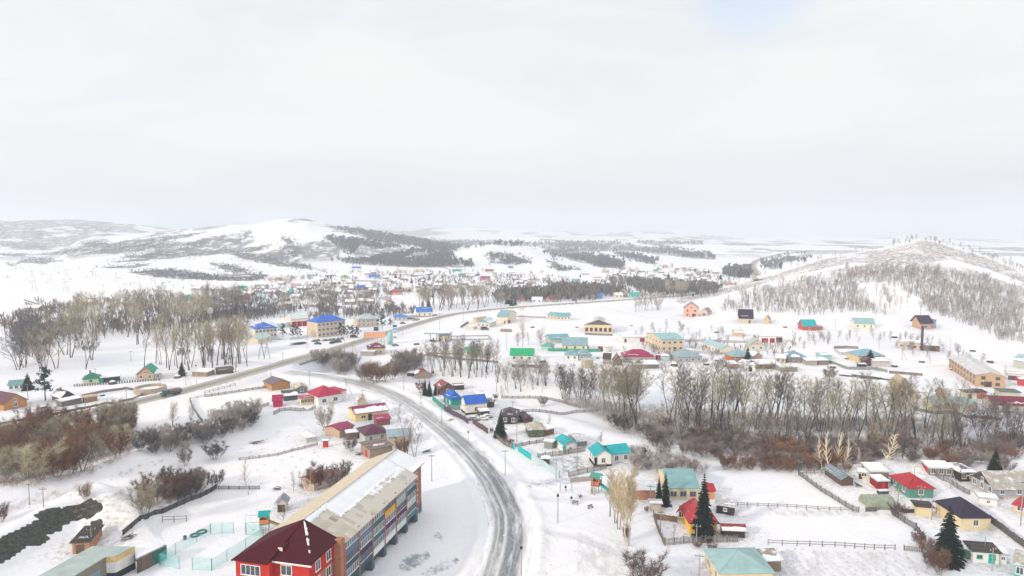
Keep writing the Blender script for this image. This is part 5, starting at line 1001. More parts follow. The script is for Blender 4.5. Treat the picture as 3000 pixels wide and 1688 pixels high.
def blades(segs):          # (n,7): p0 p1 width -> one thin triangle each
    a = np.array(segs, float); p0, p1, w = a[:, :3], a[:, 3:6], a[:, 6]; d = p1-p0; r = np.random.RandomState(len(a)).normal(size=d.shape); s = np.cross(d, r); s /= np.linalg.norm(s, axis=1)[:, None]+1e-9; s *= (w/2)[:, None]
    V = np.stack([p0-s, p0+s, p1], 1).reshape(-1, 3); return V, np.arange(len(a)*3).reshape(-1, 3)
def unit(v): v = np.asarray(v, float); return v/(np.linalg.norm(v)+1e-9)
def gen(seed, H, style):
    r = random.Random(seed); big = []; fine = []
    P = {'poplar': dict(stems=(2, 3), lean=.16, first=.26, nb=24, ang=.70, bl=.27, sub=7, tw=11, tl=.055, tw_w=.052, up=.55),
         'grove': dict(stems=(1, 3), lean=.20, first=.40, nb=20, ang=.85, bl=.29, sub=7, tw=10, tl=.055, tw_w=.040, up=.45),
         'wide': dict(stems=(2, 4), lean=.30, first=.28, nb=16, ang=.85, bl=.30, sub=7, tw=9, tl=.06, tw_w=.05, up=.35),
         'birch': dict(stems=(1, 1), lean=.03, first=.20, nb=24, ang=.70, bl=.30, sub=5, tw=3, tl=.045, tw_w=.035, up=.35),
         'bush': dict(stems=(9, 13), lean=.62, first=.25, nb=7, ang=.6, bl=.30, sub=5, tw=7, tl=.11, tw_w=.040, up=.5),
         'frost': dict(stems=(1, 2), lean=.1, first=.2, nb=20, ang=.8, bl=.3, sub=6, tw=8, tl=.07, tw_w=.035, up=.2),
         }[style]
    ns = r.randint(*P['stems'])
    for s in range(ns):
        az = 2*math.pi*(s+r.random()*.6)/ns; le = P['lean']*r.uniform(.5, 1.2)*(1 if ns > 1 else .5)
        d = unit([math.cos(az)*le, math.sin(az)*le, 1]); p = np.array([math.cos(az), math.sin(az), 0])*(.02*H if ns > 1 else 0); h = H*r.uniform(.82, 1) if s else H
        n = 9; R0 = H*(.0135 if style != 'bush' else .009)/(1+.15*(ns-1)); pts = [p-np.array([0, 0, .4])]; ln = h/n
        for i in range(n):
            d = unit(d+np.array([r.gauss(0, .07), r.gauss(0, .07), .04+.03*le])); pts.append(pts[-1]+d*ln)
        rad = [R0*(1-.90*(i/n)**.8)+.012 for i in range(n+1)]
        for i in range(n): big.append([*pts[i], *pts[i+1], rad[i], rad[i+1]])
        for k in range(P['nb']):
            t = P['first']+(1-P['first'])*(k+r.random())/P['nb']; i = min(int(t*n), n-1); q = pts[i]+(pts[i+1]-pts[i])*(t*n-i); td = unit(pts[i+1]-pts[i])
            a2 = k*2.4+r.random(); side = np.array([math.cos(a2), math.sin(a2), 0]); ang = P['ang']*r.uniform(.7, 1.3)
            bd = unit(td*math.cos(ang)+side*math.sin(ang)); bl = H*P['bl']*(1.15-.75*t)*r.uniform(.7, 1.2)
            if style == 'birch': bl = H*P['bl']*(1.25-1.05*t)*r.uniform(.7, 1.1)
            bp = [q]; m = 4
            for j in range(m):
                bd = unit(bd+np.array([r.gauss(0, .12), r.gauss(0, .12), P['up']*.28])); bp.append(bp[-1]+bd*bl/m)
            br = max(.35*rad[i], .02 if style != 'birch' else .10)
            for j in range(m): (big if br > .03 and j < 3 else big).append([*bp[j], *bp[j+1], br*(1-j/m*.8), br*(1-(j+1)/m*.8)+.006])
            for q2 in range(P['sub']):
                t2 = .2+.8*(q2+r.random())/P['sub']; j = min(int(t2*m), m-1); sp = bp[j]+(bp[j+1]-bp[j])*(t2*m-j); sd_ = unit(unit(bp[j+1]-bp[j])+np.array([r.gauss(0, .6), r.gauss(0, .6), r.gauss(.25, .4)])); sl_ = bl*.38*r.uniform(.6, 1.3)*(1.2-.5*t2)
                ep = sp+sd_*sl_; fine.append([*sp, *ep, P['tw_w']*1.5])
                for q3 in range(P['tw']):
                    t3 = (q3+r.random())/P['tw']; tp = sp+(ep-sp)*t3; tdn = unit(sd_+np.array([r.gauss(0, .75), r.gauss(0, .75), r.gauss(.15, .5) if style not in ('frost',) else r.gauss(-.2, .5)])); fine.append([*tp, *(tp+tdn*H*P['tl']*r.uniform(.5, 1.4)*(1.6 if style == 'bush' else 1)), P['tw_w']])
    return big, fine
def gen_spruce(seed, H, W):
    r = random.Random(seed); V = []; F = []; lv = int(14+H*1.1)
    for i in range(lv):
        t = i/lv; z = H*(.05+.95*t); rad = W*(1-t)**.85*(1+.12*math.sin(i*2.2))+.12; nb = int(7+7*(1-t))
        for k in range(nb):
            a = 2*math.pi*(k+r.random()*.8)/nb; L_ = rad*r.uniform(.7, 1.15); dr = -.34*L_*r.uniform(.5, 1.4); m = 3
            ca, sa = math.cos(a), math.sin(a); w0 = L_*.30+.12
            for q in range(7):
                f0 = q/7; x0 = L_*f0; zz = z+dr*f0**1.3+.05; wd = w0*(1-.75*f0)*r.uniform(.7, 1.3); x1 = min(x0+L_*.42, L_*1.05)
                for sg in (-1, 1):
                    n = len(V); oz = r.uniform(-.16, .05)*L_
                    V += [(ca*x0, sa*x0, zz+.04*L_), (ca*(x0+.3*L_)-sa*sg*wd, sa*(x0+.3*L_)+ca*sg*wd, zz+oz-.10*L_), (ca*x1, sa*x1, zz+dr*.16)]; F.append((n, n+1, n+2))
    V.append((0, 0, H*1.03)); n = len(V); V += [(.09, 0, H*.93), (-.05, .08, H*.93), (-.05, -.08, H*.93)]; F += [(n-1, n, n+1), (n-1, n+1, n+2), (n-1, n+2, n)]
    return np.array(V), np.array(F)
def gen_pine(seed, H, W):
    r = random.Random(seed); V = []; F = []; cl = []
    for i in range(34):
        t = .32+.68*(i/34); a = r.random()*6.28; rad = W*math.sin(min(1, (1.05-t)*1.9)*1.5)*r.uniform(.25, 1); cl.append((rad*math.cos(a), rad*math.sin(a), H*t-.0, r.uniform(.5, 1)*H*.085))
    for cx, cy, cz, cr in cl:
        for q in range(46):
            d = unit([r.gauss(0, 1), r.gauss(0, 1), r.gauss(0, .6)])*cr*r.uniform(.3, 1.1); c = np.array([cx, cy, cz])+d; n = len(V)
            for k in range(3): V.append(tuple(c+np.array([r.gauss(0, 1), r.gauss(0, 1), r.gauss(0, .7)])*cr*.30))
            F.append((n, n+1, n+2))
    return np.array(V), np.array(F), cl
BK = {'olive': (.26, .23, .17), 'dark': (.065, .058, .055), 'grey': (.20, .18, .165), 'pale': (.78, .69, .54), 'white': (.62, .58, .52), 'brown': (.10, .07, .055)}
TW = {'olive': (.37, .33, .235), 'dark': (.12, .10, .095), 'grey': (.27, .24, .22), 'pale': (.70, .60, .45), 'brown': (.22, .13, .09), 'rust': (.25, .125, .07), 'frost': (.56, .52, .50), 'purple': (.20, .155, .15), 'tan': (.46, .41, .31), 'gold': (.56, .46, .29), 'blue': (.16, .15, .16), 'frostg': (.42, .385, .36)}
TWN = {'olive': 'olive', 'dark': 'dark', 'grey': 'grey', 'pale': 'cream', 'brown': 'brown', 'rust': 'rust-red', 'frost': 'frost-white', 'purple': 'purplish', 'tan': 'tan', 'gold': 'golden tan', 'blue': 'slate-grey', 'frostg': 'frosted grey'}
PROTO = {}
def proto(style, k, bk, tw):
    key = (style, k, bk, tw)
    if key in PROTO: return PROTO[key]
    b0 = ('raw', style, k)
    if b0 not in PROTO:
        H0 = {'bush': 5., 'birch': 12., 'frost': 9.}.get(style, 22. if style == 'poplar' else 20.)
        big, fine = gen(k*31+len(style)*7, H0, style); PROTO[b0] = (tubes(big, 4 if style != 'bush' else 3), blades(fine), H0)
    (v1, f1), (v2, f2), H0 = PROTO[b0]
    a = npmesh('trunk', v1, f1, M('bark', BK[bk])); b = npmesh('crown', v2, f2, M('twig', TW[tw]))
    PROTO[key] = (a, b, H0); return PROTO[key]
TREES = 0
def tree(loc, H, style, bk, tw, label, group=None, wid=1.0, name='bare_tree', k=None, cat='tree', r_=rnd):
    global TREES; TREES += 1
    a, b, H0 = proto(style, r_.randrange(7) if k is None else k, bk, tw)
    s = H/H0; o = empty(name, (loc[0], loc[1], loc[2]-.1), r_.random()*6.28)
    if style in ('grove', 'wide', 'birch'): o.rotation_euler = (r_.gauss(0, .05), r_.gauss(0, .05), o.rotation_euler[2])
    o.scale = (s*wid, s*wid, s); tag(o, label, cat, group)
    newobj('trunk' if style != 'bush' else 'stems', a, o); newobj('crown', b, o); return o
def scatter(poly, n, mind, seed, avoid=True, tries=40):
    r = random.Random(seed); xs = [p[0] for p in poly]; ys = [p[1] for p in poly]; out = []
    for _ in range(n*tries):
        if len(out) >= n: break
        x = r.uniform(min(xs), max(xs)); y = r.uniform(min(ys), max(ys))
        if not inpoly(np.array([x]), np.array([y]), poly)[0]: continue
        p = drop(x, y)
        if any((p.x-q.x)**2+(p.y-q.y)**2 < mind*mind for q in out): continue
        if avoid and any((p.x-u[0])**2+(p.y-u[1])**2 < (u[2]+1)**2 for u in USED): continue
        if (p.y < 520) and avoid:
            if min((p.x-q[0])**2+(p.y-q[1])**2 for q in SR[::2]+MR[::2]) < 60: continue
        out.append(p)
    return out
def grove(poly, n, Hr, style, cols, label, group, seed, mind=3.0, wid=(.85, 1.2), name='bare_tree', cat='tree'):
    r = random.Random(seed)
    for p in scatter(poly, n, mind, seed):
        bk, tw = cols[r.randrange(len(cols))]; H = r.uniform(*Hr); q = (H-Hr[0])/(Hr[1]-Hr[0]); px_ = project(np.array([p.x]), np.array([p.y]), np.array([p.z]))[0][0]
        x0 = min(k[0] for k in poly); u = (px_-x0)/(max(k[0] for k in poly)-x0); m = 4 if n > 30 else 3
        place = (('left end', 'left part', 'right part', 'right end') if m == 4 else ('left end', 'middle', 'right end'))[max(0, min(m-1, int(u*m)))]
        tree(p, H, style, bk, tw, ('low', 'mid-high', 'tall')[min(2, int(q*3))]+' '+TWN[tw]+' '+label+', '+place, group, r.uniform(*wid), name, None, cat, r)
gv = grove
ORD = ['leftmost but three', 'leftmost but one', 'rightmost but one', 'fourth', 'third', 'rightmost', 'leftmost']
gv([(160,985),(240,945),(420,930),(600,925),(640,960),(560,1012),(380,1012),(200,1010)], 52, (22, 29), 'grove', [('dark','olive'),('grey','tan'),('dark','tan')], 'tree of the dense left grove below the plain', 'trees of the left far grove', 1, name='poplar')
gv([(0,1075),(0,1010),(60,985),(150,1010),(140,1060),(60,1085)], 16, (17, 22), 'wide', [('dark','dark'),('dark','blue')], 'tree in the shaded corner at the left edge', 'dark trees at the left edge', 2, wid=(.9, 1.2))
for i, (px, py, hp) in enumerate([(165,1080,120),(130,1088,110),(250,1082,118),(206,1048,130),(193,1040,120),(268,1055,120),(118,1090,60)]):
    p = drop(px, py); D = math.hypot(p.x, p.y); tree(p, hp*D/2000, 'wide' if i != 2 else 'grove', 'grey' if i % 2 else 'dark', 'olive', ORD[i]+' of the seven free-standing trees on the snow before the left grove', 'free-standing trees before the left grove', .95)
gv([(395,1085),(415,1065),(700,1050),(712,1075),(640,1085)], 26, (20, 25), 'grove', [('grey','tan'),('grey','olive'),('dark','tan')], 'long-trunked tree behind the green-roofed cottages', 'slim tan trees behind the green roofs', 3, wid=(.8, 1.1), name='poplar')
gv([(560,1060),(700,1030),(740,1075),(650,1085)], 12, (20, 25), 'grove', [('grey','tan'),('grey','grey')], 'slim tree beside the electric portal', 'slim trees near the main road', 4, wid=(.7, 1.0))
gv([(575,935),(620,915),(730,910),(740,935),(640,945)], 15, (22, 27), 'wide', [('dark','dark'),('dark','grey')], 'tree round the white water tower', 'dark trees round the water tower', 5, wid=(.8, 1.1))
for i, (px, py, hp) in enumerate([(822,930,62),(832,928,66),(843,926,58),(912,925,72),(925,918,80),(940,925,95),(958,918,85),(972,925,88),(990,922,70),(1045,925,64),(1058,922,58),(1100,925,60),(1075,900,50),(890,905,52)]):
    p = drop(px, py); D = math.hypot(p.x, p.y); tree(p, hp*D/2000, 'wide', 'grey', 'grey' if i % 3 else 'tan', ('short' if hp < 60 else 'mid-high' if hp < 75 else 'towering')+(' grey' if i % 3 else ' tan')+' spreading tree behind the public buildings, '+('above the garage hall' if px < 860 else 'above the three-storey roof' if px < 1000 else 'right of the three-storey roof'), 'large trees behind the public buildings', .9)
gv([(1205,895),(1260,890),(1430,880),(1450,895),(1400,908),(1250,912)], 44, (17, 22), 'grove', [('grey','olive'),('dark','grey'),('grey','tan')], 'tree of the belt above the main road', 'trees of the belt above the main road', 6, wid=(1, 1.4), name='poplar')
for px, py, hp in [(1455,898,42),(1468,900,46),(1478,898,40)]:
    p = drop(px, py); tree(p, hp*math.hypot(p.x, p.y)/2000, 'grove', 'grey', 'tan', 'pale tan poplar of the trio by the main road near the mast', 'three tan poplars near the mast', 1.2)
gv([(1225,1092),(1260,1072),(1440,1082),(1462,1108),(1400,1110),(1240,1100)], 30, (13, 17), 'grove', [('grey','grey'),('dark','grey'),('grey','tan')], 'riverside tree below the filling station', 'riverside trees below the filling station', 7, wid=(.85, 1.2))
gv([(1455,1150),(1440,1118),(1620,1110),(1650,1150),(1560,1152)], 26, (9, 12.5), 'grove', [('grey','frostg'),('dark','grey'),('pale','frostg')], 'riverside tree behind the picket garden', 'riverside trees behind the picket garden', 8, wid=(.9, 1.3))
gv([(1640,1180),(1650,1150),(1750,1155),(1752,1185)], 12, (11, 14), 'wide', [('dark','dark'),('dark','grey')], 'forked tree left of the massive poplars', 'dark forked trees left of the poplars', 9, wid=(.8, 1.1))
gv([(1755,1205),(1775,1192),(1885,1215),(1890,1248),(1800,1245)], 13, (19, 23), 'grove', [('olive','olive'),('olive','tan'),('dark','olive')], 'poplar of the massive clump in the river wood', 'tan poplars in the river wood', 10, wid=(1.1, 1.5), name='poplar')
gv([(1950,1225),(1960,1195),(2300,1210),(2310,1262),(2120,1262),(1960,1240)], 36, (15, 21), 'grove', [('dark','grey'),('dark','olive'),('grey','tan'),('dark','dark')], 'tree of the river wood above the snow field', 'tall trees of the right river wood', 11, wid=(.95, 1.3))
gv([(2330,1270),(2340,1235),(2560,1245),(2800,1255),(2800,1300),(2560,1300),(2380,1290)], 42, (14, 20.5), 'grove', [('dark','olive'),('grey','tan'),('dark','grey')], 'tree of the river wood above the red-roofed house', 'tan-crowned trees of the far right river wood', 12, wid=(1.0, 1.35), name='poplar')
gv([(2820,1290),(2830,1250),(2990,1240),(3010,1300)], 12, (9, 13), 'wide', [('dark','dark'),('dark','purple')], 'tree at the right end of the river wood', 'low dark trees at the right end', 13)
gv([(1900,1262),(1960,1255),(2300,1275),(2560,1300),(2960,1305),(2980,1330),(2600,1345),(2300,1335),(2100,1315),(1950,1290)], 40, (11, 16), 'wide', [('dark','dark'),('dark','grey'),('dark','purple'),('grey','olive')], 'tree rooted in the thicket of the river wood', 'dark trees rooted in the thicket', 50, 4, (.75, 1.0))
# undergrowth of the river wood
UC = [('brown','brown'),('dark','purple'),('dark','dark'),('grey','purple'),('brown','purple'),('brown','rust'),('grey','grey'),('dark','grey')]
gv([(1790,1250),(1960,1262),(2120,1275),(2400,1300),(2600,1310),(2900,1305),(3000,1300),(3000,1350),(2860,1345),(2660,1352),(2480,1372),(2250,1365),(2060,1345),(1950,1320),(1860,1290)], 100, (2.8, 6.5), 'bush', UC, 'thicket bush at the foot of the river wood', 'thicket bushes of the river wood', 14, 3.0, (1.1, 1.6), 'bush', 'bush')
gv([(1850,1330),(1960,1345),(2060,1385),(2020,1400),(1880,1385),(1820,1350)], 26, (3, 5), 'bush', [('grey','frostg'),('grey','frost'),('dark','grey')], 'bush between the turquoise roofs and the thicket', 'frosted bushes beside the thicket', 15, 3, (1, 1.4), 'bush', 'bush')
gv([(2090,1375),(2240,1385),(2450,1380),(2520,1385),(2400,1365),(2200,1360)], 30, (2.5, 5), 'bush', [('brown','rust'),('brown','brown'),('dark','purple')], 'bush along the upper edge of the snow field', 'reddish bushes on the field edge', 16, 2.5, (1, 1.5), 'bush', 'bush')
gv([(2640,1345),(2800,1350),(2960,1360),(3000,1385),(2850,1385),(2700,1362)], 16, (3, 5), 'bush', [('brown','rust'),('dark','purple'),('grey','grey')], 'bush behind the black log house on the right', 'bushes behind the black log house', 17, 2.5, (1, 1.4), 'bush', 'bush')
# left willow wood behind the bank
gv([(0,1285),(120,1262),(380,1225),(398,1262),(380,1318),(255,1385),(150,1400),(0,1420)], 42, (7, 11), 'bush', [('brown','rust'),('brown','brown'),('dark','olive'),('grey','olive'),('brown','rust')], 'willow of the thicket behind the snowy bank', 'willows behind the snowy bank', 18, 3.6, (.85, 1.15), 'willow', 'tree')
gv([(0,1370),(60,1330),(250,1300),(330,1300),(300,1370),(180,1400)], 12, (9, 12), 'wide', [('grey','brown'),('dark','brown')], 'forked tree inside the willow thicket', 'forked trees in the willow thicket', 19, 4, (.9, 1.2))
gv([(395,1335),(400,1295),(560,1272),(740,1240),(760,1250),(640,1290),(520,1330)], 34, (3, 6), 'bush', [('dark','blue'),('grey','grey'),('dark','purple'),('grey','frostg')], 'bush in the gully behind the snowy bank', 'bushes in the gully behind the bank', 20, 3, (1, 1.5), 'bush', 'bush')
gv([(600,1250),(620,1215),(780,1205),(760,1240),(680,1250)], 10, (4, 6), 'bush', [('grey','frostg'),('grey','grey')], 'bush above the bushy gully', 'frosted bushes above the gully', 21, 3, (1, 1.4), 'bush', 'bush')
gv([(428,1455),(450,1435),(600,1420),(640,1432),(590,1455),(500,1490),(440,1478)], 13, (4.5, 7), 'bush', [('brown','purple'),('dark','blue'),('brown','brown'),('dark','dark')], 'bush of the clump on the mound', 'bushes on the mound by the board fence', 22, 2.2, (.9, 1.3), 'bush', 'bush')
def lone(px, py, hp, style, bk, tw, label, wid=1.0, name='bare_tree', k=None, cat='tree', group=None):
    p = drop(px, py); tree(p, hp*math.hypot(p.x, p.y)/2000, style, bk, tw, label, group, wid, name, k, cat)
lone(425,1512,88,'bush','brown','olive','olive-brown bush at the lower end of the dark board fence',.9,'bush',1,'bush')
lone(630,1348,52,'bush','dark','blue','low spreading blue-grey bush hanging over the bank crest',1.3,'bush',2,'bush')
lone(545,1365,50,'bush','grey','grey','thin grey bush on the inner slope of the bank',.9,'bush',3,'bush')
lone(253,1465,42,'bush','brown','brown','small brown bush on the crest above the slag heap',.9,'bush',0,'bush')
lone(5,1530,48,'bush','brown','purple','thin bush at the very left edge above the slag heap',.9,'bush',1,'bush')
lone(728,1451,106,'birch','white','frost','frosted white birch on the snow left of the long block',1.2,'birch',1)
lone(860,1438,60,'frost','grey','frostg','small frosted tree between the white birch and the hidden red roof',.9,'bare_tree',1)
lone(905,1468,105,'wide','pale','brown','brown tree with a pale cut trunk against the long block roof',.8,'bare_tree',1)
lone(930,1435,80,'bush','brown','brown','brown bush before the hidden dark red roof',1.0,'bush',2,'bush')
lone(975,1440,75,'bush','brown','purple','purple-brown bush left of the hidden dark red roof',.9,'bush',3,'bush')
lone(1005,1415,66,'bush','dark','dark','dark bush at the far end of the hidden dark red roof',.9,'bush',4,'bush')
lone(828,1535,52,'frost','dark','grey','low apple tree beside the playground tower',1.1,'fruit_tree',2)
lone(1190,1335,150,'wide','grey','frostg','big pale frosted tree over the beige barn by the side road',1.0,'bare_tree',2)
lone(1215,1338,110,'wide','grey','grey','second grey tree behind the far end of the long block',.8,'bare_tree',3)
lone(1178,1338,60,'bush','brown','brown','bush at the foot of the big pale frosted tree',1.0,'bush',1,'bush')
lone(1030,1322,42,'bush','dark','grey','dark garden bush left of the plum-roofed house',1.3,'bush',2,'bush')
lone(952,1262,75,'bush','brown','frostg','frosted brown bush below the large crimson roof',.8,'bush',3,'bush')
lone(965,1240,66,'frost','grey','brown','slim frosted tree right of the frosted brown bush',.9,'bare_tree',3)
for i, (px, py, hp, w_) in enumerate([(1065,1118,50,1.3),(1100,1121,62,1.4),(1125,1117,54,1.4),(1150,1112,46,1.2),(1085,1112,56,1.2)]): lone(px, py, hp, 'bush', 'brown', 'brown' if i % 2 else 'olive', ['leftmost','middle','third','rightmost','rear'][i]+' rounded brown bush of the dense clump inside the road loop', w_, 'bush', i, 'bush', 'dense clump inside the road loop')
gv([(925,1098),(930,1060),(1010,1050),(1050,1080),(1020,1100)], 14, (6, 9), 'bush', [('grey','grey'),('grey','frostg')], 'streamside bush by the bridge', 'streamside bushes right of the bridge', 23, 3, (.9, 1.2), 'bush', 'bush')
gv([(1150,1100),(1160,1062),(1230,1060),(1240,1095),(1200,1105)], 14, (5, 8), 'bush', [('grey','grey'),('dark','grey')], 'bush between road loop and red-gabled hut', 'bushes beyond the road loop', 24, 3, (.9, 1.2), 'bush', 'bush')
lone(505,1250,66,'frost','grey','frostg','frosted birch-like tree beside the main road on the left',1.1,'bare_tree',0)
lone(560,1240,50,'frost','grey','frostg','smaller frosted tree right of the roadside frosted one',1.0,'bare_tree',4)
for i, (px, py, hp, k, tw) in enumerate([(1786,1513,150,0,'olive'),(1803,1532,165,1,'tan'),(1812,1552,190,2,'olive'),(1830,1585,250,3,'tan'),(1840,1600,285,4,'tan')]): lone(px, py, hp*.87, 'poplar', 'grey' if i < 3 else 'pale', 'gold', ['rearmost small poplar of the tan row beside the playground','second poplar from the back of the tan row','middle poplar of the tan row with a dark stem','fourth poplar of the tan row, hidden by the front one','frontmost tallest poplar of the tan row with a pale trunk'][i], .82, 'poplar', k, 'tree')
lone(1834,1590,60,'bush','brown','brown','brown shoots round the foot of the frontmost tan poplar',.5,'bush',0,'bush')
lone(1885,1722,118,'bush','brown','purple','big leafless shrub rising from the bottom edge',1.15,'bush',1,'bush')
lone(1972,1580,44,'frost','dark','grey','little gnarled fruit tree in the fenced yard of the yellow house',1.0,'fruit_tree',2)
lone(1755,1306,42,'wide','dark','dark','dark tree behind the turquoise gable roofs',1.1,'bare_tree',1)
lone(1592,1190,30,'bush','dark','purple','round dark bush on the picket fence line',1.1,'bush',1,'bush')
lone(1605,1260,46,'frost','grey','frostg','frosted bush-tree in the snowy garden of the log cottage',1.0,'bare_tree',2)
lone(1475,1170,42,'frost','grey','frostg','frosted tree at the start of the picket fence',.9,'bare_tree',3)
lone(1452,1172,20,'bush','dark','blue','tiny dark bush behind the pale barn roof',.9,'bush',2,'bush')
lone(1305,1192,40,'wide','dark','brown','bent apple tree between green fence and turquoise cottage',1.1,'fruit_tree',2)
lone(1232,1150,36,'bush','grey','brown','frosted bush left of the twin spruces',1.1,'bush',3,'bush')
for i, (px, py, hp, k) in enumerate([(2409,1380,96,0),(2428,1384,112,1),(2452,1370,106,2),(2470,1376,90,3),(2517,1379,68,4),(2587,1370,96,0)]):
    lone(px, py, hp, 'birch', 'pale', 'pale', ['leftmost bare cream birch above the patched barn','second cream birch from the left, straight and thin','tallest cream birch behind the patched barn','fourth cream birch from the left with arching twigs','short cream birch with a forked crown by the lean-to','broad cream tree spreading over the snow mound'][i], 1.0 if i < 5 else 1.7, 'birch', k)
lone(2852,1318,32,'birch','pale','pale','small cream birch deep in the right thicket',1.2,'birch',2)
lone(2940,1362,60,'wide','grey','brown','frosted brown tree right of the small dark spruce',1.2,'bare_tree',1)
for i, (px, py, hp) in enumerate([(2620,1512,38),(2640,1508,30),(2690,1598,42),(2712,1625,50),(2735,1652,58),(2752,1684,66),(2722,1662,44)]): lone(px, py, hp, 'bush', 'brown', 'brown' if i % 2 else 'purple', ['first','second','third','fourth','sixth','lowest','fifth'][i]+' bush down the line of the dark picket fence', 1.0, 'bush', i % 5, 'bush', 'bushes along the dark picket fence')
lone(2088,1612,22,'bush','dark','brown','hedge bush before the yellow house, right one',1.8,'bush',0,'bush'); lone(2045,1604,20,'bush','dark','brown','hedge bush before the yellow house, left one',1.6,'bush',1,'bush')
lone(2470,1180-15,30,'bush','dark','grey','round bush alone on the snow left of the dark slag streak',1.0,'bush',2,'bush') if False else lone(2431,1116,38,'bush','dark','grey','round bush alone on the snow left of the dark slag streak',1.2,'bush',2,'bush')
for i, (px, py, hp) in enumerate([(1480,1300,22),(1492,1303,20),(1440,1268,16),(1500,1300,16),(1915,1484,20),(1895,1500,18),(1700,1460,14)]): lone(px, py, hp, 'bush', 'brown', 'brown', 'garden bush in the yards along the side road', 1.0, 'bush', i % 5, 'bush', 'garden bushes along the side road')
gv([(1860,915),(1870,905),(1940,903),(1935,912)], 9, (11, 15), 'wide', [('grey','grey'),('grey','tan')], 'bare tree on the flat left of the pink villa', 'trees on the flat left of the pink villa', 25, 4, (.8, 1))
gv([(1950,876),(1955,868),(2005,866),(2000,876)], 10, (16, 20), 'grove', [('grey','tan')], 'roadside tree above the pink villa', 'tan trees above the pink villa', 26, 4, (1, 1.4))
# birch wood on the right hill
BC = [('white','frostg'),('grey','frost'),('grey','frostg'),('pale','frostg')]
gv([(2060,925),(2200,860),(2350,830),(2500,805),(2650,800),(2800,840),(2900,860),(2990,850),(3000,1000),(2870,985),(2760,925),(2640,925),(2500,915),(2350,925),(2200,915)], 150, (8, 13), 'grove', BC, 'birch of the wood on the right hill', 'frosted birches on the right hill', 27, 5, (.9, 1.3), 'birch')
gv([(2560,738),(2640,712),(2700,705),(2790,720),(2860,742),(2930,768),(2995,792),(3000,800),(2930,778),(2790,728),(2700,712),(2640,720)], 44, (4.5, 9.5), 'grove', [('dark','grey'),('grey','grey'),('dark','purple')], 'tree on the crest of the right hill', 'trees on the crest of the right hill', 28, 4, (1, 1.4), 'birch')
gv([(2040,868),(2200,820),(2400,762),(2540,738),(2545,745),(2400,772),(2200,830),(2050,878)], 22, (6, 9), 'grove', [('grey','frostg')], 'tree on the long left ridge of the right hill', 'trees on the left ridge of the right hill', 29, 6)
gv([(1850,985),(1900,960),(2120,960),(2120,990),(2050,1015),(1860,990)], 26, (4, 7), 'frost', [('grey','frostg'),('grey','frost'),('grey','grey')], 'bush on the flat around the office block', 'bushes around the office block', 30, 5, (1, 1.5), 'bush', 'bush')
gv([(2300,1010),(2420,985),(2680,985),(2860,1060),(2900,1090),(2740,1080),(2620,1020),(2480,1010)], 44, (4, 8), 'frost', [('grey','frostg'),('grey','frost'),('grey','purple')], 'bush on the slope round the boiler house', 'bushes round the boiler house', 31, 5, (1, 1.6), 'bush', 'bush')
gv([(1500,1020),(1530,985),(1600,1000),(1590,1015)], 6, (8, 12), 'frost', [('grey','frostg')], 'tree near the foot of the red and white mast', 'frosted trees near the mast foot', 32, 4)

# conifers
CN = {}
CM = M('needle', (.018, .045, .032)); 
def conifer(px, py, hp, label, wr=.23, kind='spruce', col=(.016, .040, .030), group=None):
    p = drop(px, py); H = hp*math.hypot(p.x, p.y)/2000; D = p.y
    lod = 0 if D < 420 else 1; v = (px+py) % 2 if D > 420 else px % 4
    key = (kind, lod, int(v), col, round(wr, 2))
    if key not in CN:
        H0 = 12. if lod == 0 else 7.
        if kind == 'spruce': V_, F_ = gen_spruce(int(v)*7+3, H0, H0*wr); cl = []
        else: V_, F_, cl = gen_pine(int(v)*5+1, H0, H0*wr)
        t = MB().tube((0, 0, -.6), (0, 0, H0*(.9 if kind == 'spruce' else .8)), H0*.02, H0*.006, 6)
        for cx, cy, cz, cr in cl[::2]: t.tube((0, 0, cz-.8), (cx, cy, cz), .07, .03, 4, False)
        CN[key] = (t.mesh(M('bark', (.10, .07, .05)), 'trunk'), npmesh('crown', V_, F_, M('needle', col)), H0)
    t, c, H0 = CN[key]; o = empty(kind+'_tree', p, rnd.random()*6); s = H/H0; o.scale = (s, s, s); tag(o, label, 'tree', group); newobj('trunk', t, o); newobj('crown', c, o)
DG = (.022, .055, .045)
for a in [(2060,1577,196,'tallest dark spruce, in front of the yellow house',.155),(1930,1476,88,'left one of the two dark spruces at the blue-grey roof',.13),(1949,1482,104,'right one of the two dark spruces at the blue-grey roof',.15),(2776,1650,152,'big ragged spruce below the purple-roofed cream house',.24),(2915,1379,56,'small dark spruce behind the big grey house',.27),
 (533,1102,42,'pointed green spruce beside the brown shed on the left',.26),(82,1143,44,'small spruce beside the white cottage on the left',.30),(1245,1158,52,'left one of the twin spruces beside the brown log house',.16),(1258,1161,54,'right one of the twin spruces beside the brown log house',.17),(1277,1157,32,'short third spruce touching the brown log house',.25),
 (1466,1281,80,'bushy green fir before the black log house',.25),(2190,1069,54,'dark spruce before the rust-orange house',.26),(2549,1067,42,'solitary round spruce before the blue-roofed tan house',.36),(692,921,50,'spire-like dark spruce in the far village on the left',.16),(945,914,40,'dark spruce under the spreading trees behind the blue-roofed block',.2)]:
    conifer(*a[:4], wr=a[4], col=(.008,.020,.015) if a[1] > 1300 else (.013,.034,.026)) if a[0] != 1464 else conifer(*a[:4], wr=a[4], col=(.03,.075,.03))
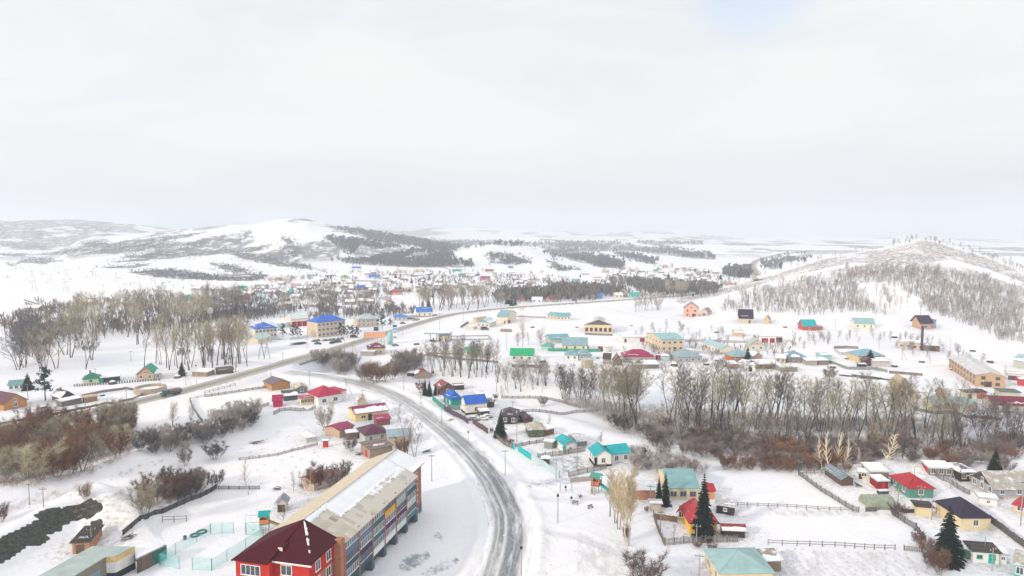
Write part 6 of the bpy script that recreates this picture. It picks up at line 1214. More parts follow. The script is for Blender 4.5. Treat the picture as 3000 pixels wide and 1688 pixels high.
for a in [(133,1173,82,'tall pine with a bare stem beside the roadside on the left',.24),(829,990,40,'first pine from the left before the blue-streaked roof',.3),(858,992,38,'second pine from the left, before the garage hall',.32),(873,993,36,'third pine from the left, before the garage hall',.32),(1000,986,38,'left pine at the corner of the three-storey block',.36),(1018,988,34,'second pine at the corner of the three-storey block',.34),(1033,988,34,'third pine right of the three-storey block',.34),(1047,990,34,'fourth pine right of the three-storey block',.34),(1120,963,42,'big pine beside the low blue kiosk shop',.38),(1144,959,26,'smaller pine right of the big one at the kiosk shop',.42),(1232,846,28,'large dark pine crown in the far village',.6),(1174,824,17,'dark pine beside the brightest far blue roof',.6)]:
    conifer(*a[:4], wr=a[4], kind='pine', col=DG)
for i, (px, py, hp) in enumerate([(1159,815,19),(1258,820,18),(1488,891,38),(1499,896,30),(1509,894,24),(1649,829,17),(1680,881,16),(1958,824,28),(2022,824,17),(2112,819,20),(2036,796,13),(2064,798,14),(2070,799,14),(2076,800,13),(1955,862,17),(2041,860,15),(770,816,13),(960,816,14),(970,816,12),(775,872,18),(752,882,20),(787,887,16),(1256,899,30),(1206,830,20),(1268,870,18),(880,905,20),(1050,842,14),(704,865,15),(1128,848,10),(1335,835,14),(1727,875,18),(2030,868,12),(1862,830,20),(2050,830,14),(1700,812,12),(620,905,20),(690,858,14),(1690,1000,16),(1722,1022,14)]):
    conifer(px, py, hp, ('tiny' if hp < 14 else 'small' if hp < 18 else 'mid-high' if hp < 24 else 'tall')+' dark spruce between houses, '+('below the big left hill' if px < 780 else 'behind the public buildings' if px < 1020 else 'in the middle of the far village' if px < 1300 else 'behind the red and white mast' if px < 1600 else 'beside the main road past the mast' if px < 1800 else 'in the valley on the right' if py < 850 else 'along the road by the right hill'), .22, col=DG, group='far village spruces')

# far woods and scrub as masses -----------------------------------------------------------------
def tuftmass(name, polys, n, Hr, cols, seed, nb=8, wid=.5, label=None, cat='wood', sink=.3, width=.30, dens=70, thr=.40):
    rs = np.random.RandomState(seed); P = []
    tot = sum(abs(sum(p[i][0]*p[(i+1) % len(p)][1]-p[(i+1) % len(p)][0]*p[i][1] for i in range(len(p)))) for p in polys)
    for p in polys:
        ar = abs(sum(p[i][0]*p[(i+1) % len(p)][1]-p[(i+1) % len(p)][0]*p[i][1] for i in range(len(p)))); m = int(n*ar/tot); xs = [q[0] for q in p]; ys = [q[1] for q in p]
        x = rs.uniform(min(xs), max(xs), m*5); y = rs.uniform(min(ys), max(ys), m*5); jx = rs.normal(size=len(x)); k = inpoly(x+jx*22, y+rs.normal(size=len(x))*3.2+jx*1.5, p); x = x[k][:m]; y = y[k][:m]
        for a, b in zip(x, y):
            q = drop(a, b)
            if dens is not None and fbm(np.array([q.x/dens]), np.array([q.y/dens*.5]), 3, 2)[0] < thr: continue
            P.append((q.x, q.y, q.z))
    P = np.array(P); n = len(P); H = rs.uniform(Hr[0], Hr[1], n); Wd = H*wid*rs.uniform(.7, 1.3, n)
    V = np.zeros((n, nb+1, 3, 3)); 
    for k in range(nb):       # upright splayed sprays of twigs
        a = rs.uniform(0, 6.28, n); r0 = Wd*rs.uniform(0, .35, n); lean = Wd*rs.uniform(.2, .9, n); z0 = H*rs.uniform(.0, .35, n); z1 = H*rs.uniform(.6, 1.05, n); b = a+rs.uniform(-.6, .6, n); w_ = H*width*rs.uniform(.5, 1.1, n); c = rs.uniform(0, 6.28, n)
        bx = P[:, 0]+np.cos(a)*r0; by = P[:, 1]+np.sin(a)*r0; tx = P[:, 0]+np.cos(b)*lean; ty = P[:, 1]+np.sin(b)*lean
        V[:, k, 0] = np.stack([bx, by, P[:, 2]+z0-sink], 1); V[:, k, 1] = np.stack([tx-np.cos(c)*w_*.5, ty-np.sin(c)*w_*.5, P[:, 2]+z1], 1); V[:, k, 2] = np.stack([tx+np.cos(c)*w_*.5, ty+np.sin(c)*w_*.5, P[:, 2]+z1*rs.uniform(.85, 1.0, n)], 1)
    w_ = H*.03+.05; V[:, nb, 0] = P-np.stack([w_, 0*w_, w_*0+sink], 1); V[:, nb, 1] = P+np.stack([w_, 0*w_, 0*w_-sink], 1); V[:, nb, 2] = P+np.stack([0*w_, 0*w_, H*.9], 1)
    V = V.reshape(-1, 3); F_ = np.arange(len(V)).reshape(-1, 3)
    o = newobj(name, npmesh(name, V, F_, M('twig', cols))); tag(o, label, cat, None, 'stuff'); return o
tuftmass('valley_wood', WOODS[:1], 1200, (6, 13), (.12, .13, .14), 1, label='bluish bare wood along the back of the big left hill')
tuftmass('hill_wood', WOODS[1:2], 2500, (4, 11), (.12, .13, .135), 2, label='dense bare wood covering the right flank of the big left hill')
tuftmass('valley_wood', WOODS[2:3]+WOODS[5:6]+WOODS[9:], 2000, (6, 14), (.12, .13, .14), 3, label='wide bluish wood behind the rounded white hill')
tuftmass('valley_wood', WOODS[3:5], 1200, (5, 11), (.13, .135, .14), 4, label='strips of bare wood right of the rounded white hill')
tuftmass('plain_scrub', [[(0,755),(150,775),(400,790),(600,835),(560,850),(300,840),(0,820)]], 160, (.8, 2.6), (.16, .15, .145), 51, nb=5, wid=.9, thr=.3, label='single low shrubs dotted over the white plain', cat='scrub')
tuftmass('road_wood', WOODS[6:9], 500, (4, 11), (.14, .14, .14), 5, label='bare wood on both sides of the far road')
tuftmass('hill_scrub', SCRUB[:22], 5600, (1.5, 5.0), (.13, .13, .13), 6, nb=5, wid=.8, label='patches of scrub on the left plain and hill flanks', cat='scrub', dens=90, thr=.34)
tuftmass('hill_scrub', SCRUB[22:], 600, (3, 6), (.16, .15, .145), 7, nb=5, wid=.8, label='patches of scrub on the rounded white hill', cat='scrub')
tuftmass('river_wood', [[(1720,868),(1800,835),(1850,828),(1960,842),(2080,845),(2120,845),(2080,862),(1960,866),(1800,872)]], 520, (7, 13), (.14, .135, .13), 8, nb=11, width=.13, label='blue-grey riverside wood behind the roadside cottages on the right')
tuftmass('river_wood', [[(1440,880),(1500,862),(1660,850),(1760,855),(1720,878),(1560,882),(1470,890)]], 420, (8, 14), (.15, .14, .13), 9, nb=11, width=.13, label='blue-grey riverside wood behind the red and white mast')
tuftmass('river_wood', [[(560,925),(760,905),(960,915),(1200,905),(1220,925),(1010,935),(800,940),(620,950)]], 420, (4, 9), (.16, .15, .145), 10, nb=10, width=.10, label='grey brushwood strip behind the public buildings')
tuftmass('village_brush', [[(600,850),(900,800),(1300,795),(1560,800),(1700,830),(1740,860),(1500,862),(1250,880),(1150,880),(900,905),(700,905),(560,900)]], 1700, (2, 8), (.15, .14, .135), 11, nb=10, width=.09, thr=.43, label='garden bushes and bare trees scattered through the far village', cat='brush', dens=40)
tuftmass('village_brush', [[(1740,830),(1800,795),(1950,780),(2120,800),(2180,830),(2060,845),(1850,835)]], 380, (2, 8), (.17, .165, .16), 12, nb=10, width=.10, label='garden bushes scattered through the upper valley houses', cat='brush', dens=40)
tuftmass('grove_brush', [[(0,960),(120,900),(560,870),(640,920),(620,960),(300,985),(60,1010)]], 800, (3, 9), (.20, .175, .15), 13, nb=11, width=.09, label='brushwood filling the ground behind the left grove', cat='brush')
tuftmass('grove_brush', [[(200,1010),(560,1015),(640,1050),(420,1030),(200,1030)]], 120, (1.5, 4), (.16, .15, .15), 14, nb=9, width=.14, label='low brushwood on the snow under the left grove', cat='brush')
tuftmass('village_brush', [[(1820,1020),(1900,1080),(2300,1085),(2300,1040),(2480,1000),(2300,985),(2150,990)]], 200, (2, 5), (.30, .27, .26), 15, nb=10, width=.10, label='frosted shrubs scattered between the middle row houses', cat='brush')
tuftmass('birch_wood', [[(2080,915),(2200,865),(2350,825),(2500,785),(2680,785),(2800,810),(3000,820),(3000,1010),(2860,990),(2760,930),(2640,925),(2500,915),(2350,922),(2200,915)]], 2300, (2, 9), (.36, .335, .325), 16, nb=9, width=.05, thr=.40, wid=.35, label='frosted undergrowth and young birches filling the right hillside wood', dens=45)
def bushmass(name, poly, n, Hr, bk, col, seed, label, mind=1.5):
    raw = PROTO[('raw', 'bush', 1)]; (v1, f1), (v2, f2), H0 = raw; sel = np.random.RandomState(2).choice(len(f2), 260, replace=False); r = random.Random(seed); VV = []
    tri = v2.reshape(-1, 3, 3)[sel].copy(); c = tri.mean(1, keepdims=True); tri = c+(tri-c)*np.array([1.35, 1.35, 1.3]); k1 = v1[f1[::5]]
    tri = np.concatenate([tri, k1[:60]])
    for p in scatter(poly, n, mind, seed, True, 8):
        a = r.random()*6.28; s = r.uniform(*Hr)/H0; m = np.array([[math.cos(a), -math.sin(a), 0], [math.sin(a), math.cos(a), 0], [0, 0, 1]])*s*np.array([[1.3], [1.3], [1]]); VV.append((tri.reshape(-1, 3)@m.T)+np.array([p.x, p.y, p.z-.1]))
    V = np.concatenate(VV); o = newobj(name, npmesh(name, V, np.arange(len(V)).reshape(-1, 3), M('twig', col))); tag(o, label, 'undergrowth', None, 'stuff')
bushmass('undergrowth', [(1760,1235),(1960,1235),(2120,1262),(2400,1290),(2900,1290),(3000,1270),(3000,1340),(2700,1350),(2480,1368),(2250,1362),(2060,1340),(1930,1310),(1830,1280)], 380, (1.0, 3.6), 'brown', (.26, .21, .19), 40, 'tangled brown undergrowth on the floor of the river wood')
bushmass('undergrowth', [(1640,1175),(1750,1180),(1950,1215),(2300,1235),(2800,1240),(2820,1280),(2300,1268),(1960,1240),(1780,1240)], 620, (1.5, 4.5), 'grey', (.28, .25, .24), 41, 'grey undergrowth along the back of the river wood')
bushmass('undergrowth', [(0,1300),(200,1275),(400,1235),(390,1330),(260,1400),(0,1440)], 300, (1, 3), 'brown', (.24, .15, .10), 42, 'rusty undergrowth between the willows behind the bank')
bushmass('dry_grass', [(2250,1608),(2640,1618),(2760,1690),(2250,1690)], 90, (.25, .6), 'brown', (.44, .34, .28), 43, 'dry weeds poking through the snow below the rail fence')
bushmass('dry_grass', [(2250,1490),(2560,1500),(2560,1512),(2250,1508)], 50, (.25, .6), 'brown', (.40, .32, .27), 44, 'dry weeds along the middle garden fence')
bushmass('dry_grass', [(200,1480),(420,1428),(520,1460),(480,1500),(330,1540),(280,1580)], 120, (.4, 1.2), 'brown', (.40, .31, .24), 45, 'dry weeds on the mound beside the slag heap')
bushmass('dry_grass', [(0,1500),(260,1415),(520,1330),(530,1338),(280,1430),(0,1520)], 110, (.4, 1.2), 'brown', (.38, .29, .23), 46, 'dry weeds along the crest of the bank')
bushmass('dry_grass', [(720,1290),(900,1240),(1000,1330),(930,1420),(760,1420),(640,1400)], 60, (.3, .7), 'dark', (.14, .13, .13), 47, 'dark weed stalks scattered in the garden snow', 3)
bushmass('dry_grass', [(1500,1060),(1700,1085),(1850,1100),(1850,1160),(1650,1140),(1480,1110)], 160, (1, 3), 'grey', (.32, .29, .27), 48, 'frosted brush along the middle riverbank', 2)
bushmass('dry_grass', [(1560,1560),(1850,1600),(2050,1690),(1560,1690)], 30, (.25, .5), 'grey', (.5, .44, .40), 49, 'faint weeds in the snow near the bottom edge', 3)
# ------------------------------------------------------------ fences
def fence(pts, h, style, col, label, name='fence', step=2.6, group=None):
    W_ = [drop(*p) for p in pts]; near = max(math.hypot(p.x, p.y) for p in W_) < 330
    o0 = W_[0]; H = empty(name, o0); tag(H, label, 'fence' if name != 'wall' else 'wall', group)
    m = M('wood' if style in ('picket', 'rail', 'board') else 'plaster', col) if style != 'net' else None; pm = M('wood', tuple(c*.8 for c in col)) if style != 'net' else M('metal', (.10, .28, .28))
    post = MB().box(-.07, .07, -.07, .07, -.5, h+.12).mesh(pm, 'post') if style != 'net' else MB().tube((0, 0, -.4), (0, 0, h), .05, k=5).mesh(pm, 'post')
    allb = MB(); r = random.Random(int(pts[0][0])); first = True
    for a, b in zip(W_, W_[1:]):
        L_ = math.hypot(b.x-a.x, b.y-a.y); n = max(1, round(L_/(step if near else 8))); az = math.atan2(b.y-a.y, b.x-a.x)
        for i in range(n+1):
            if i == 0 and not first: continue
            first = False
            p = a.lerp(b, i/n); z = gz(p.x, p.y)
            if near: q = newobj('post', post, H, (p.x-o0.x, p.y-o0.y, z-o0.z), az); q.rotation_euler = (r.gauss(0, .02), r.gauss(0, .03), az)
        for i in range(n):
            p = a.lerp(b, i/n); q = a.lerp(b, (i+1)/n); zp, zq = gz(p.x, p.y)-o0.z, gz(q.x, q.y)-o0.z; P_ = Vector((p.x-o0.x, p.y-o0.y, zp)); Q = Vector((q.x-o0.x, q.y-o0.y, zq)); nn = Vector((math.sin(az), -math.cos(az), 0))*.08
            bb = MB() if near else allb
            def bar(s, e, z0, z1, t=.04, off=nn):
                d = (e-s); k = Vector((math.sin(az), -math.cos(az), 0))*t; v = []
                for zz in (z0, z1): v += [s+off+Vector((0, 0, zz)), e+off+Vector((0, 0, zz)), e+off+k+Vector((0, 0, zz)), s+off+k+Vector((0, 0, zz))]
                k0 = len(bb.v); bb.v += [tuple(x) for x in v]; bb.f += [tuple(k0+j for j in f) for f in ((0,3,2,1),(4,5,6,7),(0,1,5,4),(1,2,6,5),(2,3,7,6),(3,0,4,7))]
            sg = (Q-P_).length
            if style == 'solid' or style == 'board': bar(P_, Q, -.25, h*r.uniform(.95, 1.02))
            elif style == 'net': bar(P_, Q, .05, h, .01, Vector((0, 0, 0)))
            elif style == 'rail':
                bar(P_, Q, h*.45, h*.45+.12); bar(P_, Q, h-.12, h)
            else:
                bar(P_, Q, h*.25, h*.25+.08); bar(P_, Q, h*.75, h*.75+.08)
                m2 = int(sg/(.30 if near else 1.0))
                for k in range(m2):
                    s = P_.lerp(Q, (k+.2)/m2); e_ = P_.lerp(Q, (k+.75)/m2); bar(s, e_, -.1, h*r.uniform(.85, 1.08), .025, nn*1.5)
            if near:
                pl = bb.build({'solid': 'panel', 'board': 'board', 'net': 'net', 'rail': 'rails', 'picket': 'pickets'}[style], M('net', (.20, .62, .60)) if style == 'net' else m, H)
                if style == 'picket': pl['kind'] = 'stuff'
    if not near and allb.v: 
        pl = allb.build({'solid': 'panels', 'board': 'boards', 'net': 'net', 'rail': 'rails', 'picket': 'pickets'}[style], m or M('net', (.2, .6, .6)), H); pl['kind'] = 'stuff'
FG = (.26, .24, .22)
fence([(1518,1321),(1556,1347)],2.0,'solid',(.02,.42,.42),'short bright turquoise metal fence by the side road')
fence([(1557,1348),(1600,1372),(1639,1401)],1.9,'solid',(.45,.58,.58),'pale aqua fence continuing the turquoise one')
fence([(1448,1279),(1480,1305),(1500,1314)],1.7,'picket',(.22,.20,.17),'leaning grey picket fence before the log cottage')
fence([(1501,1313),(1506,1318)],2.0,'solid',(.02,.42,.42),'narrow turquoise gate at the end of the grey pickets')
fence([(1267,1172),(1302,1202)],2.0,'solid',(.05,.27,.20),'dark green fence before the blue roofs')
fence([(1303,1203),(1340,1223),(1372,1242)],2.0,'solid',(.10,.07,.10),'violet-brown metal fence before the tall white house')
fence([(1385,1240),(1429,1271)],2.0,'solid',(.12,.07,.07),'brown metal fence before the bushy fir')
fence([(1312,1198),(1348,1201)],1.8,'solid',(.18,.26,.24),'grey-green cross fence between the blue roofs')
fence([(1576,1343),(1640,1335),(1690,1327),(1714,1322)],1.7,'picket',FG,'grey picket fence before the small turquoise cottage')
fence([(1666,1398),(1720,1386),(1776,1374)],1.7,'picket',FG,'grey picket fence before the black-plinth house')
fence([(1509,1310),(1550,1302),(1593,1296)],1.2,'picket',(.2,.17,.15),'low dark fence right of the log cottage')
fence([(1672,1413),(1738,1408)],1.3,'solid',(.34,.31,.28),'low concrete wall left of the playground tower','wall')
fence([(1915,1513),(1930,1558),(1947,1597)],1.6,'picket',(.20,.18,.17),'side picket fence of the yellow house yard')
fence([(1947,1598),(2030,1591),(2100,1589),(2160,1588)],1.7,'picket',(.28,.26,.24),'front picket fence of the yellow house')
fence([(1917,1520),(1950,1525),(1984,1530)],1.5,'board',(.30,.18,.13),'rusty brown board fence left of the yellow house')
fence([(2250,1596),(2335,1600),(2446,1603),(2504,1607),(2561,1611),(2622,1612)],1.2,'rail',(.24,.21,.19),'long rail fence above the weeds at the bottom')
fence([(2339,1391),(2419,1448),(2498,1496),(2516,1501)],1.4,'picket',(.17,.16,.16),'diagonal dark fence across the snow fields')
fence([(2341,1390),(2385,1389),(2430,1389)],1.2,'rail',(.24,.22,.2),'short rail fence below the birches')
fence([(2160,1483),(2250,1486),(2362,1492),(2498,1500)],1.0,'rail',(.28,.25,.22),'low rail fence between the two snow fields')
fence([(2536,1499),(2568,1498)],1.2,'board',(.18,.17,.16),'short plank barrier left of the greenhouse')
fence([(2613,1505),(2650,1532),(2685,1553),(2712,1590)],1.6,'picket',(.10,.09,.09),'dark picket fence running down to the ragged spruce')
fence([(2902,1530),(2935,1555),(2970,1582),(3020,1618)],1.7,'board',(.13,.12,.12),'dark board fence right of the purple-roofed house')
fence([(2648,1612),(2700,1618)],1.2,'picket',(.24,.22,.2),'short picket piece left of the ragged spruce')
fence([(2740,1395),(2790,1420),(2840,1450)],1.4,'picket',(.24,.24,.25),'grey fence along the lane by the black log house')
fence([(1469,1167),(1584,1168),(1640,1178),(1700,1196)],1.3,'picket',(.26,.24,.23),'upper picket fence of the riverside gardens')
fence([(1502,1209),(1600,1210),(1690,1209),(1752,1206)],1.2,'picket',(.26,.25,.24),'lower picket fence of the riverside gardens')
fence([(600,1155),(640,1144),(690,1131)],1.3,'rail',(.22,.20,.18),'rail fence beside the main road embankment')
fence([(600,1163),(680,1152),(740,1143),(788,1136)],1.2,'picket',(.24,.22,.20),'picket fence left of the timber gabled house')
fence([(600,1238),(660,1222),(717,1208),(788,1187)],1.3,'picket',(.24,.21,.19),'long fence below the crimson hut')
fence([(802,1215),(881,1205),(924,1197)],1.3,'picket',(.28,.26,.23),'picket fence below the sunroom')
fence([(556,1172),(562,1190),(570,1205),(594,1238)],1.2,'board',(.16,.16,.15),'dark curved board fence of the left snow field')
fence([(556,1172),(600,1163)],1.0,'rail',(.2,.2,.18),'upper rail fence of the left snow field')
fence([(239,1163),(300,1150),(371,1141),(400,1145),(422,1156),(390,1172),(347,1180)],1.1,'board',(.30,.26,.24),'weathered fence ringing the small garden on the left')
fence([(-20,1247),(100,1230),(235,1200),(330,1184)],1.0,'board',(.14,.10,.10),'long dark hedge-like fence under the left road')
fence([(215,1133),(291,1128),(400,1120),(470,1115)],1.2,'picket',(.22,.22,.21),'street fence before the green-roofed cottages')
fence([(635,1432),(590,1458),(540,1478),(496,1496),(435,1520),(387,1547),(360,1570)],1.3,'board',(.10,.10,.11),'dark board fence curving down past the mound')
fence([(760,1434),(700,1434),(640,1434)],1.0,'picket',(.26,.25,.24),'pale thin fence left of the white birch')
fence([(476,1531),(510,1530),(547,1528)],1.5,'rail',(.26,.24,.22),'free-standing wooden rail barrier on the snow')
fence([(700,1348),(760,1342),(815,1334),(930,1304)],.9,'picket',(.42,.36,.32),'faint pale garden fence across the footprints')
NG = 'teal net fence panels of the sports court'
fence([(617,1567),(577,1589),(514,1625),(470,1657)],2.6,'net',(0,0,0),'far long side of the teal net fence round the sports court',step=5)
fence([(468,1658),(526,1667)],2.8,'net',(0,0,0),'front left piece of the teal net fence',step=5)
fence([(565,1671),(620,1673)],2.8,'net',(0,0,0),'front right piece of the teal net fence',step=5)
fence([(621,1673),(665,1645),(720,1610),(772,1580)],2.6,'net',(0,0,0),'near long side of the teal net fence round the sports court',step=5)
fence([(617,1566),(650,1564),(685,1563)],2.8,'net',(0,0,0),'back left piece of the teal net fence',step=5)
fence([(721,1567),(772,1573)],2.8,'net',(0,0,0),'back right piece of the teal net fence',step=5)
fence([(1605,1029),(1680,1030),(1760,1031)],1.8,'solid',(.06,.30,.22),'long dark green fence before the pale yellow house')
fence([(1893,999),(1905,1012),(1920,1034)],2.0,'solid',(.20,.25,.28),'slanting grey fence left of the office block')
fence([(1925,1036),(2010,1036),(2150,1040)],1.4,'picket',(.45,.46,.46),'pale fence before the office block')
fence([(2005,1001),(2080,1002),(2200,1005)],1.6,'solid',(.42,.42,.42),'long grey wall behind the office block','wall')
fence([(1713,981),(1760,983),(1795,984)],1.4,'solid',(.22,.21,.2),'dark stone wall before the club building','wall')
fence([(2442,1022),(2480,1021),(2515,1023)],1.8,'solid',(.26,.22,.22),'dark wall top behind the blue-roofed tan house','wall')
fence([(2445,1028),(2462,1040),(2520,1040)],1.6,'solid',(.46,.48,.48),'grey yard wall left of the blue-roofed tan house','wall')
fence([(2412,1058),(2445,1068),(2485,1083),(2570,1085),(2600,1092)],1.6,'board',(.30,.34,.33),'grey-green fence round the spruce yard')
fence([(2605,1094),(2650,1097),(2703,1101)],1.3,'board',(.26,.21,.18),'brown plank fence left of the tan warehouse')
fence([(2660,1188),(2690,1205),(2740,1214),(2800,1213)],1.3,'board',(.22,.20,.19),'dark fence between the right poplars and the grey-teal roof')
fence([(2795,1208),(2830,1225),(2935,1232)],1.2,'board',(.20,.19,.19),'fence under the maroon-roofed long house')
fence([(1245,1042),(1300,1050),(1400,1058),(1460,1064)],1.2,'board',(.30,.27,.25),'dark garden fence behind the riverside trees')
fence([(1500,1076),(1560,1077),(1590,1080)],1.6,'solid',(.22,.19,.17),'brown wall under the emerald-roofed house','wall')
fence([(1244,1041),(1258,1037),(1360,1040)],.9,'board',(.34,.30,.28),'upper thin garden fence left of the green-roofed cottage')
fence([(793,1026-30),(850,1000-4),(905,990)],1.8,'solid',(.56,.62,.64),'pale concrete fence along the parking lot')
fence([(1349,961),(1365,951),(1372,947)],1.8,'board',(.26,.18,.16),'brown fence left of the workshop yard')
fence([(1466,972),(1500,973)],2.2,'solid',(.30,.24,.22),'brown block fence below the cream gambrel barn')
fence([(1500,928),(1560,931),(1600,932)],1.2,'board',(.36,.36,.35),'grey fence behind the red and white mast')
fence([(1194,935),(1230,938)],1.3,'board',(.24,.22,.22),'brown fence under the two blue-roofed shops')
fence([(780,815),(793,828),(850,828),(850,812)],1.6,'solid',(.60,.56,.52),'white wall round the far tan villas','wall')
for i, pl in enumerate([[(640,857),(700,857)],[(905,780),(945,795),(960,800)],[(1000,823),(1100,825)],[(1140,805),(1240,808)],[(560,835),(570,843),(590,850)],[(1260,775),(1300,785),(1330,795)],[(70,880),(150,905),(180,925)],[(1500,820),(1580,822)]]):
    fence(pl, 1.5, 'board', (.30,.26,.25), 'thin dark fence line between the yards of the far village', group='far village fence lines')

# ------------------------------------------------------------ poles, lamps, pylons, masts
def pole(px, by, ty, label, kind='pole', col=(.34,.32,.30), group=None, arm=None):
    p = drop(px, by); D = math.hypot(p.x, p.y); h = max(5, (by-ty)*D/2000*1.02); o = empty('street_lamp' if kind == 'lamp' else 'utility_pole', p, rnd.uniform(-.4, .4) if kind != 'lamp' else 0); tag(o, label, 'street lamp' if kind == 'lamp' else 'pole', group)
    r = .13 if D < 260 else .15; k = MB().tube((0, 0, -.5), (0, 0, h), r, r*.6, 8); sh = k.build('shaft', M('plaster', col), o)
    if kind == 'lamp':
        a = arm or (-2.6, 0, 1.2); MB().tube((0, 0, h-.1), (a[0], a[1], h+a[2]), .05, .04, 5).build('arm', M('metal', (.4,.4,.4)), o)
        hd = MB().box(-.45, .25, -.16, .16, -.07, .09); q = hd.build('lamp_head', M('plaster', (.6,.6,.58)), o, (a[0], a[1], h+a[2]))
        MB().box(-.4, .0, -.13, .13, -.10, -.071).build('glass', M('glass', (.3,.3,.28)), q)
        MB().box(-.28, .28, -.16, .16, h-.9, h-.35).build('bracket', M('plaster', (.05,.05,.06)), o)
    else:
        MB().box(-.9, .9, -.06, .06, h-.55, h-.42).build('crossarm', M('wood', (.2,.17,.14)), o)
        for x in (-.8, 0, .8): MB().lathe([(.001, .24), (.06, .2), (.08, .06), (.05, 0)], 6).build('insulator', M('plaster', (.7,.7,.68)), o, (x, 0, h-.42))
    if kind == 'brace': MB().tube((2.6, 0, -.4), (0, 0, h*.85), .12, .09, 6).build('brace', M('plaster', col), o)
pole(1634,1531,1441,'grey street lamp with a snow-capped head over the empty play yard','lamp',arm=(-2.6,.3,1.5))
pole(1527,1708,1590,'street lamp leaning over the side road at the bottom edge','lamp',arm=(-3.2,.4,1.8))
pole(1372,1304,1262,'street lamp on the snow verge before the brown fence','lamp',(.55,.52,.48),arm=(-2.5,.3,1.2))
pole(576,1125,1072,'lamp post where the brown shed stands by the main road','lamp',(.5,.48,.45),arm=(2.2,0,.5))
for a in [(1480,1394,1315,'thin pole on the verge right of the curving road'),(1629,1402,1341,'pole at the upper corner of the ploughed yard'),(1690,1381,1303,'tall pole before the black-plinth house'),(1265,1410,1329,'concrete pole behind the far end of the long block'),(1294,1238,1182,'pole on the verge before the dark green fence'),(1233,1182,1151,'thin pole on the verge before the twin spruces'),(1183,1142,1102,'pole beside the road loop exit'),(1281,1163,1123,'pale pole before the brown log house'),
 (1363,1225,1184,'pole standing at the left wall of the tall white house'),(1514,1294,1222,'tall pole left of the log cottage'),(1502,1212,1198,'short post above the black log house'),(1063,1182,1142,'pole on the snow inside the road bend'),(907,1130,1088,'pole behind the large crimson roof'),(1122,1233,1182,'pole at the end of the long yellow building'),(794,1103,1072,'slender pole at the road junction'),(690,1089,1048,'bright pole in the slim tree belt'),(829,1074,1034,'pole beside the bridge approach'),
 (470,1144,1097,'pole between the stone ring and the truck'),(371,1179,1137,'pole inside the fenced oval garden'),(250,1200,1172,'pole before the tan plank shed'),(91,1226,1186,'pole before the orange house'),(82,1170,1132,'pole below the small spruce'),(384,1057,1032,'lonely pole in the clearing of the left grove'),(280,1109,1083,'pole behind the dark green hip roof'),(900,1027,993,'pole on the parking lot edge'),(1010,1045,996,'tall pole at the main road past the bridge'),(768,1014,935,'very tall thin pole before the blue-streaked roof'),
 (1288,969,918,'tall pole between main road and filling station'),(1357,946,904,'pole on the roadside left of the workshop'),(1268,931,900,'pole beside the barn-shaped shop'),(1180,982,940,'pole near the price pylon'),(1323,998,975,'pole behind the filling station kiosk'),(1484,1029,979,'tall thin pole above the emerald roof'),(1650,1031,984,'tall pole before the pale yellow house'),(1974,1035,990,'pole before the office block'),(2167,985,960,'thin pole on the slope below the navy roof'),(2575,1023,993,'leaning pole above the spruce yard'),(2783,1046,1002,'pole right of the boiler house'),(2944,1100,1077,'pole behind the long tan warehouse'),(2504,981,957,'pole under the white blue-roofed house'),(2447,965,938,'pole on the slope left of the white blue-roofed house'),
 (2990,1541,1431,'tall pole at the right edge before the red roof'),(2729,1523,1498,'short post before the purple-roofed house'),(2906,1673,1646,'short post before the turquoise door'),(87,1479,1425,'thin post on the snow left of the bank'),(128,1487,1466,'short post right of the thin post'),(269,1609,1555,'thick concrete pole between brick shed and long low building'),(1935,1556,1504,'pole inside the yellow house yard'),(2048,1692,1657,'low post at the bottom edge'),(2040,1600,1535,'pole before the left window of the yellow house'),(2630,1487,1460,'pole left of the teal-green house'),(2697,1478,1455,'pole before the teal-green house'),(1735,1445,1413,'thin post left of the playground tower'),(1905,1475,1420,'pole before the low brick wing'),(2038,1022,975,'pole behind the office block')]: pole(*a)
for i, q in enumerate([[(1183,1142,1102),(1233,1182,1151)],[(1294,1238,1182),(1363,1225,1184)],[(1629,1402,1341),(1690,1381,1303)],[(1514,1294,1222),(1690,1381,1303)],[(91,1226,1186),(250,1200,1172),(371,1179,1137),(470,1144,1097),(545,1130,1093)],[(1010,1045,996),(1180,982,940),(1288,969,918),(1357,946,904)],[(1014,1156,1111),(1063,1182,1142)],[(907,1130,1088),(1014,1156,1111)],[(2040,1600,1535),(1935,1556,1504)],[(87,1479,1425),(128,1487,1466)]]):
    b = MB(); pts = []
    for px, by, ty in q:
        p = drop(px, by); h = max(5, (by-ty)*math.hypot(p.x, p.y)/2000*1.02)-.2; pts.append(Vector((p.x, p.y, p.z+h)))
    for s_ in (-.8, .8):
        for a, c in zip(pts, pts[1:]):
            a2 = a+Vector((s_, 0, 0)); c2 = c+Vector((s_, 0, 0)); L_ = (c-a).length; pr = None
            for k in range(9):
                t = k/8; m_ = a2.lerp(c2, t)-Vector((0, 0, L_*.03*4*t*(1-t)))
                if pr is not None: b.tube(pr-pts[0], m_-pts[0], .018, .018, 3, False)
                pr = m_
    o = b.build('power_line', M('metal', (.08,.08,.08)), None, pts[0]); tag(o, ['thin cable pair from the road loop pole to the spruces','cable pair crossing before the blue roofs','cable pair above the ploughed turquoise-roofed yard','long cable pair from the log cottage to the black-plinth house','cable pair strung along the left street','cable pair following the main road to the workshop','cable pair inside the road bend','cable pair over the large crimson roof','cable pair in the yellow house yard','short cable pair left of the bank'][i], 'cable', 'overhead cables')
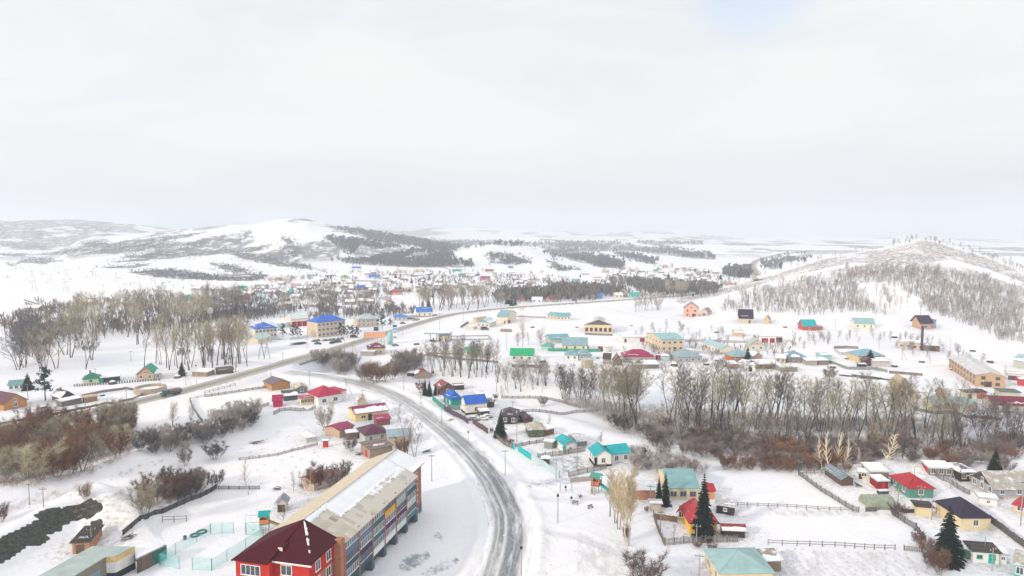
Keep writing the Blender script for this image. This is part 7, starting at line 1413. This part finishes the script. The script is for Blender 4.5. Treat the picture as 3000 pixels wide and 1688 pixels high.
pole(1014,1156,1111,'braced pole at the right end of the crimson roof','brace'); pole(545,1130,1093,'braced pole left of the brown shed','brace'); pole(2642,1055,1025,'braced pole below the boiler house','brace'); pole(2785,1431,1376,'braced pole in the lane by the black log house','brace'); pole(1034,1037,1000,'braced pole beside the roadside cafe','brace')
def lattice(name, px, by, ty, w0, w1, cols, label, rings=9):
    p = drop(px, by); h = (by-ty)*math.hypot(p.x, p.y)/2000; o = empty(name, p, .5); tag(o, label, 'mast'); t = .04+h*.0010
    for i in range(rings):
        a, b = h*i/rings, h*(i+1)/rings; wa = w0+(w1-w0)*i/rings; wb = w0+(w1-w0)*(i+1)/rings; m = MB()
        for k in range(4):
            c = lambda q, w_: (w_*(1 if q % 4 in (0, 3) else -1), w_*(1 if q % 4 in (0, 1) else -1))
            m.tube((*c(k, wa), a), (*c(k, wb), b), t, t, 4, False); m.tube((*c(k, wa), a), (*c(k+1, wb), b), t*.6, t*.6, 3, False); m.tube((*c(k+1, wa), a), (*c(k, wb), b), t*.6, t*.6, 3, False); m.tube((*c(k, wb), b), (*c(k+1, wb), b), t*.6, t*.6, 3, False)
        m.build('mast_section', M('paint', cols[i % len(cols)]), o)
    MB().tube((0, 0, h), (0, 0, h*1.06), .08, k=5).build('aerial', M('metal', (.5,.5,.5)), o)
lattice('radio_mast', 1529, 988, 870, 1.5, .7, [(.62,.08,.06),(.78,.76,.74)], 'red and white lattice radio mast', 9)
lattice('radio_mast', 1105, 862, 788, 1.4, .8, [(.25,.27,.30)], 'grey lattice mast beside the brightest far blue roof', 8)
def pylon(px, by, ty, label, group=None):
    p = drop(px, by); h = (by-ty)*math.hypot(p.x, p.y)/2000; o = empty('power_pylon', p, 0); tag(o, label, 'pylon', group); m = M('wood', (.16,.13,.12)); w_ = h*.24
    MB().tube((-w_, 0, -1), (-.3, 0, h), .12, .09, 5).build('leg', m, o); MB().tube((w_, 0, -1), (.3, 0, h), .12, .09, 5).build('leg', m, o)
    MB().tube((-w_*.55, 0, h*.42), (w_*.55, 0, h*.42), .14, k=4).build('crossbar', m, o); MB().tube((-2.2, 0, h*.96), (2.2, 0, h*.96), .14, k=4).build('crossarm', m, o)
pylon(101,856,826,'A-frame wooden pylon on the white plain, the nearest of the line'); pylon(341,826,803,'A-frame wooden pylon on the plain left of the scrub'); pylon(193,858,829,'narrow dark pylon right of the nearest A-frame')
for px, by, ty in [(95,818,797),(275,815,791),(195,812,795),(450,835,808),(48,795,780),(70,705,685),(250,700,680),(546,668,650),(574,668,650),(595,668,651),(855,868,848),(2540,700,690)]: pylon(px, by, ty, 'thin distant power pylon on the left plain and hills', 'distant power pylons')
def portal():
    p = drop(775, 1052); o = empty('power_portal', p, -.3); tag(o, 'H-shaped wooden electric portal on splayed legs', 'pylon'); m = M('wood', (.20,.17,.15)); h = 9.5
    for x in (-1.9, 1.9):
        MB().tube((x-1.2, -1.6, -.5), (x, 0, h), .16, .12, 6).build('leg', m, o); MB().tube((x+.9, 1.4, -.5), (x, 0, h), .16, .12, 6).build('leg', m, o)
    MB().tube((-2.6, 0, h-.6), (2.6, 0, h-.6), .12, k=5).build('crossbar', m, o); MB().tube((-2.6, 0, h-2.6), (2.6, 0, h-2.6), .12, k=5).build('crossbar', m, o)
portal()
def watertower():
    p = drop(617, 945); o = empty('water_tower', p); tag(o, 'white tank water tower on a narrow shaft among dark trees', 'water tower')
    MB().lathe([(.01, 7.2), (1.8, 7.2), (1.8, 11.2), (.01, 11.8)], 20).build('tank', M('plaster', (.70,.66,.60)), o, smooth=True)
    MB().lathe([(.9, -1), (.9, 7.19)], 16).build('shaft', M('plaster', (.5,.33,.25)), o, smooth=True)
watertower()
def chimney():
    p = drop(2697, 1026); o = empty('boiler_chimney', p); tag(o, 'tall black steel chimney of the boiler house', 'chimney'); h = 62*math.hypot(p.x, p.y)/2000
    MB().tube((0, -1, -1), (0, -1, h), .75, .6, 14).build('stack', M('metal', (.06,.05,.06)), o); MB().lathe([(.9, h-.3), (.9, h)], 14, 0, -1).build('rim', M('metal', (.08,.07,.08)), o)
    for k in range(3): a = 2.1*k; MB().tube((0, -1, h*.7), (9*math.cos(a), -1+9*math.sin(a), 0), .06, k=3).build('guy_wire', M('metal', (.2,.2,.2)), o)
chimney()
def billboard():
    p = drop(1098, 1002); o = empty('billboard', p, .25); tag(o, 'orange billboard panel beside the main road', 'billboard'); z = 5.5
    MB().box(-6.5, 6.5, -.15, .15, 2.6, 6.2).build('panel', M('plaster', (.80,.42,.25)), o); MB().box(-6.6, 6.6, .16, .3, 2.5, 6.3).build('frame', M('metal', (.4,.4,.4)), o)
    for x in (-4, 4): MB().tube((x, .4, -.5), (x, .4, 6), .14, k=5).build('leg', M('metal', (.35,.33,.32)), o)
    p = drop(1116, 1008); o = empty('sign_frame', p, .2); tag(o, 'tall trestle stand with a dark sign right of the orange billboard', 'sign'); m = M('metal', (.30,.27,.28)); h = 11
    for x in (-1.5, 1.5):
        MB().tube((x*1.5, 0, -.5), (x*.5, 0, h), .13, .1, 5).build('leg', m, o); 
    for z in (3, 6, 9): MB().tube((-1.6+z*.1, 0, z), (1.6-z*.1, 0, z), .08, k=4).build('crossbar', m, o)
    p = drop(1102, 978); o = empty('road_sign', p, .2); tag(o, 'small dark blue board at the roadside above the orange billboard', 'sign'); MB().box(-1.6, 1.6, -.1, .1, 2, 4.6).build('board', M('plaster', (.05,.11,.16)), o); MB().tube((0, .2, -.5), (0, .2, 4), .1, k=5).build('post', m, o)
billboard()
def station():
    p = drop(1157, 990); o = empty('price_pylon', p, .1); tag(o, 'blue and white price pylon of the filling station', 'sign'); MB().box(-1.5, 1.5, -.25, .25, 0, 8.8).build('body', M('plaster', (.75,.77,.78)), o)
    for z0, z1, c in ((7.2, 8.6, (.03,.08,.22)), (5.0, 6.8, (.20,.42,.60)), (3.2, 4.7, (.32,.50,.62)), (.3, .9, (.1,.2,.4))): MB().box(-1.3, 1.3, -.29, -.252, z0, z1).build('price_field', M('plaster', c), o)
    p = drop(1143, 1009); o = empty('storage_tank', p); tag(o, 'upright pale teal cylinder tank by the filling station', 'tank'); MB().lathe([(.01, -.5), (1.7, -.5), (1.7, 6.6), (1.2, 7.4), (.01, 7.8)], 18).build('tank_body', M('paint', (.30,.55,.55)), o, smooth=True); MB().box(-.5, .5, -1.75, -1.65, .4, 2).build('hatch', M('plaster', (.2,.3,.3)), o)
    p = drop(1283, 1000); o = empty('filling_station_canopy', p, -.05); tag(o, 'flat snow-topped canopy of the filling station on slim columns', 'canopy'); MB().box(-8.5, 8.5, -3, 5, 5.0, 5.9).build('canopy_roof', M('plaster', (.30,.38,.46)), o); MB().box(-8.4, 8.4, -2.9, 4.9, 5.903, 6.2).build('snow', SNOWM, o)
    for x in (-5, -1, 3.5): MB().tube((x, 1, -.5), (x, 1, 5), .25, k=8).build('column', M('plaster', (.35,.42,.5)), o)
    for x in (-3, 1): MB().box(x-.4, x+.4, .6, 1.4, 0, 1.9).build('fuel_pump', M('plaster', (.1,.14,.14)), o)
    p = drop(1386, 997); o = empty('concrete_frame', p, .15); tag(o, 'low open concrete foundation frame on the snow', 'foundation'); m = M('plaster', (.40,.38,.38))
    for q in ((-15, 12, -.4, .4), (-15, -14.2, .4, 16), (11.2, 12, .4, 16), (-14.2, 11.2, 15.2, 16)): MB().box(*q, -.8, .9).build('wall', m, o)
station()
def ring():
    p = drop(441, 1147); o = empty('stone_ring', p); tag(o, 'low round stone-walled pit filled with snow on the left', 'reservoir')
    MB().lathe([(6.6, -1), (6.4, 2.2), (5.6, 2.2), (5.6, .9)], 36).build('ring_wall', M('brick', (.46,.36,.28)), o); MB().lathe([(5.59, 1.1), (.01, 1.5)], 30).build('snow', SNOWM, o)
ring()
# greenhouse
def greenhouse():
    a = drop(2553, 1494); b = drop(2628, 1495); w = b.x-a.x; o = empty('greenhouse', ((a.x+b.x)/2, (a.y+b.y)/2, a.z), 0); tag(o, 'long arched greenhouse with cloudy greenish plastic', 'greenhouse')
    n = 10; d = 3.2; m = MB(); 
    for i in range(n):
        t0, t1 = math.pi*i/n, math.pi*(i+1)/n; m.quad((-w/2, d-d*math.cos(t0), 2.5*math.sin(t0)), (w/2, d-d*math.cos(t0), 2.5*math.sin(t0)), (w/2, d-d*math.cos(t1), 2.5*math.sin(t1)), (-w/2, d-d*math.cos(t1), 2.5*math.sin(t1)))
    for x in (-w/2, w/2): m.quad(*[(x, d-d*math.cos(math.pi*i/n), 2.5*math.sin(math.pi*i/n)) for i in range(n+1)])
    m.build('cover', M('poly', (.36,.42,.30)), o)
    for k in range(5):
        x = -w/2+w*k/4; q = MB()
        for i in range(n): t0, t1 = math.pi*i/n, math.pi*(i+1)/n; q.tube((x, d-d*1.02*math.cos(t0), 2.55*math.sin(t0)), (x, d-d*1.02*math.cos(t1), 2.55*math.sin(t1)), .05, k=4, cap=False)
        q.build('hoop', M('metal', (.5,.52,.45)), o)
greenhouse()
# ------------------------------------------------------------ vehicles
CMH = {}
def car(px, py, az, col, label, group=None, scale=1.0, snow=False, van=False):
    p = drop(px, py); o = empty('van' if van else 'parked_car', p, az); o.scale = (scale,)*3; tag(o, label, 'van' if van else 'car', group)
    hh = 1.9 if van else 1.42; key = (col, van)
    if key not in CMH:
        pr = [(-2.15,.35),(-2.2,.75),(-2.05,.92),(-1.5,1.0),(-1.0,hh-.02),(-.3,hh),(.6,hh-.03),(1.15,.98),(2.0,.84),(2.2,.6),(2.15,.32)] if not van else [(-2.3,.35),(-2.35,1.2),(-2.2,hh-.1),(-1.8,hh),(1.0,hh-.02),(1.6,1.15),(2.2,.95),(2.35,.6),(2.3,.35)]
        b = MB(); n = len(pr)
        for y in (-.84, .84):
            for x, z in pr: b.v.append((x, y*(.86 if z > 1.02 else 1), z))
        b.f = [tuple(range(n)), tuple(reversed(range(n, 2*n)))]+[(i, n+i, n+(i+1) % n, (i+1) % n) for i in range(n)]
        g = MB(); zt = hh-.12
        for s in (-1, 1):
            y = s*.80; y1 = s*.745; n0 = len(g.v)
            g.v += [(-1.25, y, 1.03), (.95, y, 1.03), (.5, y1, zt), (-.9, y1, zt)]; g.f.append((n0, n0+1, n0+2, n0+3))
        g.quad((1.18, -.68, 1.0), (1.18, .68, 1.0), (.66, .62, zt), (.66, -.62, zt)); g.quad((-1.52, -.68, 1.04), (-1.52, .68, 1.04), (-1.06, .62, zt), (-1.06, -.62, zt))
        wh = MB().tube((0, -.11, 0), (0, .11, 0), .33, k=12); ri = MB().tube((0, -.125, 0), (0, .125, 0), .19, k=8)
        CMH[key] = (b.mesh(M('paint', col), 'body'), g.mesh(M('glass', (.03,.04,.05)), 'windows'), wh.mesh(M('plaster', (.03,.03,.03)), 'wheel'), ri.mesh(M('metal', (.4,.4,.42)), 'rim'), MB().box(-.03, .03, -.16, .16, -.07, .07).mesh(M('glass', (.7,.7,.68)), 'headlight'))
    b, g, wh, ri, hl = CMH[key]; newobj('body', b, o); newobj('windows', g, o, (0, 0, .012))
    for x in (-1.35, 1.35):
        for y in (-.78, .78): q = newobj('wheel', wh, o, (x, y, .33)); newobj('rim', ri, q)
    for y in (-.6, .6): newobj('headlight', hl, o, (2.2, y, .64))
    if snow: MB().box(-.9, .6, -.66, .66, hh, hh+.16).box(-2.0, -1.55, -.7, .7, .98, 1.1).box(1.25, 2.0, -.7, .7, .86, 1.0).build('snow', SNOWM, o)
dkc = (.03,.035,.045); gr_ = (.16,.18,.20); slv = (.35,.37,.38); whc = (.7,.7,.7); rdc = (.3,.03,.03)
for i, (px, py, c, s) in enumerate([(857,1011,whc,1),(868,1010,gr_,0),(879,1009,dkc,0),(889,1008,dkc,0)]): car(px, py, 1.2, c, ['white snowy car, leftmost of the front parking row','grey car second in the front parking row','dark car third in the front parking row','dark car at the right end of the front parking row'][i], snow=bool(s))
car(931,1009,.1,dkc,'single dark car parked alone in the middle of the lot')
for i, (px, py) in enumerate([(974,1006),(984,1004),(992,1003)]): car(px, py, 1.1, dkc, ['left car of the dark trio near the main road','middle car of the dark trio near the main road','right car of the dark trio near the main road'][i])
for i, (px, py) in enumerate([(921,1001),(930,1000)]): car(px, py, 1.1, gr_, ['grey car at the block corner, left of two','grey car at the block corner, right of two'][i], snow=True)
for i, px in enumerate([952,964,976,988,1000]): car(px, 999-i*1.2, 1.2, slv if i % 2 else gr_, 'snow-covered car in the row before the three-storey block', 'snow-covered cars before the three-storey block', snow=True)
car(1036,989,.2,dkc,'dark van parked under the pines by the three-storey block',van=True); car(1420,967,.0,(.10,.07,.10),'dark van parked before the workshop',van=True,scale=1.3)
car(1180,949,.3,dkc,'dark car beside the big roadside pine'); car(1216,941,.1,slv,'silver car on the verge below the barn-shaped shop'); car(1275,926,.2,(.3,.12,.12),'reddish car right of the barn-shaped shop'); car(1158,1014,.0,gr_,'grey car on the filling station forecourt'); car(1268,1001,.1,dkc,'dark car refuelling under the canopy',snow=True)
car(1387,1231,.1,slv,'snowed-in car behind the violet-brown fence',snow=True); car(1415,1230,.1,whc,'snowed-in car left of the black log house',snow=True); car(1427,1225,.6,whc,'snowed-in car tight to the wall of the black log house',snow=True)
def truck():
    p = drop(494, 1156); k = min(range(2, len(MR)-2), key=lambda i: (MR[i][0]-p.x)**2+(MR[i][1]-p.y)**2); az = math.atan2(MR[k-1][1]-MR[k+1][1], MR[k-1][0]-MR[k+1][0]); q = MR3[k]; o = empty('truck', (q[0]-2.3*math.sin(az), q[1]+2.3*math.cos(az), q[2]+.2), az); tag(o, 'dark teal flatbed truck with a rusty load on the main road', 'truck')
    MB().box(1.3, 3.2, -1.1, 1.1, .9, 2.6).build('cab', M('paint', (.02,.09,.10)), o); MB().box(3.2, 4.3, -1.0, 1.0, .8, 1.7).build('bonnet', M('paint', (.02,.10,.11)), o)
    MB().box(-4.2, 1.2, -1.25, 1.25, .95, 1.9).build('bed', M('paint', (.03,.12,.14)), o); MB().box(-4.0, 1.0, -1.1, 1.1, 1.903, 2.5).build('load', M('brick', (.30,.12,.10)), o)
    MB().box(3.202, 3.25, -.95, .95, 1.75, 2.45).build('windscreen', M('glass', (.04,.05,.06)), o); MB().box(-4.3, 4.2, -.5, .5, .6, .9).build('chassis', M('plaster', (.03,.03,.03)), o)
    for x in (3.1, -1.6, -3.0):
        for y in (-1.05, 1.05): q = MB().tube((0, -.16, 0), (0, .16, 0), .52, k=12).build('wheel', M('plaster', (.02,.02,.02)), o, (x, y, .52)); MB().tube((0, -.17, 0), (0, .17, 0), .24, k=8).build('rim', M('metal', (.3,.3,.3)), q)
    for y in (-.75, .75): MB().box(4.3, 4.34, y-.14, y+.14, 1.0, 1.28).build('headlight', M('glass', (.7,.7,.6)), o)
truck()
# ------------------------------------------------------------ playgrounds and small things
def play(px, py, label, s=1.0, roof=(.0,.40,.38), wall=(.66,.28,.10), az=.3, slide=(.45,.28,.10)):
    p = drop(px, py); o = empty('playground_tower', p, az); o.scale = (s,)*3; tag(o, label, 'playground tower')
    for x in (-.8, .8):
        for y in (-.8, .8): MB().tube((x, y, -.3), (x, y, 3.0), .07, k=6).build('post', M('plaster', (.25,.30,.32)), o)
    r = MB(); r.slab([(-1.1, -1.1, 3.0), (1.1, -1.1, 3.0), (1.1, 0, 3.8), (-1.1, 0, 3.8)], .08).slab([(1.1, 1.1, 3.0), (-1.1, 1.1, 3.0), (-1.1, 0, 3.8), (1.1, 0, 3.8)], .08); r.build('roof', M('roofpl', roof), o)
    MB().box(-.9, .9, -.9, .9, 1.35, 1.5).build('platform', M('wood', (.3,.2,.12)), o)
    for a in ((-.85, .85, -.88, -.82), (-.85, .85, .82, .88), (-.88, -.82, -.8, .8)): MB().box(*a, 1.55, 2.3).build('railing', M('plaster', wall), o)
    q = MB(); q.slab([(.9, -.4, 1.5), (3.4, -.4, .2), (3.4, .4, .2), (.9, .4, 1.5)], .06); q.slab([(.9, -.46, 1.5), (3.4, -.46, .2), (3.4, -.46, .45), (.9, -.46, 1.8)], .05); q.slab([(.9, .46, 1.5), (3.4, .46, .2), (3.4, .46, .45), (.9, .46, 1.8)], .05); q.build('slide', M('paint', slide), o)
    q = MB()
    for k in range(5): q.box(-.4, .4, -1.9+k*.2, -1.82+k*.2, .15+k*.28, .2+k*.28)
    q.tube((-.42, -2, 0), (-.42, -.9, 1.5), .04, k=4).tube((.42, -2, 0), (.42, -.9, 1.5), .04, k=4); q.build('ladder', M('wood', (.3,.2,.1)), o)
play(776,1552,'play tower with a teal roof and orange railings beside the sports court',1.2,az=.2); play(1747,1440,'orange-red play tower with a green roof left of the tan poplars',1.35,(.06,.34,.28),(.60,.16,.08),-.5,(.0,.35,.30))
def swing(px, py, label):
    p = drop(px, py); o = empty('swing_frame', p, .2); tag(o, label, 'swing'); m = M('metal', (.12,.32,.34))
    for x in (-1.6, 1.6): MB().tube((x, -.7, 0), (x, 0, 2.4), .05, k=5).build('leg', m, o); MB().tube((x, .7, 0), (x, 0, 2.4), .05, k=5).build('leg', m, o)
    MB().tube((-1.7, 0, 2.4), (1.7, 0, 2.4), .05, k=5).build('top_bar', m, o); MB().box(-.3, .3, -.12, .12, .6, .66).tube((-.3, 0, .66), (-.3, 0, 2.4), .015, k=3).tube((.3, 0, .66), (.3, 0, 2.4), .015, k=3).build('seat', M('wood', (.3,.1,.05)), o)
swing(742,1560,'teal swing frame left of the play tower'); swing(1658,1442,'small swing frame on the play yard snow')
def goal(px, py, az, label, w_=3.2, h=2.2, col=(.15,.45,.45)):
    p = drop(px, py); o = empty('goal_frame', p, az); tag(o, label, 'goal'); m = M('paint', col)
    for x in (-w_/2, w_/2): MB().tube((x, 0, -.2), (x, 0, h), .05, k=5).build('post', m, o)
    MB().tube((-w_/2, 0, h), (w_/2, 0, h), .05, k=5).build('crossbar', m, o)
goal(745,1548,.1,'tall teal bar frame above the back right net',4,3.2)
def tyre(px, py, label, r=.9):
    p = drop(px, py); V = []; b = MB(); n, m = 20, 8
    for i in range(n):
        for k in range(m): a, c = 2*math.pi*i/n, 2*math.pi*k/m; b.v.append(((r+.22*math.cos(c))*math.cos(a), (r+.22*math.cos(c))*math.sin(a), .2+.2*math.sin(c)))
    for i in range(n):
        for k in range(m): b.f.append((i*m+k, ((i+1) % n)*m+k, ((i+1) % n)*m+(k+1) % m, i*m+(k+1) % m))
    o = b.build('tractor_tyre', M('plaster', (.03,.035,.04)), None, p, smooth=True); tag(o, label, 'tyre')
tyre(571,1570,'old tyre ring lying left of another tyre by the court'); tyre(591,1560,'dark tyre ring lying right of the other one by the court', 1.0)
def barrel(px, py, label, c=(.05,.06,.07), h=.9, r=.35):
    p = drop(px, py); o = MB().lathe([(.01, 0), (r, 0), (r*1.05, h*.33), (r, h*.35), (r*1.05, h*.66), (r, h*.7), (r, h), (.01, h)], 14).build('barrel', M('metal', c), None, p); tag(o, label, 'barrel')
barrel(542,1581,'black barrel standing left of the tyres'); barrel(2695,1506,'blue barrel beside the cream annex',(.03,.25,.4),1.1,.7)
def trough(px, py, w_, label, c=(.06,.07,.09)):
    p = drop(px, py); o = empty('water_trough', p, .1); tag(o, label, 'trough'); MB().box(-w_/2, w_/2, -.6, .6, 0, .9).build('box', M('metal', c), o); MB().box(-w_/2+.1, w_/2-.1, -.5, .5, .9, 1.15).build('snow', SNOWM, o)
trough(2586,1447,2.6,'dark snow-filled tub beside the red shed'); trough(2660,1500,2.8,'dark snow-filled basin before the cream annex')
def bench(px, py, az, label):
    p = drop(px, py); o = empty('bench', p, az); tag(o, label, 'bench'); m = M('wood', (.18,.15,.13)); MB().box(-.8, .8, -.2, .2, .42, .48).build('seat', m, o); MB().box(-.8, .8, .2, .25, .6, .95).build('backrest', m, o)
    for x in (-.6, .6): MB().box(x-.04, x+.04, -.18, .24, 0, .42).build('leg', m, o)
bench(1730,1490,.6,'bench alone on the play yard snow'); bench(1685,1478,-.3,'bench left of the other one on the play yard snow')
def sculpt(px, py, label, c=(.05,.05,.05)):
    p = drop(px, py); o = empty('play_figure', p, .3); tag(o, label, 'play figure'); MB().tube((0, 0, 0), (0, 0, 1.0), .05, k=5).build('post', M('metal', (.2,.2,.2)), o); MB().lathe([(.01, .9), (.28, 1.0), (.32, 1.25), (.2, 1.55), (.01, 1.6)], 10).build('figure', M('plaster', c), o, smooth=True)
sculpt(1657,1440,'dark spring toy beside the small swing frame'); sculpt(1674,1472,'black figure on the play yard snow'); sculpt(1637,1446,'dark bird-like figure behind the street lamp head') if False else None
def wreck(px, py, s, label, c=(.12,.13,.14)):
    p = drop(px, py); r = random.Random(px); o = empty('board_pile', p, r.random()*3); tag(o, label, 'board pile'); m = M('wood', c)
    for k in range(7):
        q = MB().box(-s*r.uniform(.4, 1), s*r.uniform(.4, 1), -.12, .12, 0, .06).build('plank', m, o, (r.gauss(0, .3), r.gauss(0, .5), .08+k*.09)); q.rotation_euler = (r.gauss(0, .1), r.gauss(0, .1), r.uniform(-.6, .6))
wreck(750,1298,2.5,'pile of grey planks on the upper garden snow',(.2,.18,.18)); wreck(812,1435,1.6,'dark scrap pile left of the small frosted tree'); wreck(886,1425,1.4,'dark scrap pile beside the pale cut trunk'); wreck(1250,1326,1.5,'dark scrap beside the far end of the long block'); wreck(1052,1332,1.2,'dark board pile left of the old brick shed'); wreck(1215,1625,2.0,'dark rubble under the balconies') if False else None
wreck(375,1578,1.6,'short plank pile at the lower end of the dark board fence',(.14,.13,.12)); wreck(2515,1425,1.5,'grey scrap beside the patched barn'); wreck(2130,1545,1.6,'dark scrap right of the yellow house'); wreck(1320,1232,1.3,'planks by the tall white house',(.4,.32,.25))
h_((2098,1503),(2150,1512),4,2.2,'shed',(.05,.045,.045),(.45,.45,.45),'black shed with a pale corrugated roof right of the tallest spruce',name='shed',cat='shed',wk='wood',rh=.8,snow=.3,rk='slate',win=(1,0),wsz=(.7,.6))
h_((2118,1574),(2182,1576),4,1.8,'gable',(.05,.04,.04),(.30,.04,.04),'small dark hut with a dull red roof right of the yellow house',name='hut',cat='hut',wk='wood',rd='x',rh=1.0,snow=.6)
h_((1906,1498),(1937,1499),3,2.0,'flat',(.62,.55,.42),(.5,.5,.5),'cream box shed under the two dark spruces',name='shed',cat='shed',snow=.6)
for i, (px, py) in enumerate([(1430,1040),(1590,1062),(1752,1050),(1815,1045),(1890,1040),(1975,1072),(2070,1070),(2100,1058),(2240,1070),(2330,1045),(2440,1078),(2480,1052),(2620,1075),(2700,1062),(2790,1085),(1310,1050),(1220,1010),(1400,1000),(1560,960),(1690,960),(1850,955),(2100,975),(2300,960),(2620,990),(2850,1030),(2900,1062),(330,1125),(520,1108),(130,1195),(300,1160)]):
    p = drop(px, py); r = random.Random(i*7+1); o = empty('snowy_heap', p, r.random()*3); tag(o, 'dark snow-capped heap of firewood or scrap in a yard of the middle village', 'heap', 'snow-capped heaps in the yards')
    s_ = r.uniform(.8, 1.8); MB().lathe([(s_*1.2, -.3), (s_*1.1, .4), (s_*.7, .9*s_), (.01, 1.05*s_)], 7).build('pile', M('wood', r.choice([(.08,.07,.07), (.16,.12,.10), (.11,.11,.12)])), o); MB().lathe([(s_*.9, .70*s_+.05), (s_*.6, 1.0*s_), (.01, 1.2*s_)], 9).build('snow_cap', SNOWM, o, smooth=True)
# snow mounds ploughed from the road, footprints as tiny hollows are left to the ground relief
# trodden, dirty snow close round the houses
U_ = np.array(USED); yd = np.zeros(TX.shape); m0 = (dist < 1250) & vis
X_, Y_ = TX[m0], TY[m0]; yv = np.zeros(X_.shape)
for ux, uy, ur in USED:
    if ur > 25: continue
    if math.hypot(ux, uy) < 1250: k = np.abs(X_-ux) < ur+9; yv[k] = np.maximum(yv[k], np.clip(1-(np.hypot(X_[k]-ux, Y_[k]-uy)-ur)/8, 0, 1))
yd[m0] = yv; gm.attributes['yard'].data.foreach_set('value', np.ascontiguousarray(yd, dtype=np.float32).ravel())
# far outbuildings, each a thing of its own, alike at this distance
r = random.Random(77); fw = MB().box(-4.5, 4.5, 0, 6, -2, 2.6).mesh(M('plaster', (.30,.26,.24)), 'wall'); fw2 = MB().box(-3.5, 3.5, 0, 5, -2, 2.4).mesh(M('plaster', (.52,.45,.38)), 'wall')
fr1 = MB().slab([(-5, -.5, 2.5), (5, -.5, 2.5), (5, 3, 4.4), (-5, 3, 4.4)], .3).slab([(5, 6.5, 2.5), (-5, 6.5, 2.5), (-5, 3, 4.4), (5, 3, 4.4)], .3).mesh(SNOWM, 'roof'); fr2 = MB().slab([(-4, -.5, 2.4), (4, -.5, 2.4), (4, 5.5, 3.6), (-4, 5.5, 3.6)], .2).mesh(M('slate', (.30,.30,.31)), 'roof')
n_ = 0
for poly, n in (([(600,850),(900,805),(1280,800),(1700,812),(1720,850),(1450,855),(1180,880),(1000,900),(700,905),(560,900)], 95), ([(1740,830),(1800,795),(1950,780),(2120,800),(2160,830),(2050,840),(1850,835)], 40)):
    for p in scatter(poly, n, 14, 60+n, True, 12):
        o = empty('far_outbuilding', p, r.uniform(-.6, .6)); k = r.random() < .6; newobj('wall', fw if k else fw2, o); newobj('roof', fr1 if k else fr2, o)
        tag(o, ('brown far outbuilding under a snow roof' if k else 'beige far outbuilding with a grey lean-to roof')+(' in the valley houses on the right' if n == 40 else ' in the village below the big hill'), 'outbuilding', 'far outbuildings of the village')
# ------------------------------------------------------------ haze
hz = MB().box(-9000, 9000, -600, 15500, -14, 330).build('haze', MC.setdefault(('hz',), bpy.data.materials.new('haze_air'))); tag(hz, None, None, None, 'stuff')
hm = MC[('hz',)]; hm.use_nodes = True; hn = hm.node_tree; hn.nodes.clear(); pv = hn.nodes.new('ShaderNodeVolumePrincipled'); pv.inputs['Density'].default_value = .00022; pv.inputs['Color'].default_value = (.85, .905, .985, 1); pv.inputs['Anisotropy'].default_value = .1
oo = hn.nodes.new('ShaderNodeOutputMaterial'); hn.links.new(pv.outputs[0], oo.inputs['Volume'])
print('trees', TREES, 'objects', len(bpy.data.objects))
